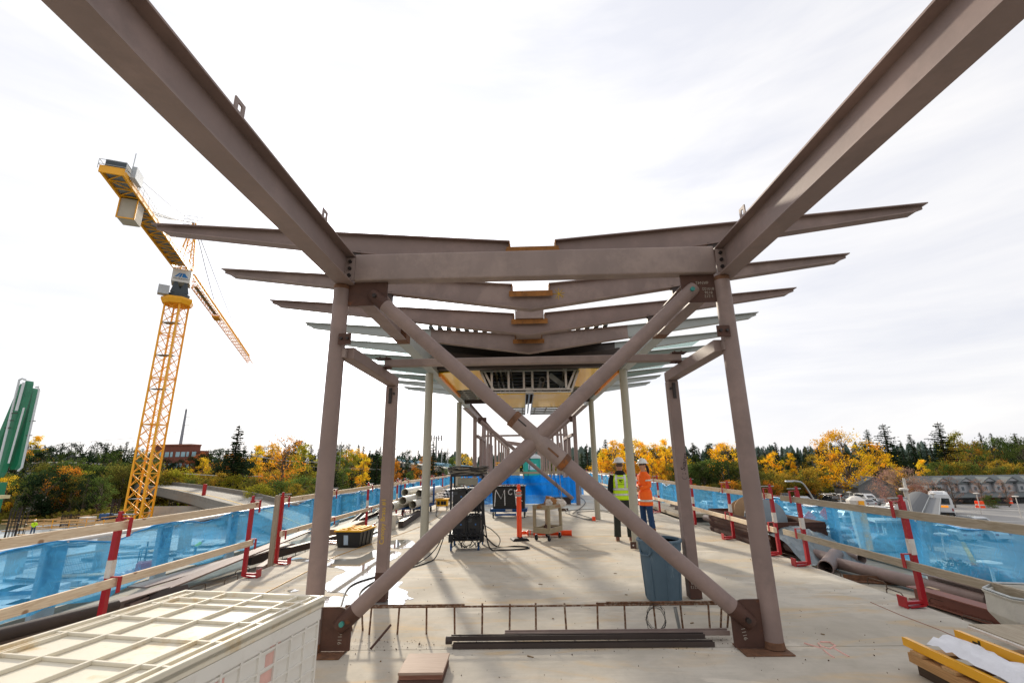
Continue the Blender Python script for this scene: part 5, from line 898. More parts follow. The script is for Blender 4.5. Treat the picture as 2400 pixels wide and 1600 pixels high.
# ================================================================== people
SKIN = mat('skin', 'c08a6c', 0.55, 0, 0.05, 8); 
def ring(cx, cy, z, rx, ry, n=20, M=None):
    p = [Vector((cx + rx * math.cos(2 * math.pi * k / n), cy + ry * math.sin(2 * math.pi * k / n), z)) for k in range(n)]
    return p
def remesh(o, vox, sm=4, fac=0.6):
    r = o.modifiers.new('remesh', 'REMESH'); r.mode = 'VOXEL'; r.voxel_size = vox; r.use_smooth_shade = True
    s_ = o.modifiers.new('smooth', 'SMOOTH'); s_.factor = fac; s_.iterations = sm
def person(label, loc, rz, vest, helmet_logo, man=True, H=1.0):
    t = thing('person', label, 'person', loc, rz); t.scale = (H, H, H)       # faces -y in its own frame
    hip, sh = 0.93, 1.44
    A = {}                                              # arms: shoulder, elbow, wrist
    for s in (-1, 1): A[s] = [Vector((s * 0.175, 0.01, 1.43)), Vector((s * 0.245, 0.03, 1.15)), Vector((s * 0.255, -0.05, 0.90))]
    if not man: A[-1] = [Vector((-0.15, 0, 1.40)), Vector((-0.20, -0.02, 1.14)), Vector((-0.02, -0.20, 1.12))]
    if not man: A[1] = [Vector((0.15, 0, 1.40)), Vector((0.20, -0.02, 1.14)), Vector((0.03, -0.20, 1.06))]
    L = {s: [Vector((s * 0.095, 0.0, 0.90)), Vector((s * 0.13, -0.01, 0.49)), Vector((s * 0.15, 0.02, 0.09))] for s in (-1, 1)}
    # body: one continuous skin-coloured figure
    m = MB(); m.loft([ring(0, 0, z, rx, ry) for z, rx, ry in ((0.84, .10, .08), (0.90, .155, .105), (1.0, .15, .10), (1.12, .14, .095), (1.28, .165, .105), (1.40, .17, .10), (1.46, .11, .08), (1.50, .058, .06), (1.56, .055, .06))])
    m.loft([ring(0, -0.012, z, rx, ry) for z, rx, ry in ((1.555, .04, .05), (1.575, .062, .078), (1.61, .072, .09), (1.66, .077, .097), (1.71, .076, .098), (1.76, .062, .082), (1.785, .03, .045))])
    m.loft([[Vector((-0.012, -0.10, 1.635)), Vector((0.012, -0.10, 1.635)), Vector((0.010, -0.09, 1.69)), Vector((-0.010, -0.09, 1.69))], [Vector((-0.016, -0.128, 1.635)), Vector((0.016, -0.128, 1.635)), Vector((0.006, -0.108, 1.69)), Vector((-0.006, -0.108, 1.69))]])
    for s in (-1, 1):
        m.tube([(s * 0.072, 0.0, 1.635), (s * 0.084, 0.008, 1.66), (s * 0.078, 0.0, 1.685)], [0.010, 0.015, 0.011], 8)
        m.tube([A[s][0], (A[s][0] + A[s][1]) / 2, A[s][1], (A[s][1] + A[s][2]) / 2, A[s][2]], [0.058, 0.050, 0.042, 0.038, 0.028], 14)
        d = (A[s][2] - A[s][1]).normalized(); w0 = A[s][2]; pc_ = w0 + d * 0.05; side = d.cross(Vector((s, 0, 0))).normalized()
        m.tube([w0 - d * 0.01, w0 + d * 0.03, w0 + d * 0.085], [0.026, 0.036, 0.034], 10)
        for k, ln in enumerate((0.070, 0.080, 0.076, 0.060)):
            b0 = w0 + d * 0.08 + side * (-0.027 + 0.018 * k); m.tube([b0, b0 + d * ln * .5 + Vector((-s * .008, 0, 0)), b0 + d * ln + Vector((-s * 0.028, 0, 0))], [0.0105, 0.0095, 0.008], 7)
        tb_ = w0 + d * 0.03 - side * 0.03; m.tube([tb_, tb_ + d * 0.03 - side * 0.02, tb_ + d * 0.06 - side * 0.022], [0.013, 0.012, 0.009], 7)
        m.tube([L[s][0], (L[s][0] + L[s][1]) / 2, L[s][1], (L[s][1] * 0.6 + L[s][2] * .4), L[s][2]], [0.088, 0.078, 0.055, 0.056, 0.038], 14)
        m.tube([(L[s][2].x, 0.04, 0.06), (L[s][2].x, -0.10, 0.05)], [0.04, 0.035], 10)
    b = part(m, 'body', SKIN, t, smooth=True); remesh(b, 0.006, 3)
    for s in (-1, 1): part(MB().lathe([(0.001, -.011), (0.009, -.008), (0.011, 0), (0.009, .008), (0.001, .011)], 10, Matrix.Translation((s * 0.03, -0.098, 1.675))), 'eye', mat('eye_white', 'd9d5d0', 0.3), t, smooth=True)
    part(MB().tube([(-0.024, -0.100, 1.612), (0, -0.106, 1.611), (0.024, -0.100, 1.612)], [0.003, 0.006, 0.003], 6), 'mouth', mat('lips', '9c5c4c', 0.5), t, smooth=True)
    # trousers
    TR = mat('dark_olive_trousers', '2c2f28', 0.9, 0, 0.2, 9, bump=0.3) if man else mat('blue_jeans', '1b3c66', 0.9, 0, 0.2, 9, bump=0.3)
    m = MB(); m.loft([ring(0, 0.0, z, rx, ry) for z, rx, ry in ((0.82, .135, .10), (0.88, .178, .125), (1.0, .172, .12), (1.05, .165, .115))])
    for s in (-1, 1): m.tube([L[s][0] + Vector((0, 0, 0.02)), (L[s][0] + L[s][1]) / 2, L[s][1], (L[s][1] + L[s][2]) / 2, L[s][2] + Vector((0, 0, -0.0))], [0.103, 0.097, 0.080, 0.077, 0.080], 16)
    o = part(m, 'trousers', TR, t, smooth=True); remesh(o, 0.008, 4)
    # boots
    for s in (-1, 1):
        m = MB(); x = L[s][2].x
        m.loft([[Vector((x + a, y, z)) for a, z in ((-w_, 0.02), (w_, 0.02), (w_ * .95, h * .7), (w_ * .6, h), (-w_ * .6, h), (-w_ * .95, h * .7))] for y, w_, h in ((0.10, .032, .09), (0.06, .042, .15), (0.0, .042, .14), (-0.08, .046, .085), (-0.14, .042, .065), (-0.175, .025, .045))])
        bo = part(m, 'boot', mat('brown_leather', '6b3f2a', 0.6, 0, 0.15, 12), t, smooth=True, bev=0.006); m = MB(); m.loft([[Vector((x - w_, y, 0.0)), Vector((x + w_, y, 0.0)), Vector((x + w_, y, 0.022)), Vector((x - w_, y, 0.022))] for y, w_ in ((0.10, .035), (0.04, .044), (-0.05, .046), (-0.14, .045), (-0.18, .028))]); part(m, 'sole', mat('pale_sole', 'a58f74', 0.7), bo)
    # hoodie or coat
    if man: TOP = mat('black_fleece', '141416', 0.95, 0, 0.2, 12, bump=0.3)
    else: TOP = mat('hi_vis_orange', 'ff6a10', 0.7, 0, 0.04, 6, bump=0.2)
    z0 = 0.98 if man else 0.64
    m = MB(); m.loft([ring(0, 0.0, z, rx, ry) for z, rx, ry in ((z0, .178 if man else .215, .128 if man else .165), (0.985, .18 if man else .20, .13 if man else .15), (1.05, .172, .125), (1.18, .175, .125), (1.32, .195, .13), (1.41, .185, .122), (1.465, .13, .10), (1.50, .085, .085))])
    for s in (-1, 1): m.tube([A[s][0] + Vector((-s * .02, 0, -.005)), (A[s][0] + A[s][1]) / 2, A[s][1], (A[s][1] + A[s][2]) / 2, A[s][2] + (A[s][1] - A[s][2]) * 0.03], [0.082, 0.074, 0.066, 0.058, 0.046], 16)
    o = part(m, 'hoodie' if man else 'coat', TOP, t, smooth=True); remesh(o, 0.008, 4)
    if man:
        m = MB(); m.loft([ring(0, 0.035, z, rx, ry) for z, rx, ry in ((1.435, .135, .10), (1.475, .125, .105), (1.52, .095, .085), (1.54, .075, .06))]); o = part(m, 'hood', TOP, t, smooth=True); remesh(o, 0.008, 3)
    SIL = mat('silver_reflective', 'cfd0cc', 0.35, 0.3, 0.05, 30)
    def shell(zs, grow, mt_, nm, a0=0, a1=360):
        prof = ((0.60, .19 if man else .217, .14 if man else .167), (0.86, .178 if man else .207, .128 if man else .157), (0.985, .178 if man else .20, .13 if man else .15), (1.05, .172, .125), (1.18, .175, .125), (1.32, .195, .13), (1.41, .185, .122), (1.465, .14, .105)); m = MB(); rings = []
        for z in zs:
            for (za, xa, ya), (zb, xb, yb) in zip(prof[:-1], prof[1:]):
                if za <= z <= zb + 1e-6: k = (z - za) / (zb - za); rx, ry = xa + (xb - xa) * k + grow, ya + (yb - ya) * k + grow
            n = 36; rings.append([Vector((rx * math.cos(R(a0 + (a1 - a0) * i / n)), ry * math.sin(R(a0 + (a1 - a0) * i / n)), z)) for i in range(n + (a1 - a0 < 360))])
        m.loft(rings, False, a1 - a0 >= 360); o = part(m, nm, mt_, t, smooth=True); so_ = o.modifiers.new('thickness', 'SOLIDIFY'); so_.thickness = 0.004; return o
    if man:
        LIME = mat('hi_vis_lime', 'c6ee12', 0.7, 0, 0.04, 6)
        shell([0.89, 0.95, 1.0, 1.05, 1.12, 1.2, 1.28], 0.014, LIME, 'vest')
        for a0, a1 in ((28, 152), (208, 332)): shell([1.28, 1.33, 1.38, 1.42, 1.455], 0.014, LIME, 'vest_yoke', a0, a1)
        shell([1.10, 1.15], 0.0185, SIL, 'reflective_band'); shell([0.985, 1.03], 0.0185, SIL, 'reflective_band')
        for a0 in (52, 112): shell([1.15, 1.22, 1.28, 1.33, 1.38, 1.42, 1.455], 0.0185, SIL, 'shoulder_stripe', a0, a0 + 16)
        shell([1.36, 1.40], 0.0185, SIL, 'reflective_band', 68, 112)
        BK = mat('black_print', '101418', 0.8); m = MB()
        for x0, x1, z0_, z1_ in ((-.045, -.01, 1.315, 1.335), (-.005, .04, 1.315, 1.335), (-.005, .03, 1.295, 1.31), (-.02, .005, 1.275, 1.292)): m.box(x0, x1, 0.1455, 0.1495, z0_, z1_)
        part(m, 'logo_print', BK, t); txt('SoundTransit', 'lettering', BK, t, (0, 0.1455, 1.235), (R(90), 0, R(180)), 0.030, world=False)
    else:
        shell([1.08, 1.13], 0.012, SIL, 'reflective_band'); shell([0.74, 0.79], 0.012, SIL, 'reflective_band')
        for s in (-1, 1): q = A[s][0].lerp(A[s][1], 0.5); part(MB().tube([q + (A[s][0] - A[s][1]) * 0.07, q - (A[s][0] - A[s][1]) * 0.07], [0.082, 0.079], 16), 'sleeve_band', SIL, t, smooth=True)
        shell([1.17, 1.24, 1.32, 1.38, 1.42], 0.012, SIL, 'shoulder_stripe', 20, 32); shell([1.17, 1.24, 1.32, 1.38, 1.42], 0.012, SIL, 'shoulder_stripe', 148, 160)
    HAIR = mat('dark_hair', '2a1c16', 0.7, 0, 0.3, 30, (1, 1, .2), bump=0.5)
    m = MB(); m.loft([ring(0, 0.008, z, rx, ry) for z, rx, ry in ((1.625, .066, .075), (1.66, .079, .092), (1.72, .081, .096), (1.76, .07, .085))]); part(m, 'hair', HAIR if not man else mat('grey_brown_hair', '5a4a40', 0.8, 0, 0.3, 40, bump=0.5), t, smooth=True)
    if not man: part(MB().tube(bez([(0.0, 0.09, 1.66), (0.02, 0.125, 1.62), (0.03, 0.14, 1.56), (0.03, 0.135, 1.49), (0.02, 0.13, 1.44)]), [0.028, 0.035] + [0.04] * 20 + [0.036] * 8 + [0.02] * 3 if False else 0.036, 10), 'ponytail', HAIR, t, smooth=True)
    # hard hat
    HW = mat('white_hard_hat', 'e4e4e2', 0.25, 0, 0.02, 4); ht = Matrix.Translation((0, -0.01, 1.725))
    hh = part(MB().lathe([(0.098, -0.005), (0.113, 0.0), (0.112, 0.03), (0.100, 0.07), (0.075, 0.10), (0.04, 0.115), (0.003, 0.118)], 32, ht, 1.0, 1.17), 'hard_hat', HW, t, smooth=True)
    part(MB().lathe([(0.10, 0.0), (0.150, -0.012), (0.153, -0.008), (0.150, -0.002), (0.112, 0.012)], 36, ht, 1.0, 1.15), 'brim', HW, hh, smooth=True)
    m = MB(); m.tube([ht @ Vector((0, 0.118 * math.cos(R(a)) * .98, 0.124 * math.sin(R(a)))) for a in range(10, 171, 16)], 0.009, 8); part(m, 'ridge', HW, hh, smooth=True)
    part(MB().tube([ht @ Vector((0.085 * math.cos(a), 0.098 * math.sin(a), -0.03)) for a in [i * math.pi / 12 for i in range(25)]], 0.010, 6, False), 'headband', YL if man else BLACKP, hh)
    if not man: part(MB().lathe([(0.001, 0), (0.018, 0), (0.018, 0.004), (0.001, 0.004)], 14, Matrix.Translation((0.09, 0.03, 1.785)) @ Matrix.Rotation(R(65), 4, 'Y')), 'sticker', YL, hh)
    part(MB().tube([(-0.078, -0.02, 1.68), (-0.07, -0.09, 1.682), (-0.03, -0.113, 1.675), (0.03, -0.113, 1.675), (0.07, -0.09, 1.682), (0.078, -0.02, 1.68)], 0.010, 6), 'glasses', BLACKP, t)
    return t
person('man in white hard hat, lime vest over black hoodie and dark trousers, seen from behind', (2.27, 11.2, 0), R(172), 'lime', None, True, 1.0)
person('woman in white hard hat, orange high-visibility coat and blue jeans behind the pale column', (3.20, 12.7, 0), R(-62), 'orange', None, False, 0.985)
# chalk writing on the posts
def wr(s, loc, rot, size, mt_, nm='chalk_mark'): return txt(s, nm, mt_, can, loc, rot, size, ext=0.0006)
wr('Canopy Brass #1', (-1.925, 6.573, 1.0), (R(90), R(-90), 0), 0.085, YCH); wr('NP', (-1.90, 6.571, 0.19), (R(90), 0, 0), 0.07, WCH)
wr('Suarez', (2.235, 6.573, 1.72), (R(90), R(-75), 0), 0.09, BCH); wr('11213\nR10B\n22-117', (2.20, 6.571, 0.20), (R(90), R(180), 0), 0.05, WCH)
scribble([circ(0, 0, 0.035, 180, 360), circ(-0.02, 0.04, 0.006, 0, 360, 6), circ(0.02, 0.04, 0.006, 0, 360, 6)], 'marker_face', BCH, can, Matrix.Translation(Vector((2.215, 6.573, 1.52)) - Vector(can.location)) @ Matrix.Rotation(R(90), 4, 'X'), 0.002)
scribble([[(0.09 * math.cos(R(a)), 0.09 * math.sin(R(a))), (0, 0)] for a in (92, 50, 10, -30 + 350 * 0, -50, -95, -125, 180, 130)], 'chalk_star', YCH, can, Matrix.Translation(Vector((0.60, 6.535, 4.22)) - Vector(can.location)) @ Matrix.Rotation(R(90), 4, 'X'), 0.004)
# ================================================================== ground far below the viaduct
GZ = -6.2
GRASS = mat('rough_grass_ground', '5f5a34', 0.95, 0, 0.25, 0.25, c2='8a7a4a', c2amt=0.8, c2scale=0.08, lo=0.48)
ASPH = mat('parking_asphalt', '8c8a87', 0.9, 0, 0.08, 0.15, c2='76746f', c2amt=0.7, c2scale=0.06, c2str=(1, .4, 1), lo=0.5)
DIRT = mat('brown_site_dirt', '8b7558', 0.95, 0, 0.2, 0.2, c2='a89a80', c2amt=0.8, c2scale=0.12, lo=0.5)
SITE = mat('site_slab_concrete', 'a9b1b5', 0.85, 0, 0.10, 0.3, c2='7f878b', c2amt=0.8, c2scale=0.25, lo=0.52)
def hill(x, y):
    d = math.hypot(x, y); k = max(0.0, min(1.0, (d - 190) / 260)); k = k * k * (3 - 2 * k); a = math.atan2(x, y)
    return GZ + k * (4.5 + 2.5 * math.sin(a * 5 + 1) + 1.2 * math.sin(a * 13))
m = MB(); na, nr = 72, 22; rs = [0.0] + [12 * 1.27 ** i for i in range(nr)]; vs = [(0, 30, GZ)]
for r_ in rs[1:]:
    for k in range(na): a = 2 * math.pi * k / na; x, y = r_ * math.sin(a), r_ * math.cos(a); vs.append((x, y, hill(x, y)))
fs = [(0, 1 + k, 1 + (k + 1) % na) for k in range(na)]
for i in range(nr - 1): fs += [(1 + i * na + k, 1 + (i + 1) * na + k, 1 + (i + 1) * na + (k + 1) % na, 1 + i * na + (k + 1) % na) for k in range(na)]
m.add(vs, fs); struct(m, 'ground', GRASS, True)
def sheet(name, pts, mt_, dz): m = MB(); m.add([(x, y, GZ + dz) for x, y in pts], [tuple(range(len(pts)))]); return struct(m, name, mt_)
sheet('parking_lot', [(9, -30), (190, -30), (190, 78), (60, 92), (34, 104), (18, 100), (9, 60)], ASPH, 0.02)
sheet('dirt_yard', [(-120, 92), (-12, 62), (-8, 190), (-60, 230), (-150, 180)], DIRT, 0.012)
sheet('building_site_slab', [(-74, -20), (-9, -20), (-9, 62), (-20, 66), (-74, 76)], SITE, 0.02)
WL = mat('road_white_line', 'c9c8c4', 0.8, 0, 0.1, 2); YLN = mat('kerb_yellow_paint', 'c9a23a', 0.8, 0, 0.1, 2)
m = MB()
for p, q in (((2190, 1216), (2399, 1222)), ((2215, 1190), (2399, 1196)), ((2290, 1168 + 20), (2390, 1190))):
    a, b = at(*p, z=GZ + 0.03), at(*q, z=GZ + 0.03); m.bar(a, b, 0.35, 0.004)
for k in range(9): a = at(1880 + 14 * k, 1247 + 1.4 * k, z=GZ + 0.03); m.bar(a, a + Vector((0.5, 2.2, 0)), 0.5, 0.004)
for k in range(7): a = Vector((24 + 6 * k, 40, GZ + 0.03)); m.bar(a, a + Vector((0, 12, 0)), 0.12, 0.004)
struct(m, 'road_markings', WL)
a, b = at(2215, 1200, z=GZ + .05), at(2330, 1420, z=GZ + .05); m = MB(); m.bar(a, b, 0.6, 0.08); struct(m, 'yellow_platform_kerb', YLN)
c, d_ = a + Vector((-1.6, 0, 0.0)), b + Vector((-1.6, 0, 0.0)); m = MB(); m.bar(c, d_, 2.4, 0.14); struct(m, 'bus_platform_pavement', CONC_G)
a, b = at(2130, 1176, z=GZ), at(2400, 1186, z=GZ); m = MB(); m.bar(a + Vector((0, 2, 0)), b + Vector((0, 2, 0)), 2.6, 0.3); struct(m, 'planted_verge', mat('dark_planting', '3a3423', 0.95, 0, 0.3, 1.0, c2='6b4a2a', c2amt=0.8, c2scale=0.8))

# ================================================================== trees
def leafmat(name, trans=0.35):
    m = bpy.data.materials.new(name); m.use_nodes = True; t = m.node_tree; t.nodes.clear(); n = t.nodes.new; l = t.links.new
    o = n('ShaderNodeOutputMaterial'); oi = n('ShaderNodeObjectInfo'); tcn = n('ShaderNodeTexCoord'); q = n('ShaderNodeTexNoise'); q.inputs['Scale'].default_value = 9; q.inputs['Detail'].default_value = 4; l(tcn.outputs['Object'], q.inputs['Vector'])
    r = n('ShaderNodeMapRange'); r.inputs[1].default_value = 0.32; r.inputs[2].default_value = 0.68; r.inputs[3].default_value = 0.55; r.inputs[4].default_value = 1.35; l(q.outputs[0], r.inputs[0])
    s = n('ShaderNodeVectorMath'); s.operation = 'SCALE'; l(oi.outputs['Color'], s.inputs[0]); l(r.outputs[0], s.inputs['Scale'])
    hs = n('ShaderNodeHueSaturation'); q2 = n('ShaderNodeTexNoise'); q2.inputs['Scale'].default_value = 4.0; l(tcn.outputs['Object'], q2.inputs['Vector']); r2 = n('ShaderNodeMapRange'); r2.inputs[1].default_value = 0.3; r2.inputs[2].default_value = 0.7; r2.inputs[3].default_value = 0.47; r2.inputs[4].default_value = 0.53; l(q2.outputs[0], r2.inputs[0]); l(r2.outputs[0], hs.inputs['Hue']); l(s.outputs[0], hs.inputs['Color'])
    d = n('ShaderNodeBsdfDiffuse'); tr = n('ShaderNodeBsdfTranslucent'); l(hs.outputs[0], d.inputs[0]); l(hs.outputs[0], tr.inputs[0]); x = n('ShaderNodeMixShader'); x.inputs[0].default_value = trans; l(d.outputs[0], x.inputs[1]); l(tr.outputs[0], x.inputs[2]); l(x.outputs[0], o.inputs[0]); return m
LEAF = leafmat('autumn_leaves', 0.45); NEED = leafmat('conifer_needles', 0.15); BARK = mat('grey_brown_bark', '5d5145', 0.9, 0, 0.25, 4)
def conifer_mesh(seed, wdt=0.17, dens=1.0, gap=0.0):
    rr = random.Random(seed); tr = MB().tube([(0, 0, 0), (0.004, 0, 0.5), (0, 0, 0.985)], [0.016, 0.009, 0.002], 7); m = MB(); L = 30
    for i in range(L):
        z = 0.10 + 0.88 * (i / L) ** 0.92; wz = wdt * (1 - z) ** 0.78 * (1.0 + 0.25 * rr.uniform(-1, 1)) + 0.006
        if gap and rr.random() < gap: wz *= 0.45
        nb = max(4, int(11 * (1 - z * .5) * dens))
        for b in range(nb):
            a = rr.uniform(0, 6.28); ln = wz * rr.uniform(.65, 1.15); ns = max(2, int(ln / 0.012))
            for k in range(ns):
                t_ = (k + .7) / ns; r_ = ln * t_; p = Vector((r_ * math.cos(a), r_ * math.sin(a), z - 0.30 * r_ + 0.25 * r_ * t_ + rr.uniform(-.006, .006))); leafq(m, p, 0.012 + 0.004 * (1 - t_), rr, -0.0)
    return tr, m
def decid_mesh(seed, wx=0.30, z0=0.22, nc=34, per=78, sz=0.0135, spread=0.075, top=1.0, airy=0.0):
    rr = random.Random(seed); tr = MB(); tr.tube([(0, 0, 0), (rr.uniform(-.01, .01), 0, 0.3), (rr.uniform(-.02, .02), rr.uniform(-.02, .02), 0.62), (0, 0, 0.9)], [0.022, 0.015, 0.009, 0.002], 7); m = MB(); cs = []
    for k in range(nc):
        z = z0 + (top - z0) * (k + rr.random()) / nc; t_ = (z - z0) / (top - z0); env = wx * max(0.12, math.sin(math.pi * (0.12 + 0.80 * t_)) ** 0.75); a = rr.uniform(0, 6.28); r_ = env * rr.uniform(.35, 1.0); p = Vector((r_ * math.cos(a), r_ * math.sin(a), min(z, top - .02))); cs.append(p)
        b0 = Vector((0, 0, max(.12, z - r_ * 1.0))); tr.tube([b0, b0.lerp(p, .5) + Vector((0, 0, .01)), p], [0.007, 0.004, 0.0015], 4, False)
    for p in cs:
        s_ = spread * rr.uniform(.6, 1.25); n_ = int(per * rr.uniform(.6, 1.3) * (1 - airy))
        for _ in range(n_): leafq(m, p + Vector((rr.gauss(0, s_ * .6), rr.gauss(0, s_ * .6), rr.gauss(0, s_ * .42))), sz, rr)
    return tr, m
KINDS = {}
def tmpl(k, pair, leaf): KINDS[k] = (pair[0].mesh(k + '_trunk', BARK), pair[1].mesh(k + '_crown', leaf))
for i in range(4): tmpl('conifer%d' % i, conifer_mesh(100 + i, (0.15, 0.19, 0.13, 0.22)[i], gap=(0.1, 0, .2, 0.1)[i]), NEED)
tmpl('gappy', conifer_mesh(120, 0.20, 1.3, gap=0.3), NEED)
for i in range(3): tmpl('round%d' % i, decid_mesh(200 + i, (0.30, 0.36, 0.27)[i]), LEAF)
tmpl('poplar', decid_mesh(210, 0.13, 0.12, 34, 80, 0.012, 0.05), LEAF); tmpl('wide', decid_mesh(211, 0.52, 0.18, 62, 80, 0.0125, 0.08), LEAF); tmpl('sparse', decid_mesh(212, 0.34, 0.22, 44, 34, 0.011, 0.07), LEAF)
tmpl('bush0', decid_mesh(220, 0.62, 0.05, 46, 80, 0.022, 0.13), LEAF); tmpl('bush1', decid_mesh(221, 0.55, 0.04, 40, 80, 0.022, 0.13), LEAF); tmpl('twiggy', decid_mesh(222, 0.62, 0.03, 90, 110, 0.011, 0.12), LEAF)
COLS = {'dk': '22301f', 'dk2': '2c3b26', 'gr': '47542a', 'ol': '6d6a30', 'yg': '9a9432', 'ye': 'ecc53a', 'go': 'f2bd2c', 'or': 'd08c30', 'ru': 'a5603a', 'tw': 'a88674', 'gg': '5a6b34', 'oy': 'a58a34', 'bg': '31442f'}
WIDE = {'conifer3': 1.8, 'conifer1': 1.5, 'conifer0': 1.4, 'conifer2': 1.3, 'gappy': 1.5}
def tree(kind, px, ty, d, c, label, name='tree', cat='tree', group=None, base=None, h=None, x=None):
    r = rnd; kid = kind if kind in KINDS else kind + str(r.randrange(4 if kind == 'conifer' else (2 if kind == 'bush' else 3)))
    p = at(px, ty, y=d); gx = p.x if x is None else x; g = hill(gx, d) if base is None else base; H_ = (p.z - g) if h is None else h
    t = thing(name, label, cat, (gx, d, g), r.uniform(0, 6.28), group); s = max(H_, 0.5); t.scale = (s * r.uniform(.92, 1.08), s * r.uniform(.92, 1.08), s)
    for nm, me in zip(('trunk', 'crown'), KINDS[kid]):
        o = bpy.data.objects.new(nm, me); col.objects.link(o); o.parent = t
        if cat == 'conifer' and group: t.scale = (s * 1.4, s * 1.4, s)
        elif not group and kid in WIDE: t.scale = (s * WIDE[kid], s * WIDE[kid], s)
        if nm == 'crown': k = r.uniform(.85, 1.15); o.color = (*[v * k for v in lin(COLS[c])], 1)
    return t
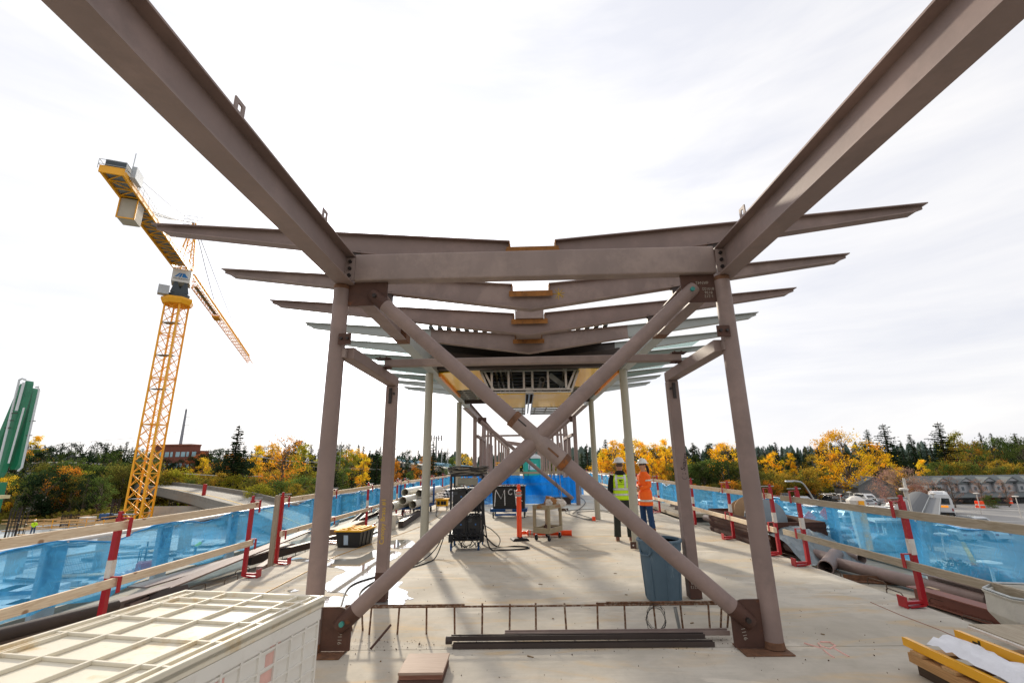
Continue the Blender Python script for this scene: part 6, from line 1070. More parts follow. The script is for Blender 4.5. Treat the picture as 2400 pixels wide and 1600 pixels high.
# named trees, left to right (photo x, top y, distance)
for k, (kd, px, ty, d, c, lab) in enumerate((
    ('gappy', 562, 992, 112, 'dk2', 'tall ragged dark conifer standing alone behind the curved flyover'),
    ('poplar', 606, 1044, 132, 'ye', 'narrow bright yellow poplar just right of the tall ragged conifer'),
    ('round', 574, 1065, 113, 'dk2', 'bushy dark green tree at the foot of the tall ragged conifer'),
    ('sparse', 672, 1022, 98, 'or', 'tall thin orange-leaved tree left of the left round column'),
    ('round', 640, 1042, 150, 'go', 'golden tree behind the thin orange-leaved tree'),
    ('round', 716, 1042, 120, 'yg', 'yellow-green tree touching the left edge of the left round column'),
    ('round', 812, 1056, 120, 'yg', 'bright yellow-green tree beside the thin grey pole'),
    ('round', 794, 1070, 110, 'gg', 'smaller green-yellow tree left of the thin grey pole'),
    ('round', 834, 1054, 135, 'go', 'orange-gold tree right of the thin grey pole'),
    ('poplar', 854, 1064, 112, 'ye', 'yellow cone-shaped tree left of the left square post'),
    ('conifer3', 787, 1098, 72, 'dk', 'small dark conifer left of the round green tree above the rail'),
    ('round', 806, 1098, 74, 'gg', 'round green tree between two small dark conifers above the rail'),
    ('conifer3', 826, 1104, 70, 'dk', 'small dark conifer right of the round green tree above the rail'),
    ('gappy', 886, 1052, 90, 'dk2', 'dark ragged tree just left of the left square post'),
    ('conifer0', 1016, 1030, 130, 'dk2', 'tall dark conifer touching the right edge of the first pale column on the left'),
    ('conifer1', 1041, 1064, 150, 'dk', 'short dark conifer beyond the far guideway'),
    ('round', 1083, 1064, 140, 'ye', 'bright yellow tree right of the second pale column on the left'),
    ('round', 1062, 1072, 130, 'gg', 'green tree right of the second pale column on the left'),
    ('round', 962, 1106, 95, 'gg', 'small round green tree in front of the far guideway'),
    ('conifer1', 1345, 1070, 150, 'dk', 'dark conifer at the left end of the golden row'),
    ('conifer1', 1374, 1036, 140, 'dk', 'taller dark conifer between the right brown and pale columns'),
    ('gappy', 1418, 1026, 150, 'bg', 'grey-green conifer top behind the left end of the golden row'),
    ('conifer2', 1462, 1024, 160, 'bg', 'conifer top poking above the golden row left of the orange coat'),
    ('conifer1', 1622, 1034, 150, 'dk', 'dark conifer just right of the right square post'),
    ('gappy', 1660, 1040, 160, 'bg', 'thin grey-green conifer left of the wide golden tree'),
    ('wide', 1702, 1040, 125, 'go', 'rounded golden tree between the square post and the right round column'),
    ('conifer0', 1705, 1088, 95, 'dk2', 'small conifer in front of the rounded golden tree'),
    ('round', 1808, 1060, 130, 'go', 'golden tree just right of the right round column'),
    ('poplar', 1850, 1062, 125, 'go', 'orange-yellow narrow tree left of the big golden tree'),
    ('conifer1', 1815, 1033, 160, 'dk', 'dark conifer right of the right round column'),
    ('conifer0', 1884, 1042, 160, 'dk', 'dark conifer left of the big golden tree'),
    ('wide', 1968, 1012, 96, 'go', 'big golden tree with spreading pale limbs above the parking lot'),
    ('wide', 2052, 1066, 100, 'go', 'lower golden tree leaning out over the grey gabled shed'),
    ('gappy', 2030, 1003, 150, 'bg', 'thin conifer left of the taller dark pair behind the golden tree'),
    ('conifer3', 2068, 990, 140, 'dk', 'big dark conifer behind the big golden tree'),
    ('conifer1', 2130, 1014, 150, 'dk', 'dark conifer between the two biggest conifers on the right'),
    ('conifer3', 2196, 986, 135, 'dk', 'tallest dark conifer behind the grey townhouses'),
    ('round', 2232, 1014, 150, 'yg', 'yellow-green tree right of the tallest dark conifer'),
    ('poplar', 2156, 1078, 92, 'ye', 'small bright yellow tree at the left end of the townhouses'),
    ('wide', 2262, 1036, 130, 'oy', 'green and yellow tree behind the townhouse roof'),
    ('wide', 2316, 1028, 125, 'gg', 'broad green tree behind the middle of the townhouses'),
    ('wide', 2385, 1024, 120, 'gr', 'broad dark green tree at the right edge of the photo'),
    ('round', 2335, 1078, 112, 'oy', 'olive-yellow tree close behind the townhouse roof'),
    ('conifer2', 2294, 1010, 170, 'dk', 'dark conifer top above the broad green trees'),
    ('conifer2', 2320, 1012, 170, 'dk', 'second dark conifer top above the broad green trees'),
    ('conifer1', 2376, 1012, 165, 'dk', 'dark conifer top near the right edge of the photo'),
    ('sparse', 2222, 1118, 80, 'tw', 'nearly bare small tree in front of the left townhouse windows'),
    ('sparse', 2290, 1122, 80, 'tw', 'nearly bare small tree with last orange leaves before the townhouses'),
    ('sparse', 2348, 1124, 80, 'tw', 'nearly bare small tree before the right townhouse bay'),
    ('twiggy', 2102, 1100, 74, 'tw', 'large bare reddish-brown twiggy shrub by the carport roofs'),
    ('round', 2090, 1088, 105, 'oy', 'olive tree behind the large bare twiggy shrub'),
    ('round', 430, 1092, 150, 'ye', 'yellow tree below the brick office building'),
    ('round', 470, 1062, 145, 'ru', 'russet tree at the right end of the brick office building'),
    ('round', 478, 1074, 135, 'ye', 'bright yellow tree right of the steel transmission pole'),
    ('round', 158, 1096, 84, 'or', 'orange tree in the dark green bank left of the crane'),
    ('poplar', 92, 1022, 190, 'ye', 'yellow tree on the skyline right of the green boom'),
    ('round', 22, 1118, 82, 'ye', 'yellow tree behind the foot of the green boom'),
    ('round', 205, 1104, 92, 'yg', 'yellow-green tree above the formwork wall'),
)):
    tree(kd, px, ty, d, c, lab, {'c': 'conifer', 'g': 'conifer', 't': 'shrub'}.get(kd[0], 'tree'), 'shrub' if kd == 'twiggy' else 'tree')
# golden row
for k, px in enumerate((1412, 1436, 1458, 1482, 1505, 1530, 1556, 1580)): tree('round' if k % 2 else 'poplar', px, (1052, 1034, 1040, 1030, 1036, 1040, 1030, 1046)[k], 118 + 5 * (k % 3), 'go' if k % 3 else 'ye', 'golden autumn tree in the close row behind the two people', 'tree', 'tree', 'golden row behind the people')
for k in range(10): tree('round', 1400 + 21 * k, 1074 + 6 * (k % 3), 110 + 4 * (k % 2), ('go', 'or', 'oy')[k % 3], 'lower golden tree filling the row behind the two people', 'tree', 'tree', 'golden row behind the people')
# hedgerows and undergrowth
for k in range(17): px = -30 + 17 * k + rnd.uniform(-5, 5); tree('bush' if k % 2 else 'round', px, rnd.uniform(1108, 1128), rnd.uniform(79, 90), ('gr', 'gg', 'ol', 'gr', 'dk2')[k % 5], 'green bushy tree on the bank behind the building site', 'tree', 'tree', 'green bank behind the site')
for k in range(18): px = 380 + 21 * k; tree('bush' if k % 3 else 'round', px, rnd.uniform(1100, 1124), rnd.uniform(106, 128), ('ol', 'oy', 'yg', 'gg', 'ol', 'oy')[k % 6], 'olive and yellow bushy tree beyond the curved flyover', 'tree', 'tree', 'bushy trees beyond the flyover')
for k in range(9): px = 590 + 18 * k; tree('bush' if k % 2 else 'round', px, rnd.uniform(1118, 1140), rnd.uniform(78, 92), ('ol', 'yg', 'oy', 'gg')[k % 4], 'autumn bush close beyond the near end of the flyover', 'bush', 'bush', 'bushes beyond the near flyover')
for k in range(13): px = 1590 + 14 * k + rnd.uniform(-4, 4); tree('bush' if k % 2 else 'round', px, rnd.uniform(1078, 1098), rnd.uniform(100, 112), ('gr', 'gg', 'ol', 'gr')[k % 4], 'dull green bushy tree between the square post and the round column', 'tree', 'tree', 'green belt above the right rail')
for k in range(15): px = 1770 + 12 * k; tree('bush' if k % 3 else 'round', px, rnd.uniform(1098, 1122), rnd.uniform(96, 108), ('oy', 'ol', 'ol', 'oy', 'gg')[k % 5], 'olive-yellow scrub along the far side of the parking lot', 'bush', 'bush', 'scrub beyond the parking lot')
for k in range(12): px = 1560 + 30 * k; tree('bush', px, rnd.uniform(1124, 1138), rnd.uniform(92, 98), ('oy', 'ol', 'or')[k % 3], 'low yellow-brown bush edging the parking lot', 'bush', 'bush', 'low bushes edging the lot')
for k in range(10): px = 2165 + 27 * k; tree('bush', px, rnd.uniform(1082, 1104), 106, ('ol', 'gg', 'oy')[k % 3], 'undergrowth bush behind the townhouses', 'bush', 'bush', 'undergrowth behind the townhouses')
tree('bush', 2145, 1138, 84, 'ru', 'russet shrub at the left end of the townhouses', 'shrub', 'shrub'); tree('bush', 2190, 1142, 82, 'dk', 'dark evergreen shrub before the left townhouse', 'shrub', 'shrub'); tree('bush', 2318, 1160, 79, 'gg', 'small green shrub by the townhouse car ports', 'shrub', 'shrub')
for k in range(7): tree('bush', 2240 + 30 * k, 1330 + 9 * k - 14, 25 + 0.0 * k, ('dk2', 'ru', 'gr')[k % 3], 'low clipped shrub in the bed below the right parapet', 'shrub', 'shrub', 'planting bed below the right parapet')
for k in range(24): px = -40 + 17 * k; tree('conifer' if k % 5 < 3 else 'round', px, 1058 + rnd.uniform(-12, 26), rnd.uniform(108, 136), ('dk2', 'gr', 'dk', 'gg', 'dk')[k % 5], 'dark tree on the wooded slope behind the tower crane', 'tree', 'tree', 'wooded slope behind the crane')
for k in range(22): px = 110 + 11 * k; tree('bush' if k % 2 else 'round', px, 1088 + rnd.uniform(-6, 12), rnd.uniform(100, 118), ('gr', 'ol', 'gr', 'gg')[k % 4], 'green bushy tree at the foot of the wooded slope', 'tree', 'tree', 'foot of the wooded slope')
for k in range(12): px = 492 + 22 * k; tree('conifer' if k % 3 else 'round', px, 1052 + rnd.uniform(-6, 20), rnd.uniform(135, 160), ('dk', 'gr', 'dk2')[k % 3], 'dark tree on the slope right of the brick building', 'tree', 'tree', 'slope right of the brick building')
# skyline conifers and mixed woodland
PROF = [(-80, 1045), (0, 1040), (100, 1036), (150, 1034), (200, 1052), (260, 1030), (300, 1030), (345, 1045), (420, 1058), (500, 1050), (560, 1044), (640, 1046), (700, 1036), (760, 1044), (800, 1038), (850, 1040), (900, 1050), (950, 1056), (1000, 1054), (1050, 1060), (1100, 1078), (1200, 1070), (1300, 1068), (1350, 1062), (1500, 1054), (1650, 1046), (1760, 1044), (1900, 1042), (2000, 1036), (2100, 1036), (2200, 1032), (2300, 1028), (2480, 1016)]
def prof(px):
    for (a, b), (c, d) in zip(PROF[:-1], PROF[1:]):
        if a <= px <= c: return b + (d - b) * (px - a) / (c - a)
    return 1040
px = -70
while px < 2480:
    if not (345 < px < 492): cf = rnd.random() < .8; tree('conifer' if cf else 'round', px, prof(px) + rnd.uniform(-6, 14), rnd.uniform(170, 215), rnd.choice(('dk', 'dk', 'bg', 'dk2')), 'dark conifer in the skyline wood' if cf else 'dark rounded tree in the skyline wood', 'conifer' if cf else 'tree', 'conifer' if cf else 'tree', 'skyline wood')
    px += rnd.uniform(10, 17)
px = -60
while px < 2460:
    if not (345 < px < 492): tree('round' if rnd.random() < .6 else 'conifer', px, prof(px) + rnd.uniform(16, 34), rnd.uniform(135, 165), rnd.choice(('gr', 'dk2', 'ol', 'oy', 'dk', 'gg', 'or', 'dk')), 'mixed tree on the lower edge of the skyline wood', 'tree', 'tree', 'lower skyline wood')
    px += rnd.uniform(17, 27)
for k in range(9): tree('conifer' if k % 2 else 'round', 352 + 17 * k, 1072 + rnd.uniform(-6, 8), 142, rnd.choice(('dk', 'gr', 'dk2')), 'dark tree in front of the brick office building', 'tree', 'tree', 'trees before the brick building')
# far wooded hills as one mass
rr = random.Random(77); m = MB()
for k in range(1500):
    a = rr.uniform(-1.25, 1.2); d = rr.uniform(300, 620); x, y = d * math.sin(a), d * math.cos(a); z = hill(x, y) - 1; h = rr.uniform(10, 17); w_ = h * rr.uniform(.18, .30); sd_ = rr.uniform(0, 6); n_ = 7
    rings = []
    for q in range(5): r_ = w_ * (1 - q / 5) * rr.uniform(.75, 1.2); rings.append([Vector((x + r_ * math.cos(sd_ + 6.283 * j / n_) * rr.uniform(.7, 1.2), y + r_ * math.sin(sd_ + 6.283 * j / n_), z + h * (0.12 + 0.2 * q) + rr.uniform(-.4, .4))) for j in range(n_)])
    rings.append([Vector((x, y, z + h))] * n_); m.loft(rings, False)
solo(m, 'far_forest', mat('haze_tinted_forest', '55645c', 0.95, 0, 0.25, 0.05, c2='8f7e3e', c2amt=0.7, c2scale=0.035, lo=0.56), 'haze-tinted dark forest covering the far hills along the whole horizon', 'forest', kind='stuff')  # distance haze is put into the tree colour, no real haze stands here
m = MB()
for k in range(26000):
    zone = rr.random()
    if zone < .40: x, y = rr.uniform(14, 90), rr.uniform(98, 132)
    elif zone < .70: x, y = rr.uniform(-110, -12), rr.uniform(98, 150)
    else: x, y = rr.uniform(-100, -55), rr.uniform(76, 96)
    leafq(m, Vector((x, y, GZ + rr.uniform(0, 1.7) * (0.4 + 0.6 * math.sin(x * .4) ** 2))), 0.30, rr)
so_ = solo(m, 'undergrowth', LEAF, 'tangled olive undergrowth covering the ground between the trees', 'undergrowth', kind='stuff'); so_.color = (*lin('77702f'), 1)

# ================================================================== buildings
def window(par, x0, x1, y, z0, z1, gm, fm=None):
    w_ = part(MB().box(x0, x1, y - 0.06, y + 0.02, z0, z1), 'window', fm or mat('white_frame', 'b9bcbb', 0.6), par); part(MB().box(x0 + .08, x1 - .08, y - 0.075, y - 0.062, z0 + .08, z1 - .08), 'pane', gm, w_); return w_
GL = mat('dark_window_glass', '4b565e', 0.08, 0, 0.05, 1, spec=0.8); GLB = mat('bluish_window_glass', '8fb4bd', 0.08, 0, 0.1, 0.4, spec=0.8)
p0, p1 = at(356, 1045, y=150), at(466, 1056, y=150); bk_ = thing('brick_office', 'red brick office building with bands of blue-green windows on the wooded hillside', 'office building', ((p0.x + p1.x) / 2, 150, hill(-110, 150)))
hw = (p1.x - p0.x) / 2; zt = p0.z - bk_.location.z; BR = mat('red_brick_facade', '7a4636', 0.85, 0, 0.08, 1.5)
part(MB().box(-hw, hw * .62, 0, 5, 0, zt), 'main_block', BR, bk_); part(MB().box(hw * .62, hw, 1.5, 5, 0, zt - 1.6), 'wing', BR, bk_); part(MB().box(-hw - .2, hw * .62 + .2, -.25, 5, zt, zt + .5), 'parapet', mat('brick_coping', '8a5745', 0.8), bk_)
for r_ in range(2):
    for k in range(8): window(bk_, -hw + 1.2 + k * hw * 0.225, -hw + 1.2 + k * hw * .225 + hw * (.19 if (k + r_) % 3 else .12), 0, zt - 3.6 - 3.6 * r_, zt - 1.9 - 3.6 * r_, GLB, BR)
# townhouses
ta, tb_ = at(2168, 1116, y=88), at(2440, 1120, y=88); th = thing('townhouse_row', 'row of grey shingled townhouses with gabled dormers and bay windows beyond the lot', 'townhouses', (ta.x, 88, GZ)); LW = (tb_.x - ta.x + 8) * 1.62; th.scale = (.617, .617, .617)
GW = mat('grey_shingle_wall', '9c9ea0', 0.85, 0, 0.08, 1.5); GR_ = mat('dark_shingle_roof', '5d6364', 0.85, 0, 0.15, 1.2, (1, 1, 4)); zt = (ta.z - GZ) * 1.62
part(MB().box(0, LW, 0, 9, 0, zt - 1.9), 'wall', GW, th)
part(MB().prism([(-0.7, zt - 2.0), (4.5, zt), (9.7, zt - 2.0)], 'x', -0.5, LW + .5), 'roof', GR_, th)
part(MB().prism([(-4.2, 1.9), (-0.1, 3.0), (-0.1, 2.8), (-4.2, 1.7)], 'x', 0.5, LW), 'porch_roof', GR_, th)
for k in range(7):
    x = 2.6 + k * (LW / 7)
    for dx in (0, 3.6):
        b_ = part(MB().box(x + dx - .95, x + dx + .95, -0.85, 0.0, 2.9, zt - 2.3), 'bay', GW, th); part(MB().prism([(x + dx - 1.2, zt - 2.3), (x + dx, zt - 1.45), (x + dx + 1.2, zt - 2.3)], 'y', -1.0, 1.6), 'bay_gable', GR_, b_); window(b_, x + dx - .5, x + dx + .5, -0.86, 3.4, zt - 2.9, GL)
    part(MB().prism([(x - 1.6 + 1.7, zt - 1.6), (x + 1.8, zt - .55), (x + 3.5, zt - 1.6)], 'y', -0.6, 3.5), 'dormer', GW, th); part(MB().prism([(x - .2, zt - 1.62), (x + 1.8, zt - .35), (x + 3.8, zt - 1.62), (x + 3.8, zt - 1.8), (x + 1.8, zt - .58), (x - .2, zt - 1.8)], 'y', -0.8, 3.5), 'dormer_roof', GR_, th)
    part(MB().box(x - .5, x + 2.9, -3.6, -3.5, 0.1, 1.6), 'garage_opening', mat('garage_shadow', '2c2d2e', 0.9), th); window(th, x + 5.0, x + 5.8, 0, 3.6, 4.7, GL)
    part(MB().box(x + 1.6, x + 1.9, 4.3, 4.6, zt - .3, zt + .15), 'roof_vent', GR_, th)
sa = at(2012, 1150, y=92); sh = thing('gabled_shed', 'plain grey gabled shed under the golden tree', 'shed', (sa.x, 92, GZ)); part(MB().prism([(0, 0), (6.8, 0), (6.8, 2.7), (3.2, 4.4), (0, 2.7)], 'y', 0, 7), 'wall', mat('plain_grey_wall', '6c6d6c', 0.9), sh); part(MB().prism([(-.4, 2.62), (3.2, 4.45), (7.2, 2.55), (7.2, 2.75), (3.2, 4.65), (-.4, 2.82)], 'y', -.3, 7.3), 'roof', GR_, sh)
wb = at(85, 1082, y=130); w2 = thing('warehouse', 'long low white warehouse behind the green boom', 'warehouse', (wb.x, 130, GZ)); zt = wb.z - GZ; part(MB().box(-9, 9, 0, 14, 0, zt - .4), 'wall', mat('pale_grey_wall', 'a9a7a8', 0.8), w2); part(MB().box(-9.4, 3, -.5, 14, zt - .4, zt), 'roof', mat('cream_roof', 'd2ccc0', 0.7), w2)
for k in range(4): window(w2, -7 + 3.4 * k, -5.6 + 3.4 * k, 0, zt - 3.2, zt - 2.0, GL)
hb = at(116, 1066, y=170); h2 = thing('hillside_house', 'small grey-roofed house among the trees on the left hillside', 'house', (hb.x, 170, hill(hb.x, 170))); q = hb.z - h2.location.z; part(MB().box(-5, 5, 0, 8, 0, q - 2), 'wall', mat('cream_wall', 'b5aea3', 0.8), h2); part(MB().prism([(-.6, q - 2), (4, q), (8.6, q - 2)], 'x', -5.5, 5.5), 'roof', GR_, h2)
# carports and bus platform roofs
def roof_along(name, label, pa, pb, w_, z, curve, mt_):
    a, b = at(*pa, z=z), at(*pb, z=z); d = (b - a); d.z = 0; L_ = d.length; t = thing(name, label, 'canopy roof', (a.x, a.y, GZ), math.atan2(-d.x, d.y)); n_ = 10
    P_ = [(-w_ / 2 + w_ * i / n_, curve * (1 - (2 * i / n_ - 1) ** 2)) for i in range(n_ + 1)]; m = MB(); m.prism(P_ + [(u, v - .12) for u, v in reversed(P_)], 'y', 0, L_); m.xf(Matrix.Translation((0, 0, z - GZ))); part(m, 'roof', mt_, t)
    part(MB().box(w_ / 2, w_ / 2 + .05, 0, L_, z - GZ - .25, z - GZ + .03), 'gutter', GALV, t)
    for k in range(5): part(MB().box(-.1, .1, L_ * (k + .3) / 5.2, L_ * (k + .3) / 5.2 + .2, 0, z - GZ - .15), 'post', GALV, t)
roof_along('platform_canopy', 'dark curved metal roof over the bus platform right of the twiggy shrub', (2112, 1212), (2152, 1160), 2.3, -3.1, 0.5, mat('dark_curved_metal', '505254', 0.85, 0.0, 0.15, 1.5, (1, 6, 1)))
roof_along('walkway_canopy', 'pale corrugated flat roof running beside the dark curved one', (2166, 1214), (2182, 1166), 1.8, -3.3, 0.05, mat('pale_corrugated', '6c6e70', 0.85, 0.0, 0.2, 2.0, (1, 14, 1)))
ka = at(2110, 1285, z=GZ); ks = thing('ticket_shelter', 'low white flat-roofed shelter below the right parapet', 'shelter', ka, R(-20)); part(MB().box(-1.8, 1.8, -1.2, 1.2, 2.3, 2.5), 'roof', WHITEP, ks); part(MB().box(-.9, .9, -.5, .5, 0, 2.3), 'kiosk', mat('grey_kiosk', '8e979b', 0.6), ks); [part(MB().box(sx * 1.7 - .05, sx * 1.7 + .05, sy * 1.1 - .05, sy * 1.1 + .05, 0, 2.3), 'post', GALV, ks) for sx in (-1, 1) for sy in (-1, 1)]
pa_ = at(2036, 1330, y=34); py_ = thing('art_pylon', 'white fluted flaring pylon with a yellow centre strip above the right rail', 'pylon', (pa_.x, 34, GZ)); zt = at(2014, 1161, y=34).z - GZ
part(MB().lathe([(0.20, 0), (0.24, 1.5), (0.42, zt - 2.2), (0.50, zt - .7), (0.58, zt - .28), (0.34, zt - .1), (0.08, zt)], 9), 'fluted_shell', WHITEP, py_); part(MB().box(-.16, .16, -.62, -.40, zt - 3.4, zt - .3), 'yellow_strip', YELLOWP, py_)

# ================================================================== vehicles
CARP = mat('car_paint', 'ffffff', 0.25, 0.1, 0.03, 2, objcol=True, coat=0.5); CGL = mat('car_glass', '20262a', 0.08, 0, 0.05, 2, spec=0.8); TYRE = mat('tyre', '1c1c1d', 0.8)
def body_mesh(L_, W_, H_, cab0, cab1, suv):
    prof_ = [(-L_/2, .35), (-L_/2, .75 + suv * .15), (-L_/2 + .1, .88 + suv * .12), (cab0, .95 + suv * .12), (cab0 + .45 - suv * .25, H_ - .05), (cab0 + .8, H_), (cab1 - .75, H_), (cab1, .95 + suv * .1), (L_/2 - .25, .85 + suv * .1), (L_/2, .70), (L_/2, .35), (L_/2 - .3, .25), (-L_/2 + .3, .25)]
    m = MB(); W2 = W_ / 2; m.loft([[Vector((sx * W2 * (0.80 if z > 1.0 + suv * .12 else 1.0) * f, y, z)) for y, z in prof_] for sx, f in ((-1, 1), (1, 1))]); return m
def make_car(kind):
    L_, W_, H_, c0, c1, suv = {'sedan': (4.6, 1.8, 1.42, -2.0, 1.15, 0), 'suv': (4.7, 1.9, 1.72, -2.25, 1.2, 1), 'van': (5.4, 2.0, 2.15, -2.65, 2.0, 1)}[kind]
    bm_ = body_mesh(L_, W_, H_, c0, c1, suv).mesh(kind + '_body', CARP); gl = MB(); zz = 1.0 + suv * .12
    gl.prism([(c0 + .25, zz), (c0 + .55, H_ - .14), (c1 - .75, H_ - .14), (c1 - .25, zz)], 'x', -W_ / 2 * .93, W_ / 2 * .93); gl.add([(-.62, c1 - .02, zz), (.62, c1 - .02, zz), (.55, c1 - .7, H_ - .08), (-.55, c1 - .7, H_ - .08)], [(0, 1, 2, 3)]); gl.add([(-.62, c0 - .02, zz), (.62, c0 - .02, zz), (.55, c0 + .42 - suv * .25, H_ - .1), (-.55, c0 + .42 - suv * .25, H_ - .1)], [(3, 2, 1, 0)])
    gm = gl.mesh(kind + '_glass', CGL); wm = MB().lathe([(0.12, -.11), (0.33, -.11), (0.34, -.09), (0.34, .09), (0.33, .11), (0.12, .11)], 14, Matrix.Rotation(R(90), 4, 'Y')).mesh('wheel', TYRE)
    lm = MB().box(-.14, .14, -.02, .02, -.08, .08).mesh('lamp', mat('lamp_lens', 'b8b8b4', 0.2)); rm = MB().box(-.14, .14, -.02, .02, -.08, .08).mesh('tail', mat('tail_lens', '8f1a18', 0.3)); return (bm_, gm, wm, lm, rm, L_, W_)
CARS = {k: make_car(k) for k in ('sedan', 'suv', 'van')}
PAINT = {'white': 'd9d9d7', 'silver': 'a6aaac', 'grey': '6c7073', 'black': '202226', 'blue': '2d4a72', 'red': '8e1f22', 'tan': '9c8f7a'}
def car(x, y, rz, kind, c, label, group=None, z=GZ + .02, detail=True, name='parked_car', sc=1.0):
    bm_, gm, wm, lm, rm, L_, W_ = CARS[kind]; t = thing(name, label, 'car' if kind != 'van' else 'van', (x, y, z), rz, group); t.scale = (sc,) * 3
    o = bpy.data.objects.new('body', bm_); col.objects.link(o); o.parent = t; o.color = (*lin(PAINT[c]), 1); g = bpy.data.objects.new('windows', gm); col.objects.link(g); g.parent = t
    if detail:
        for sx in (-1, 1):
            for yy in (-L_ * .3, L_ * .3): q = bpy.data.objects.new('wheel', wm); col.objects.link(q); q.parent = t; q.location = (sx * (W_ / 2 - .09), yy, .34)
            for nm, me, yy in (('headlight', lm, L_ / 2), ('taillight', rm, -L_ / 2)): q = bpy.data.objects.new(nm, me); col.objects.link(q); q.parent = t; q.location = (sx * .65, yy, .72)
    return t
rc = random.Random(9); PN = list(PAINT)
for row in range(8):
    for k in range(11):
        y = 50 + row * 6.6 + (0.4 if row % 2 else 0); x = 19.5 + k * 2.9 + row * 2.4
        if rc.random() < .12 or y > 102: continue
        c = rc.choice(PN[:6] + ['silver', 'white', 'grey']); kd = rc.choice(('sedan', 'sedan', 'suv')); car(x, y, rc.choice((0, math.pi)) + rc.uniform(-.03, .03), kd, c, '%s %s parked in the crowded lot behind the blue net' % (c, kd), 'cars parked in the lot', detail=True)
for (px, py, kd, c, rz, lab) in ((2050, 1262, 'suv', 'red', 1.3, 'dark red car standing beside the fluted pylon'), (2010, 1243, 'van', 'white', 1.4, 'white van left of the fluted pylon'), (2070, 1292, 'sedan', 'grey', 1.35, 'grey car nearest the fluted pylon'), (1985, 1228, 'sedan', 'black', 1.4, 'black car in the lane behind the white van'), (2090, 1250, 'sedan', 'blue', 1.3, 'blue car behind the red one by the pylon'), (1640, 1150, 'van', 'white', 1.57, 'white camper van at the far end of the lot'), (1740, 1140, 'van', 'silver', 1.5, 'silver van at the back of the lot'), (716, 1206, 'suv', 'white', R(40), 'white pickup on the road below the left net'), (752, 1214, 'suv', 'silver', R(40), 'silver car following the white one on the road below the left net')):
    p = at(px, py, z=GZ); car(p.x, p.y, rz, kd, c, lab)
p = at(2228, 1213, z=GZ); bs = thing('shuttle_bus', 'white shuttle bus seen from behind with amber destination sign by the yellow kerb', 'bus', (p.x, p.y + 1, GZ + .02), R(-40)); WB = mat('white_bus_paint', 'cfd1d2', 0.3, 0, 0.04, 2)
m = MB(); m.loft([[Vector((x, y, z)) for x, z in ((-1.25, .35), (1.25, .35), (1.25, 2.2), (1.05, 2.85), (.8, 3.0), (-.8, 3.0), (-1.05, 2.85), (-1.25, 2.2))] for y in (0, 8.5)]); part(m, 'body', WB, bs, bev=0.06)
part(MB().box(-.95, .95, -.05, -.002, 1.65, 2.45), 'rear_window', CGL, bs); part(MB().box(-.72, .72, -.06, -.002, 1.25, 1.5), 'destination_sign', mat('amber_sign', 'e08c1c', 0.5, emit=('ff9a20', 0.6)), bs); part(MB().box(-1.2, 1.2, -.14, -.002, .35, .62), 'bumper', BLACKP, bs); part(MB().box(-.5, .5, 1.2, 2.6, 3.0, 3.2), 'roof_unit', WB, bs)
for sx in (-1, 1):
    part(MB().box(sx * 1.1 - .08, sx * 1.1 + .08, -.04, -.001, .8, 1.15), 'taillight', mat('tail_lens', '8f1a18', 0.3), bs); part(MB().box(sx * 1.252 - .005, sx * 1.252 + .005, .6, 7.8, 1.6, 2.4), 'side_window', CGL, bs)
    for yy in (1.8, 6.8): part(MB().lathe([(0.1, -.12), (0.45, -.12), (0.45, .12), (.1, .12)], 16, Matrix.Translation((sx * 1.15, yy, .45)) @ Matrix.Rotation(R(90), 4, 'Y')), 'wheel', TYRE, bs)
rq = random.Random(14)
for k in range(16):
    px = 745 + rq.uniform(0, 260); py = rq.uniform(1106, 1142); p = at(px, py, z=GZ)
    if k % 2: car(p.x, p.y, rq.uniform(0, 3), rq.choice(('van', 'suv')), rq.choice(('white', 'white', 'silver')), 'pale work vehicle in the distant yard left of centre', 'vehicles in the distant yard', detail=True)
    else:
        t = thing('site_container', 'grey site container in the distant yard left of centre', 'container', (p.x, p.y, GZ + .02), rq.uniform(-.4, .4), 'containers in the distant yard'); part(MB().box(-3, 3, -1.2, 1.2, 0, 2.5), 'box', rq.choice((mat('grey_container', '8d9396', 0.6), mat('white_container', 'c5c6c5', 0.6), mat('blue_container', '3f6486', 0.6))), t)
p = at(952, 1112, z=GZ + 2); t = thing('event_tent', 'white peaked tent in the distant yard', 'tent', (p.x, p.y, GZ)); part(MB().lathe([(2.8, 2.3), (1.0, 3.3), (0.05, 4.6)], 4, Matrix.Rotation(R(45), 4, 'Z')), 'roof', WHITEP, t); [part(MB().box(sx * 1.8 - .05, sx * 1.8 + .05, sy * 1.8 - .05, sy * 1.8 + .05, 0, 2.4), 'pole', GALV, t) for sx in (-1, 1) for sy in (-1, 1)]

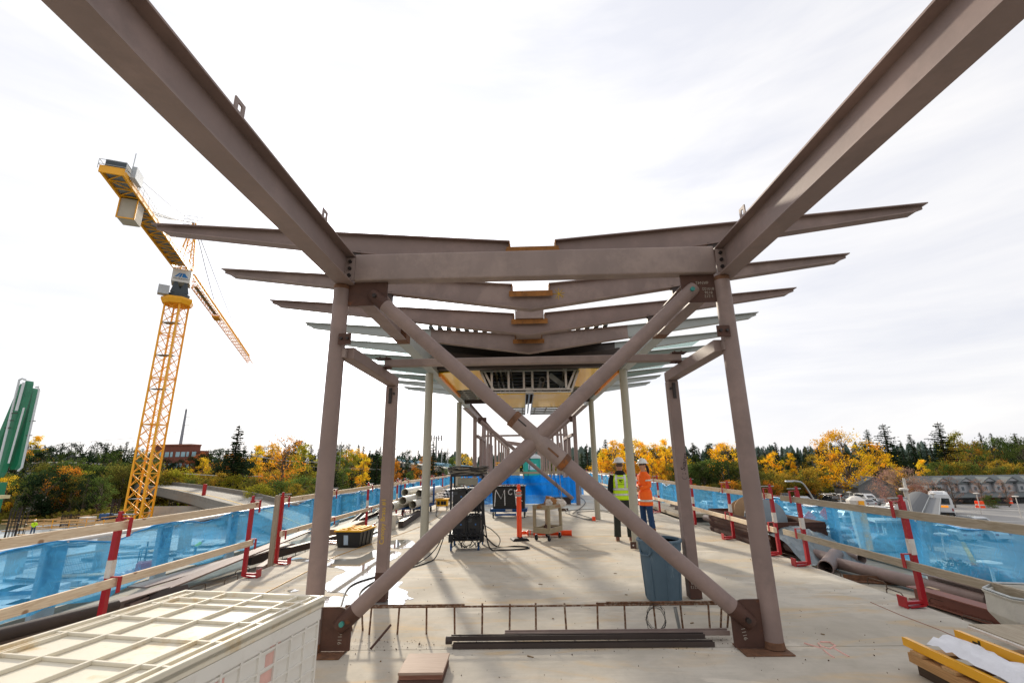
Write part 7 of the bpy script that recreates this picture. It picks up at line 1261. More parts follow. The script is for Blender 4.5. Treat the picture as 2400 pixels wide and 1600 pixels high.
# ================================================================== street furniture, poles, wires
p = at(1924, 1240, y=46); sl_ = thing('street_lamp', 'grey street lamp with long curved arm above the parking lot', 'street lamp', (p.x, 46, GZ)); a = at(1920, 1185, y=46) - Vector((p.x, 46, GZ)); hd = at(1852, 1127, y=46) - Vector((p.x, 46, GZ))
part(MB().tube(bez([(0, 0, 0), (0, 0, a.z), (-.25, 0, a.z + .75), (-.9, 0, hd.z - .25), (hd.x + .5, 0, hd.z), (hd.x + .2, 0, hd.z)]), 0.07, 8), 'pole', GALV, sl_, smooth=True); part(MB().box(hd.x - .45, hd.x + .25, -.14, .14, hd.z - .07, hd.z + .06), 'lamp_head', mat('pale_lamp_head', 'b3bcc4', 0.4), sl_, bev=0.03)
def post_lamp(px, py, d, label, r_=0.35):
    p = at(px, py, y=d); t = thing('post_lamp', label, 'lamp post', (p.x, d, GZ), group=None); h = p.z - GZ; part(MB().tube([(0, 0, 0), (0, 0, h)], 0.05, 8), 'pole', WHITEP, t); part(MB().lathe([(.05, h - .1), (r_, h), (r_, h + .06), (.05, h + .12)], 20), 'lamp_head', WHITEP, t)
post_lamp(2320, 1320, 20, 'white disc-topped lamp post under the net near the right edge', 0.38); post_lamp(2206, 1252, 30, 'white flat-topped lamp post beside the bus platform'); post_lamp(2186, 1157, 62, 'small lamp post at the far end of the pale walkway roof'); post_lamp(2288, 1156, 70, 'lamp post standing before the townhouses'); post_lamp(2380, 1163, 66, 'lamp post at the right edge by the planted kerb'); post_lamp(1968, 1158, 80, 'small lamp post under the big golden tree'); post_lamp(1990, 1153, 84, 'second small lamp post right of the one under the golden tree')
p = at(2118, 1146, y=11.0); t = thing('camera_mast', 'white goose-neck lamp rising just behind the nearest right red post', 'lamp', (p.x, 11.0, GZ)); q = p.z - GZ; part(MB().tube(bez([(.06, 0, 0), (.06, 0, q - .28), (.03, 0, q - .22), (0, 0, q - .02)]), 0.022, 8), 'pole', WHITEP, t, smooth=True); part(MB().lathe([(0.02, -.03), (.085, -.02), (.088, .01), (.06, .03), (.01, .035)], 18, Matrix.Translation((0, 0, q))), 'lamp_head', WHITEP, t, smooth=True)
for px, py, d, lab in ((1898, 1212, 48, 'orange diamond road sign left of the parked cars'), (1934, 1203, 52, 'orange diamond road sign on a tall post right of the other')):
    p = at(px, py, y=d); t = thing('road_sign', lab, 'road sign', (p.x, d, GZ)); q = p.z - GZ; part(MB().prism([(-.62, q), (0, q - .62), (.62, q), (0, q + .62)], 'y', -.02, .02), 'panel', ORANGE, t); part(MB().tube([(0, .05, 0), (0, .05, q)], .03, 6), 'post', GALV, t)
for k in range(16):
    px = (1935, 1950, 1972, 1998, 2018, 2160, 2270, 2283, 2292, 2300, 2330, 2340, 2370, 1960, 1985, 2305)[k]; p = at(px, (1172, 1173, 1174, 1176, 1177, 1176, 1176, 1177, 1189, 1190, 1178, 1178, 1180, 1170, 1171, 1190)[k], z=GZ); t = thing('traffic_drum', 'orange and white traffic barrel at the far edge of the lot', 'traffic barrel', (p.x, p.y, GZ + .02), group='traffic barrels edging the lot'); part(MB().lathe([(.3, 0), (.27, .1), (.23, 1.0), (.05, 1.05)], 12), 'drum', ORANGE, t); part(MB().lathe([(.262, .35), (.252, .55)], 12), 'band', WHITEP, t)
p = at(406, 1140, y=165); tp = at(440, 958, y=165); t = thing('transmission_pole', 'tall grey steel transmission pole behind the curved flyover', 'pole', (p.x, 165, GZ)); q = tp.z - GZ; part(MB().tube([(0, 0, 0), (0, 0, q)], [0.8, 0.3], 12), 'shaft', mat('weathered_grey_steel', '8d929b', 0.6, 0.2, 0.1, 1), t, smooth=True); [part(MB().bar((0, 0, q - z), (2.2, 0, q - z + .15), .12), 'bracket', GALV, t) for z in (3, 6, 9)]
for px, ty, d, lab in ((800, 1034, 130, 'thin grey utility pole left of the left square post'), (925, 1042, 140, 'thin grey utility pole right of the left square post'), (1036, 1044, 180, 'thin pole right of the dark conifer beyond the guideway'), (1050, 1046, 185, 'second thin pole beyond the guideway')):
    p = at(px, ty, y=d); t = thing('utility_pole', lab, 'utility pole', (p.x, d, GZ)); q = p.z - GZ; part(MB().tube([(0, 0, 0), (0, 0, q)], [.3, .13], 8), 'shaft', GALV, t); part(MB().bar((-1.2, 0, q - 1.2), (1.2, 0, q - 1.2), .12), 'crossarm', GALV, t)
p = at(1023, 1022, y=200); t = thing('cell_tower', 'mobile phone mast with antenna clusters above the dark conifer', 'phone mast', (p.x, 200, GZ)); q = p.z - GZ; part(MB().tube([(0, 0, 0), (0, 0, q)], .35, 8), 'mast', GALV, t)
for z in (q - .8, q - 7): [part(MB().box(dx - .2, dx + .2, -.2, .2, z - 1.2, z + 1.2), 'antenna', BOLT, t) for dx in (-2.2, -1.0, 1.0, 2.2)]; part(MB().bar((-2.3, 0, z), (2.3, 0, z), .15), 'crossarm', BOLT, t)
WIRE = mat('pale_wire', 'b5b7b8', 0.5); 
for k, (a, b, lab) in enumerate((((60, 1052), (150, 1038), 'thick pale wire left of the crane'), ((150, 1038), (480, 1002), 'faint wire crossing behind the crane mast'), ((80, 1064), (330, 1030), 'lower faint wire left of the crane mast'), ((585, 1066), (765, 1082), 'pale wire right of the tall ragged conifer'), ((400, 1107), (700, 1113), 'low pale wire over the flyover'), ((600, 1078), (900, 1100), 'lower wire right of the ragged conifer'), ((720, 1080), (880, 1098), 'wire by the left square post'))):
    d = 120; pa, pb2 = at(*a, y=d), at(*b, y=d); mid = (pa + pb2) / 2 - Vector((0, 0, .6)); solo(MB().tube(bez([pa, mid, pb2]), 0.10 if k in (0, 3, 4) else 0.035, 5), 'power_line', WIRE, lab, 'power line')
# curved flyover
FL = [((180, 1127), -1.2), ((300, 1133), -1.5), ((400, 1143), -2.0), ((500, 1160), -2.6), ((580, 1180), -3.3), ((650, 1200), -4.2), ((735, 1235), -5.4), ((830, 1290), -6.0)]
pts = bez([at(*p, z=z) for p, z in FL], 6); pts = [p for p in pts]; m = MB(); m2 = MB(); m3 = MB(); m4 = MB(); rings = []; rb1 = []; rb2 = []; yl = []; W2 = 4.0
for i, p in enumerate(pts):
    d = (pts[min(i + 1, len(pts) - 1)] - pts[max(i - 1, 0)]); d.z = 0; d.normalize(); n_ = Vector((d.y, -d.x, 0))
    rings.append([p - n_ * W2, p + n_ * W2, p + n_ * W2 - Vector((0, 0, .9)), p + n_ * 2.5 - Vector((0, 0, 1.6)), p - n_ * 2.5 - Vector((0, 0, 1.6)), p - n_ * W2 - Vector((0, 0, .9))])
    for s, L_ in ((-1, rb1), (1, rb2)): c = p + n_ * s * (W2 - .15); L_.append([c - n_ * .15 + Vector((0, 0, .004)), c + n_ * .15 + Vector((0, 0, .004)), c + n_ * .12 + Vector((0, 0, .65)), c - n_ * .12 + Vector((0, 0, .65))])
    yl.append([p + n_ * .6 + Vector((0, 0, .01)), p + n_ * .85 + Vector((0, 0, .01)), p + n_ * .85 + Vector((0, 0, .02)), p + n_ * .6 + Vector((0, 0, .02))])
fo = thing('flyover', 'curved concrete flyover with yellow line and parapets sweeping behind the crane', 'flyover', (pts[15].x, pts[15].y, GZ)); L0 = -Vector(fo.location)
for rg_, nm, mt_ in ((rings, 'road_deck', mat('flyover_concrete', '837e75', 0.85, 0, 0.08, 0.3)), (rb1, 'parapet', mat('weathered_parapet', '7c776e', 0.9, 0, 0.2, 0.8)), (rb2, 'parapet', MATS['weathered_parapet']), (yl, 'yellow_line', YLN)): o = part(MB().loft(rg_), nm, mt_, fo, world=True)
for i in (8, 17, 25): p = pts[i]; part(MB().box(p.x - 1, p.x + 1, p.y - 1, p.y + 1, GZ, p.z - 1.5), 'pier', CONC_G, fo, world=True)
# far guideway with blue rails
gw = thing('far_guideway', 'distant concrete guideway with light blue railings left of centre', 'viaduct', (-25, 180, GZ)); G0, G1, G2 = at(935, 1085, y=215), at(1040, 1098, y=150), at(1120, 1110, y=120)
for a, b in ((G0, G1), (G1, G2)): part(MB().bar(a, b, 6, 1.5), 'girder', CONC_G, gw, world=True); part(MB().bar(a + Vector((0, -3, 1.3)), b + Vector((0, -3, 1.3)), .1, 1.0), 'blue_railing', mat('light_blue_rail', '8cc0df', 0.6), gw, world=True)
for t_ in (.05, .35, .65, .95): p = G0.lerp(G1, t_); part(MB().box(p.x - .9, p.x + .9, p.y - 1, p.y + 1, GZ, p.z - .7), 'pier', CONC_G, gw, world=True)
m = MB()

# ================================================================== tower crane
CY_ = mat('crane_yellow', 'f4ac1c', 0.45, 0, 0.06, 1); CDK = mat('crane_dark_grey', '3b444b', 0.5, 0, 0.1, 1); CGR = mat('crane_walkway_grey', '7d8486', 0.6, 0.2, 0.15, 1.5)
cr_ = thing('tower_crane', 'tall yellow lattice tower crane with white cab block lettered MORROW', 'tower crane', (-58.5, 72.0, GZ)); MH = 29.6 - GZ; h_ = 1.2
MROT = Matrix.Rotation(R(45 - 39), 4, 'Z')
def cp(mb, nm, mt_, M_=None, par=None): 
    if M_ is not None: mb.xf(M_)
    return part(mb, nm, mt_, par or cr_)
for sx in (-1, 1):
    for sy in (-1, 1): cp(MB().bar((sx * h_, sy * h_, 0), (sx * h_, sy * h_, MH - .4), 0.22), 'mast_leg', CY_, MROT)
m = MB(); nseg = 19; sg = (MH - .5) / nseg
for k in range(nseg):
    z0, z1 = k * sg, (k + 1) * sg
    for (ax, ay), (bx, by) in (((-1, -1), (1, -1)), ((1, -1), (1, 1)), ((1, 1), (-1, 1)), ((-1, 1), (-1, -1))):
        m.bar((ax * h_, ay * h_, z0), (bx * h_, by * h_, z1), .08); m.bar((bx * h_, by * h_, z0), (ax * h_, ay * h_, z1), .08)
        if k % 4 == 0: m.bar((ax * h_, ay * h_, z0), (bx * h_, by * h_, z0), .14)
cp(m, 'mast_lattice', CY_, MROT)
for k in range(2, nseg, 3): cp(MB().box(-h_, h_, -h_, 0.2, k * sg, k * sg + .06), 'rest_platform', CGR, MROT)
m = MB(); [m.bar((sx * .25, .7, 0), (sx * .25, .7, MH - 1), .05) for sx in (-1, 1)]; [m.bar((-.25, .7, .4 * k), (.25, .7, .4 * k), .04) for k in range(int(MH / .4) - 2)]; cp(m, 'ladder', CY_, MROT)
cp(MB().lathe([(2.1, MH - .9), (2.4, MH - .2), (2.4, MH + .15), (1.6, MH + .2)], 8, MROT), 'collar', CY_)
m = MB().lathe([(1.6, MH + .2), (1.7, MH + .9), (1.4, MH + 1.0)], 16); m.prism([(-1.3, MH + 1.0), (1.3, MH + 1.0), (.9, MH + 2.9), (.5, MH + 2.9), (0, MH + 1.6), (-.5, MH + 2.9), (-.9, MH + 2.9)], 'y', -1.3, -1.0); m.prism([(-1.3, MH + 1.0), (1.3, MH + 1.0), (.9, MH + 2.9), (-.9, MH + 2.9)], 'y', 1.0, 1.3); cp(m, 'slewing_ring', CDK, Matrix.Rotation(R(39), 4, 'Z'))
cab = cp(MB().box(-1.35, 1.35, -1.35, 1.35, MH + 2.95, MH + 5.3), 'cab_block', mat('cab_white', 'd7d5d1', 0.5), Matrix.Rotation(R(35), 4, 'Z'))
LB = mat('logo_blue', '1f74b8', 0.5); MF = Matrix.Rotation(R(35), 4, 'Z') @ Matrix.Translation((0, -1.36, MH + 3.9))
for pl in ([(-.95, -.1), (-.62, -.1), (-.12, .62), (-.35, .62)], [(-.45, -.1), (-.08, -.1), (0.08, .62), (-.08, .62)], [(.08, -.1), (.95, -.1), (.40, .62), (.12, .62)]): part(MB().prism(pl, 'y', -.02, 0).xf(MF), 'logo_stripe', LB, cab)
o = txt('MORROW', 'lettering', CDK, cab, (0, 0, 0), (0, 0, 0), 0.46, world=False); o.location = MF @ Vector((0, -.02, -.42)); o.rotation_euler = (R(90), 0, R(35))
JD = Vector((-31.6, 74.5, 0)).normalized(); ja = math.atan2(-JD.x, JD.y); JM = Matrix.Rotation(ja, 4, 'Z'); JZ = 35.2 - GZ     # jib along local +y
m = MB(); JL = 79.0; NJ = 44
for k in range(NJ):
    y0, y1 = 2 + k * (JL - 2) / NJ, 2 + (k + 1) * (JL - 2) / NJ; hh_ = 2.0 if k < NJ - 3 else 1.2
    for sx in (-1, 1): m.bar((sx * .8, y0, JZ), ((sx * -.8) if k % 2 else sx * .8, y1, JZ), .07); m.bar((sx * .8, y0, JZ), (0, (y0 + y1) / 2, JZ + hh_), .07); m.bar((0, (y0 + y1) / 2, JZ + hh_), (sx * .8, y1, JZ), .07)
    m.bar((-.8, y0, JZ), (.8, y0, JZ), .07)
jb = cp(m, 'jib_lattice', CY_, JM)
for a, b, w_ in (((-.8, 1, JZ), (-.8, JL, JZ), .15), ((.8, 1, JZ), (.8, JL, JZ), .15), ((0, 2, JZ + 2.0), (0, JL - 2, JZ + 2.0), .16)): cp(MB().bar(a, b, w_), 'jib_chord', CY_, JM)
cp(MB().box(-.7, .7, 26, 29, JZ - .5, JZ - .1), 'trolley', CY_, JM); cp(MB().box(-.35, .35, 8, 26, JZ + .05, JZ + .1), 'jib_walkway', CGR, JM)
m = MB(); CL = -29.6                                                                                              # counter-jib
for sx in (-1, 1): m.box(sx * 1.05 - .12, sx * 1.05 + .12, CL, -1.2, JZ - .35, JZ + .35)
for k in range(16): y0 = -1.5 + k * (CL + 1.5) / 16; y1 = -1.5 + (k + 1) * (CL + 1.5) / 16; m.bar((-1.0, y0, JZ - .2), (1.0, y0, JZ - .2), .12); m.bar((-1.0 if k % 2 else 1.0, y0, JZ - .2), (1.0 if k % 2 else -1.0, y1, JZ - .2), .10)
m.box(-1.2, 1.2, CL - .2, CL, JZ - .4, JZ + .5); cp(m, 'counter_jib', CY_, JM)
cp(MB().box(-.92, .92, CL + .2, -2, JZ + .02, JZ + .08), 'counter_jib_deck', CGR, JM)
m = MB(); [m.box(-.9, .9, CL + 5.4 + .36 * k, CL + 5.72 + .36 * k, JZ - 3.1, JZ - .4) for k in range(6)]; cp(m, 'counterweight', mat('cast_counterweight', 'b9b1a2', 0.8, 0, .06, 1), JM); m = MB(); [m.bar((sx * .92, CL + 5.33, JZ - 3.15), (sx * .92, CL + 5.33, JZ - .4), .12) for sx in (-1, 1)]; m.bar((-.92, CL + 5.33, JZ - 3.1), (.92, CL + 5.33, JZ - 3.1), .12); cp(m, 'counterweight_frame', CY_, JM)
cp(MB().box(-1.0, 1.0, CL + .4, CL + 3.4, JZ + .35, JZ + 1.7), 'hoist_winch', CDK, JM); cp(MB().lathe([(.1, -.9), (.8, -.9), (.8, .9), (.1, .9)], 14, Matrix.Translation((0, CL + 4.4, JZ + .9)) @ Matrix.Rotation(R(90), 4, 'Y')), 'winch_drum', CDK, JM); cp(MB().box(1.3, 1.8, CL + 1, CL + 3.2, JZ + .2, JZ + 1.7), 'control_cabinet', mat('pale_cabinet', 'b6bcc0', 0.4), JM)
m = MB()
for sx in (-1.3, 1.3):
    for z in (.6, 1.2): m.bar((sx, CL - .3, JZ + z), (sx, -2, JZ + z), .045)
    for k in range(17): y = CL - .3 + k * 1.9; m.bar((sx, y, JZ), (sx, y, JZ + 1.2), .045)
for z in (.6, 1.2): m.bar((-1.3, CL - .3, JZ + z), (1.3, CL - .3, JZ + z), .045)
cp(m, 'handrail', GALV, JM); cp(MB().tube([(1.3, CL + 1.2, JZ), (1.3, CL + 1.2, JZ + 3.6)], .05, 6), 'lightning_mast', GALV, JM)
AP = (0, 1.2, 45.0 - GZ)                                                                                           # tower head
m = MB()
for sx in (-1, 1): m.bar((sx * 1.0, 1.8, JZ + .2), (sx * .2, 1.3, AP[2]), .2); m.bar((sx * 1.0, -1.2, JZ + .2), (sx * .2, 1.1, AP[2]), .16)
for k in range(6):
    t0 = k / 6; z = JZ + .2 + (AP[2] - JZ) * t0; wq = 1.0 - .8 * t0; t1 = (k + 1) / 6; z2 = JZ + .2 + (AP[2] - JZ - .2) * t1; wq2 = 1 - .8 * t1; m.bar((-wq, 1.8 - .5 * t0, z), (wq2, 1.8 - .5 * t1, z2), .09); m.bar((wq, 1.8 - .5 * t0, z), (-wq2, 1.8 - .5 * t1, z2), .09); m.bar((wq, 1.8 - .5 * t0, z), (wq2, -1.2 + 2.3 * t1, z2), .08); m.bar((-wq, 1.8 - .5 * t0, z), (-wq2, -1.2 + 2.3 * t1, z2), .08)
cp(m, 'tower_head', CY_, JM); m = MB(); [m.bar((sx, .2, AP[2] - 1), (sx, .2, AP[2] + .8), .05) for sx in (-1.4, -.6, .6, 1.4)]; [m.bar((-1.4, .2, AP[2] + z), (1.4, .2, AP[2] + z), .05) for z in (.8, .1, -.9)]; cp(m, 'head_platform', GALV, JM)
for a, b, r_ in ((AP, (-.9, -20, JZ + .4), .09), (AP, (.9, -20, JZ + .4), .09), (AP, (0, 24, JZ + 2), .06), (AP, (0, 58, JZ + 2), .06), (AP, (1.2, -28, JZ + 1.2), .03)): cp(MB().tube([a, tuple((Vector(a) + Vector(b)) / 2 - Vector((0, 0, .3))), b], r_, 6), 'tie_bar', CDK, JM)
cp(MB().box(-2.9, -1.4, -1.6, -.2, MH + .4, MH + 1.9), 'access_cage', mat('cage_grey', 'b4b7ba', 0.5), Matrix.Rotation(R(39), 4, 'Z'))
p = Vector((-58.5, 72, GZ)) + (JM @ Vector((0, 27.5, 0))); hz = at(479, 1148, y=72).z
hk = thing('crane_hook', 'red crane hook block hanging over the flyover', 'hook block', at(479, 1148, y=80)); part(MB().box(-.24, .24, -.2, .2, -1.4, 1.0), 'block', RED, hk, bev=.05); part(MB().tube(bez([(0, 0, -1.6), (.35, 0, -2.2), (.1, 0, -2.7), (-.35, 0, -2.4)]), .12, 8), 'hook', RED, hk); part(MB().tube([(0, 0, 1.1), (0, 0, 34 - hk.location.z)], .012, 4), 'rope', BOLT, hk)

# ================================================================== green concrete pump boom
GN = mat('pump_green', '12724f', 0.4, 0, 0.10, 1.2, coat=.2); PB = thing('concrete_pump', 'folded green concrete pump boom with white delivery pipes at the left edge', 'concrete pump', at(-30, 1200, z=GZ)); YB = 45.0
q = lambda x, y, dy=0: at(x, y, y=YB + dy)
def boom(pts, w0, th, nm): m = MB(); rg_ = [];
for nm_, a, b, w0, w1, dy in (('boom_section', (70, 893), (-4, 1118), .5, .75, 0), ('boom_section', (80, 910), (36, 1100), .5, .85, .9), ('boom_section', (56, 900), (-30, 1110), .3, .5, 1.6)):
    a, b = q(*a, dy), q(*b, dy); d = (b - a).normalized(); s = Vector((d.z, 0, -d.x)); rings = []
    for t_ in (0, .03, .12, .5, .85, .95, 1): w_ = w0 + (w1 - w0) * min(1, t_ * 1.3); w_ *= (.45 if t_ in (0, 1) else (.8 if t_ == .03 else 1)); c = a.lerp(b, t_); rings.append([c + s * w_ / 2 + Vector((0, .28, 0)), c + s * w_ / 2 - Vector((0, .28, 0)), c - s * w_ / 2 - Vector((0, .28, 0)), c - s * w_ / 2 + Vector((0, .28, 0))])
    part(MB().loft(rings), nm_, GN, PB, world=True)
for pts_, r_ in (([(60, 890), (52, 887), (45, 890), (44, 896), (-6, 1098)], .09), ([(56, 896), (38, 962)], .11), ([(84, 907), (90, 906), (92, 914), (51, 1095), (42, 1103)], .09), ([(56, 955), (20, 1085)], .07)): part(MB().tube([q(*p_, -.6) for p_ in pts_], r_, 8), 'delivery_pipe', mat('worn_white_pipe', 'c9cbcb', 0.5, 0, .08, 2, c2='8f6b4a', c2amt=.6, c2scale=2.0, lo=.62), PB, world=True, smooth=True)
for p_ in ((24, 985), (18, 1002), (76, 986), (68, 1020), (34, 968)): c = q(*p_, -.6); part(MB().bar(c - Vector((.3, 0, 0)), c + Vector((.3, 0, 0)), .08), 'pipe_clamp', BOLT, PB, world=True)
a = q(-12, 1130); part(MB().box(a.x - .8, a.x + .6, YB - .6, YB + .6, GZ, a.z), 'turret', GN, PB, world=True); a = at(2, 1160, y=44); part(MB().box(a.x - 1.5, a.x + .5, 43.6, 44.4, a.z - .3, a.z), 'outrigger', mat('pump_cream', 'c9b98a', 0.6), PB, world=True)

# ================================================================== building site on the left
SZ = GZ + .03; LUM = wood('site_lumber', 'c9a26b', 'a27c4a', 'x', False); rs_ = random.Random(41)
a, b = at(134, 1208, z=SZ), at(256, 1208, z=SZ); fw = thing('formwork_wall', 'dark red and cream slatted formwork wall at the back of the building site', 'formwork', ((a.x + b.x) / 2, a.y, SZ)); hw = (b.x - a.x) / 2
for k in range(6): part(MB().box(-hw, hw, -.05, .05, .15 + .32 * k, .29 + .32 * k), 'waler', mat('cream_waler', 'b9a78e', 0.8), fw)
for k in range(10): x = -hw + .4 + k * (2 * hw - .8) / 9; part(MB().box(x - .12, x + .12, -.16, -.06, 0, 2.1), 'soldier', mat('maroon_soldier', '5a2a26', 0.6), fw)
part(MB().box(-hw, hw, .06, .12, 0, 2.0), 'sheeting', DARKST, fw)
def rebar_cage(px, py, n_, h, label):
    p = at(px, py, z=SZ); t = thing('rebar_cage', label, 'rebar cage', (p.x, p.y, SZ))
    for k in range(n_): a = 6.283 * k / n_; part(MB().tube([(.55 * math.cos(a), .45 * math.sin(a), 0), (.55 * math.cos(a) + rs_.uniform(-.04, .04), .45 * math.sin(a), h + rs_.uniform(-.1, .1))], .035, 5), 'bar', BOLT, t)
    for z in (h * .25, h * .5): part(MB().tube([(.56 * math.cos(i / 12 * 6.283), .46 * math.sin(i / 12 * 6.283), z) for i in range(13)], .02, 4), 'tie', BOLT, t)
for px, py, n_, h, lab in ((22, 1262, 10, 3.6, 'tall dark rebar cage at the left edge of the site'), (42, 1258, 8, 3.0, 'rebar cage right of the tall one at the left edge'), (150, 1236, 12, 1.8, 'rebar cage in front of the formwork wall'), (170, 1233, 12, 1.7, 'second rebar cage in front of the formwork wall'), (263, 1226, 12, 3.6, 'tall rebar cage between the formwork wall and the crane mast'), (400, 1205, 10, 3.0, 'rebar cage in front of the grey wall right of the crane'), (448, 1205, 10, 2.8, 'rebar cage at the right end of the grey wall'), (497, 1212, 8, 3.2, 'rebar cage below the flyover'), (545, 1206, 8, 3.0, 'rebar cage against the near flyover parapet'), (562, 1206, 8, 3.2, 'rebar cage at the right of the flyover parapet')): rebar_cage(px, py, n_, h, lab)
a, b = at(344, 1221, z=SZ), at(466, 1221, z=SZ); solo(MB().box(a.x, b.x, a.y, a.y + .4, SZ, SZ + 2.2), 'site_wall', CONC_G, 'plain grey concrete wall right of the crane mast', 'wall')
for px, py, h, lab in ((60, 1217, 2.2, 'pale leaning concrete panel behind the rebar at left'), (30, 1215, 4.3, 'dark concrete column standing before the green bank'), (68, 1213, 4.6, 'second dark concrete column before the green bank'), (160, 1200, 3.6, 'grey concrete column behind the formwork wall'), (208, 1196, 3.4, 'second grey concrete column behind the formwork wall')):
    p = at(px, py, z=SZ); solo(MB().box(p.x - .45, p.x + .45, p.y, p.y + .6, SZ, SZ + h), 'concrete_column', CONC_G if 'dark' not in lab else mat('dark_concrete', '5c5a55', 0.9), lab, 'column')
for k in range(46):
    p = at(rs_.uniform(-10, 260), rs_.uniform(1216, 1262), z=SZ); a = rs_.gauss(0.25, .35); L_ = rs_.uniform(2.5, 6.5); z = SZ + rs_.uniform(.1, 1.1); dv = Vector((math.cos(a), math.sin(a), rs_.uniform(-.04, .1))) * L_
    solo(MB().bar((p.x, p.y, z), (p.x + dv.x, p.y + dv.y, z + dv.z), .22, .12), 'lumber', LUM, 'length of fresh lumber strewn over the far side of the building site', 'lumber', 'lumber on the building site')
for k in range(12):
    p = at(20 + 20 * k, 1234 + 2 * (k % 3), z=SZ); solo(MB().bar((p.x, p.y, SZ), (p.x, p.y, SZ + 1.2), .09), 'rail_post', YELLOWP if k % 2 else LUM, ('yellow' if k % 2 else 'timber') + ' safety rail post on the building site', 'post', 'safety rail posts on the site')
for k, z in enumerate((.65, 1.15)): a, b = at(0, 1238, z=SZ), at(230, 1236, z=SZ); solo(MB().bar(a + Vector((0, 0, z)), b + Vector((0, 0, z)), .08, .14), 'safety_rail', LUM, ('lower', 'upper')[k] + ' timber safety rail crossing the building site', 'rail')
p = at(92, 1212, z=SZ); t = thing('light_tower', 'white four-headed site light tower before the green bank', 'light tower', (p.x, p.y, SZ)); q_ = at(92, 1172, y=p.y).z - SZ; part(MB().tube([(0, 0, 0), (0, 0, q_)], .07, 8), 'mast', GALV, t); [part(MB().lathe([(.05, -.1), (.36, 0), (.33, .12), (.05, .2)], 12, Matrix.Translation((dx, -.2, q_ + dz)) @ Matrix.Rotation(R(60), 4, 'X')), 'lamp_head', WHITEP, t) for dx, dz in ((-.9, -.2), (-.35, .5), (.3, -.1), (.95, .5))]; part(MB().box(-.7, .7, -.5, .5, 0, .9), 'generator', YELLOWP, t)
for px, py, lab, w_, h, mt_ in ((190, 1232, 'white plastic water tank on the site', .9, 1.2, WHITEP), (247, 1222, 'blue steel frame skip near the crane base', 1.3, 1.2, mat('site_blue', '27507f', 0.6)), (100, 1212, 'brown plywood box at the back of the site', 1.9, .9, mat('brown_ply', '8a5a36', 0.8))):
    p = at(px, py, z=SZ); solo(MB().box(p.x - w_, p.x + w_, p.y, p.y + 1.4, SZ, SZ + h), 'site_box', mt_, lab, 'box', bev=.08)
for px, py in ((90, 1266), (345, 1226), (470, 1232), (200, 1246)): p = at(px, py, z=SZ); solo(MB().box(p.x - 3, p.x + 3, p.y - 1, p.y + 1.2, SZ, SZ + .25), 'plywood_stack', LUM, 'low stack of plywood sheets on the site slab', 'plywood', 'plywood stacks on the site')
ex = at(440, 1192, z=SZ + 3); t = thing('excavator', 'orange excavator arm showing above the grey wall', 'excavator', (ex.x * 1.5, ex.y * 1.5, SZ)); part(MB().tube([(1.8, 0, 1.4), (-.2, 0, 3.6), (-2.2, 0, 2.0)], [.35, .4, .25], 6), 'arm', ORANGE, t); part(MB().box(.8, 3.6, -1.2, 1.2, .9, 2.4), 'body', ORANGE, t, bev=.1); part(MB().box(.4, 4, -1.4, 1.4, 0, .85), 'tracks', BLACKP, t, bev=.2)
fk = at(338, 1352, z=SZ); t = thing('forklift', 'red forklift seen through the left blue net', 'forklift', (fk.x, fk.y, SZ), R(30)); part(MB().loft([[Vector((x, y, z)) for y, z in ((-1.1, .4), (-1.1, 1.15), (-.5, 1.25), (.6, 1.0), (1.0, .4))] for x in (-.5, .5)]), 'chassis', mat('forklift_red', 'b02a3c', 0.4), t, bev=.05); m = MB(); [m.bar((sx * .45, .1, 1.1), (sx * .45, .2, 2.1), .06) for sx in (-1, 1)]; [m.bar((sx * .45, -.8, 1.2), (sx * .45, -.7, 2.1), .06) for sx in (-1, 1)]; m.box(-.5, .5, -.75, .3, 2.1, 2.16); part(m, 'overhead_guard', BLACKM, t); m = MB(); [m.bar((sx * .3, 1.1, .1), (sx * .3, 1.1, 2.4), .1) for sx in (-1, 1)]; m.box(-.4, .4, 1.15, 1.2, .2, .8); [m.box(sx * .25 - .06, sx * .25 + .06, 1.2, 2.2, .1, .16) for sx in (-1, 1)]; part(m, 'mast', BLACKM, t)
for sx in (-1, 1):
    for yy in (-.7, .75): part(MB().lathe([(.05, -.1), (.36, -.1), (.36, .1), (.05, .1)], 14, Matrix.Translation((sx * .5, yy, .36)) @ Matrix.Rotation(R(90), 4, 'Y')), 'wheel', TYRE, t)
# near site items seen through the net
for k in range(60):
    p = at(rs_.uniform(-20, 640), rs_.uniform(1275, 1400), z=SZ); a = rs_.uniform(-.3, .5); L_ = rs_.uniform(1.5, 5); solo(MB().bar((p.x, p.y, SZ + .1), (p.x + L_ * math.cos(a), p.y + L_ * math.sin(a), SZ + .12), rs_.choice((.12, .3, .9)), rs_.choice((.1, .18))), 'formwork_panel', rs_.choice((DARKST, GALV, LUM, CDK)), 'loose formwork piece on the slab behind the left net', 'formwork', 'formwork pieces behind the left net')
for k in range(5): p = at((235, 120, 430, 560, 30)[k], (1330, 1310, 1290, 1262, 1345)[k], z=SZ); solo(MB().box(p.x - .4, p.x + .4, p.y - .4, p.y + .4, SZ, SZ + 2.6), 'form_column', CONC_G, ('grey concrete column form behind the first red post', 'grey concrete column form nearest the tall mesh fence', 'grey column form behind the second red post', 'grey column form behind the third red post', 'grey column form at the left photo edge')[k], 'column')
a = at(95, 1362, z=SZ); t = thing('mesh_fence', 'long dark rebar mesh fence on the slab behind the left net', 'mesh fence', (a.x, a.y, SZ)); b = at(232, 1335, z=SZ) - a; n_ = 34; m = MB()
for k in range(n_): q = b * (k / n_); m.bar((q.x, q.y, 0), (q.x, q.y, 1.5), .03)
for z in (.3, .8, 1.3): m.bar((0, 0, z), (b.x, b.y, z), .03)
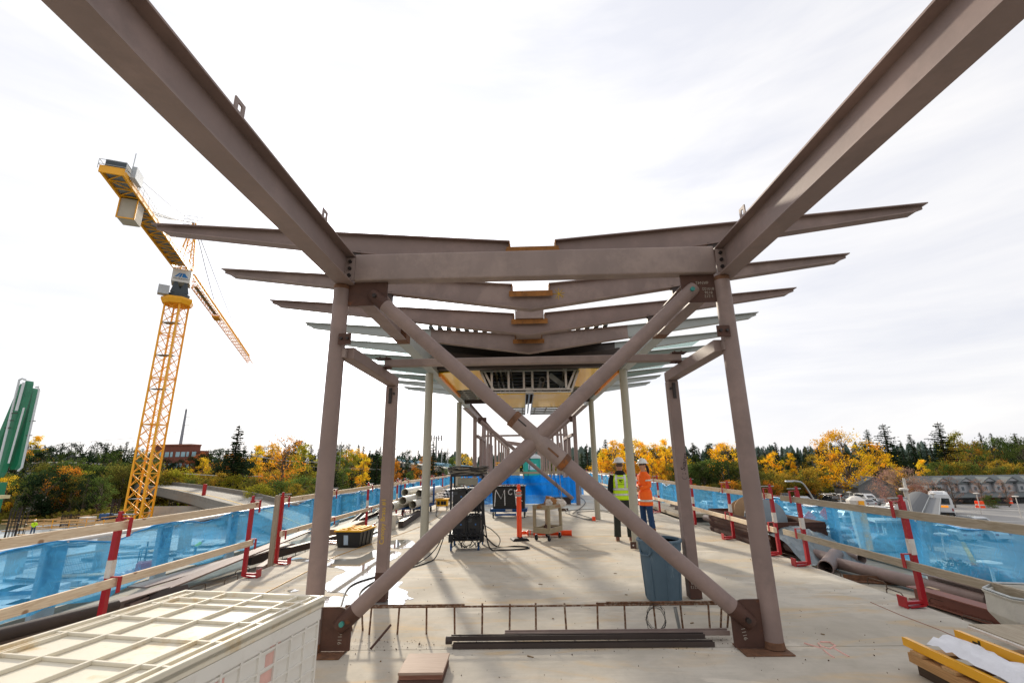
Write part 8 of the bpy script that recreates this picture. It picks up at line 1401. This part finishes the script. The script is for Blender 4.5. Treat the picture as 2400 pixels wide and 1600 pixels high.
part(m, 'mesh', BOLT, t); part(MB().bar((0, 0, 1.5), (b.x, b.y, 1.5), .09, .14), 'top_rail', LUM, t)
for k in range(7): p = at(252 + 16 * k, 1372 - 4 * k, z=SZ); crumple('debris_bag', 'pink-striped white rubble bag in the heap behind the left net', 'bag', (p.x, p.y, SZ), (.6, .5, .45), mat('pinkish_white_bag', 'd5c3c8', 0.7, 0, .1, 3, c2='c86a5a', c2amt=.7, c2scale=2, lo=.58), 60 + k, 2, .25)['group'] = 'rubble bags behind the left net'
for k in range(5):
    p = at((20, 105, 165, -30, 60)[k], (1470, 1455, 1440, 1430, 1425)[k], z=SZ); t = thing('wrapped_bundle', 'white wrapped bundle with blue edge in the stack behind the left net', 'bundle', (p.x, p.y, SZ), R(12), 'white wrapped bundles behind the left net'); part(MB().box(-1.5, 1.5, -1, 1, 0, 1.15), 'wrapping', mat('white_sheeting', 'c6ccd2', 0.6, 0, .08, 1.5), t, bev=.06); part(MB().box(-1.52, 1.52, -1.02, -1.001, .95, 1.17), 'blue_edge', mat('site_blue', '27507f', 0.6), t)
    if k == 0: txt('FIVE', 'lettering', mat('pink_letters', 'd87a98', 0.7), t, (0, -1.02, .45), (R(90), 0, 0), .7, world=False)
def far_worker(px, py, label, rz, bend=0):
    p = at(px, py, z=SZ); t = thing('person', label, 'person', (p.x, p.y, SZ), rz); m = MB(); M_ = Matrix.Translation((0, 0, .92)) @ Matrix.Rotation(bend, 4, 'X')
    m.loft([[M_ @ v for v in ring(0, 0, z, rx, ry, 12)] for z, rx, ry in ((-.05, .16, .12), (.25, .17, .12), (.48, .2, .12), (.56, .08, .07), (.62, .09, .1), (.74, .09, .11), (.82, .05, .06))]); [m.tube([(s * .1, 0, .95), (s * .13, -.02, .5), (s * .16, .02, .04)], [.09, .07, .05], 8) for s in (-1, 1)]; [m.tube([M_ @ Vector((s * .2, 0, .46)), M_ @ Vector((s * .27, -.03, .22)), M_ @ Vector((s * .22, -.2, .05))], [.06, .05, .035], 8) for s in (-1, 1)]
    b_ = part(m, 'body', SKIN, t, smooth=True); remesh(b_, .02, 2); LM = mat('hi_vis_lime', 'c6ee12', .7)
    m = MB(); m.loft([[M_ @ v for v in ring(0, 0, z, rx, ry, 14)] for z, rx, ry in ((-.06, .19, .15), (.25, .2, .15), (.46, .225, .15), (.54, .12, .1))]); [m.tube([M_ @ Vector((s * .2, 0, .46)), M_ @ Vector((s * .27, -.03, .22)), M_ @ Vector((s * .23, -.15, .09))], [.085, .07, .055], 8) for s in (-1, 1)]; o = part(m, 'jacket', LM, t, smooth=True); remesh(o, .02, 2)
    m = MB(); [m.tube([(s * .1, 0, .98), (s * .13, -.02, .5), (s * .16, .02, .1)], [.115, .09, .08], 10) for s in (-1, 1)]; o = part(m, 'trousers', mat('dark_blue_jeans', '2c4560', .9), t, smooth=True); remesh(o, .02, 2)
    part(MB().lathe([(.17, -.01), (.13, .0), (.12, .06), (.05, .13), (.01, .135)], 14, M_ @ Matrix.Translation((0, 0, .74))), 'hard_hat', mat('white_hard_hat', 'e4e4e2', .3), t, smooth=True)
    if not bend: txt('S', 'lettering', mat('black_print', '101418', .8), t, (0, .162, 1.27), (R(90), 0, R(180)), .3, world=False)
far_worker(75, 1251, 'worker in lime jacket lettered S standing on the building site', R(215)); far_worker(455, 1305, 'worker in lime jacket bending over behind the left net', R(120), R(50)); far_worker(380, 1318, 'worker in lime jacket beside the red forklift', R(60), R(15)); far_worker(412, 1196, 'worker in lime jacket above the grey wall right of the crane', R(180), R(20))
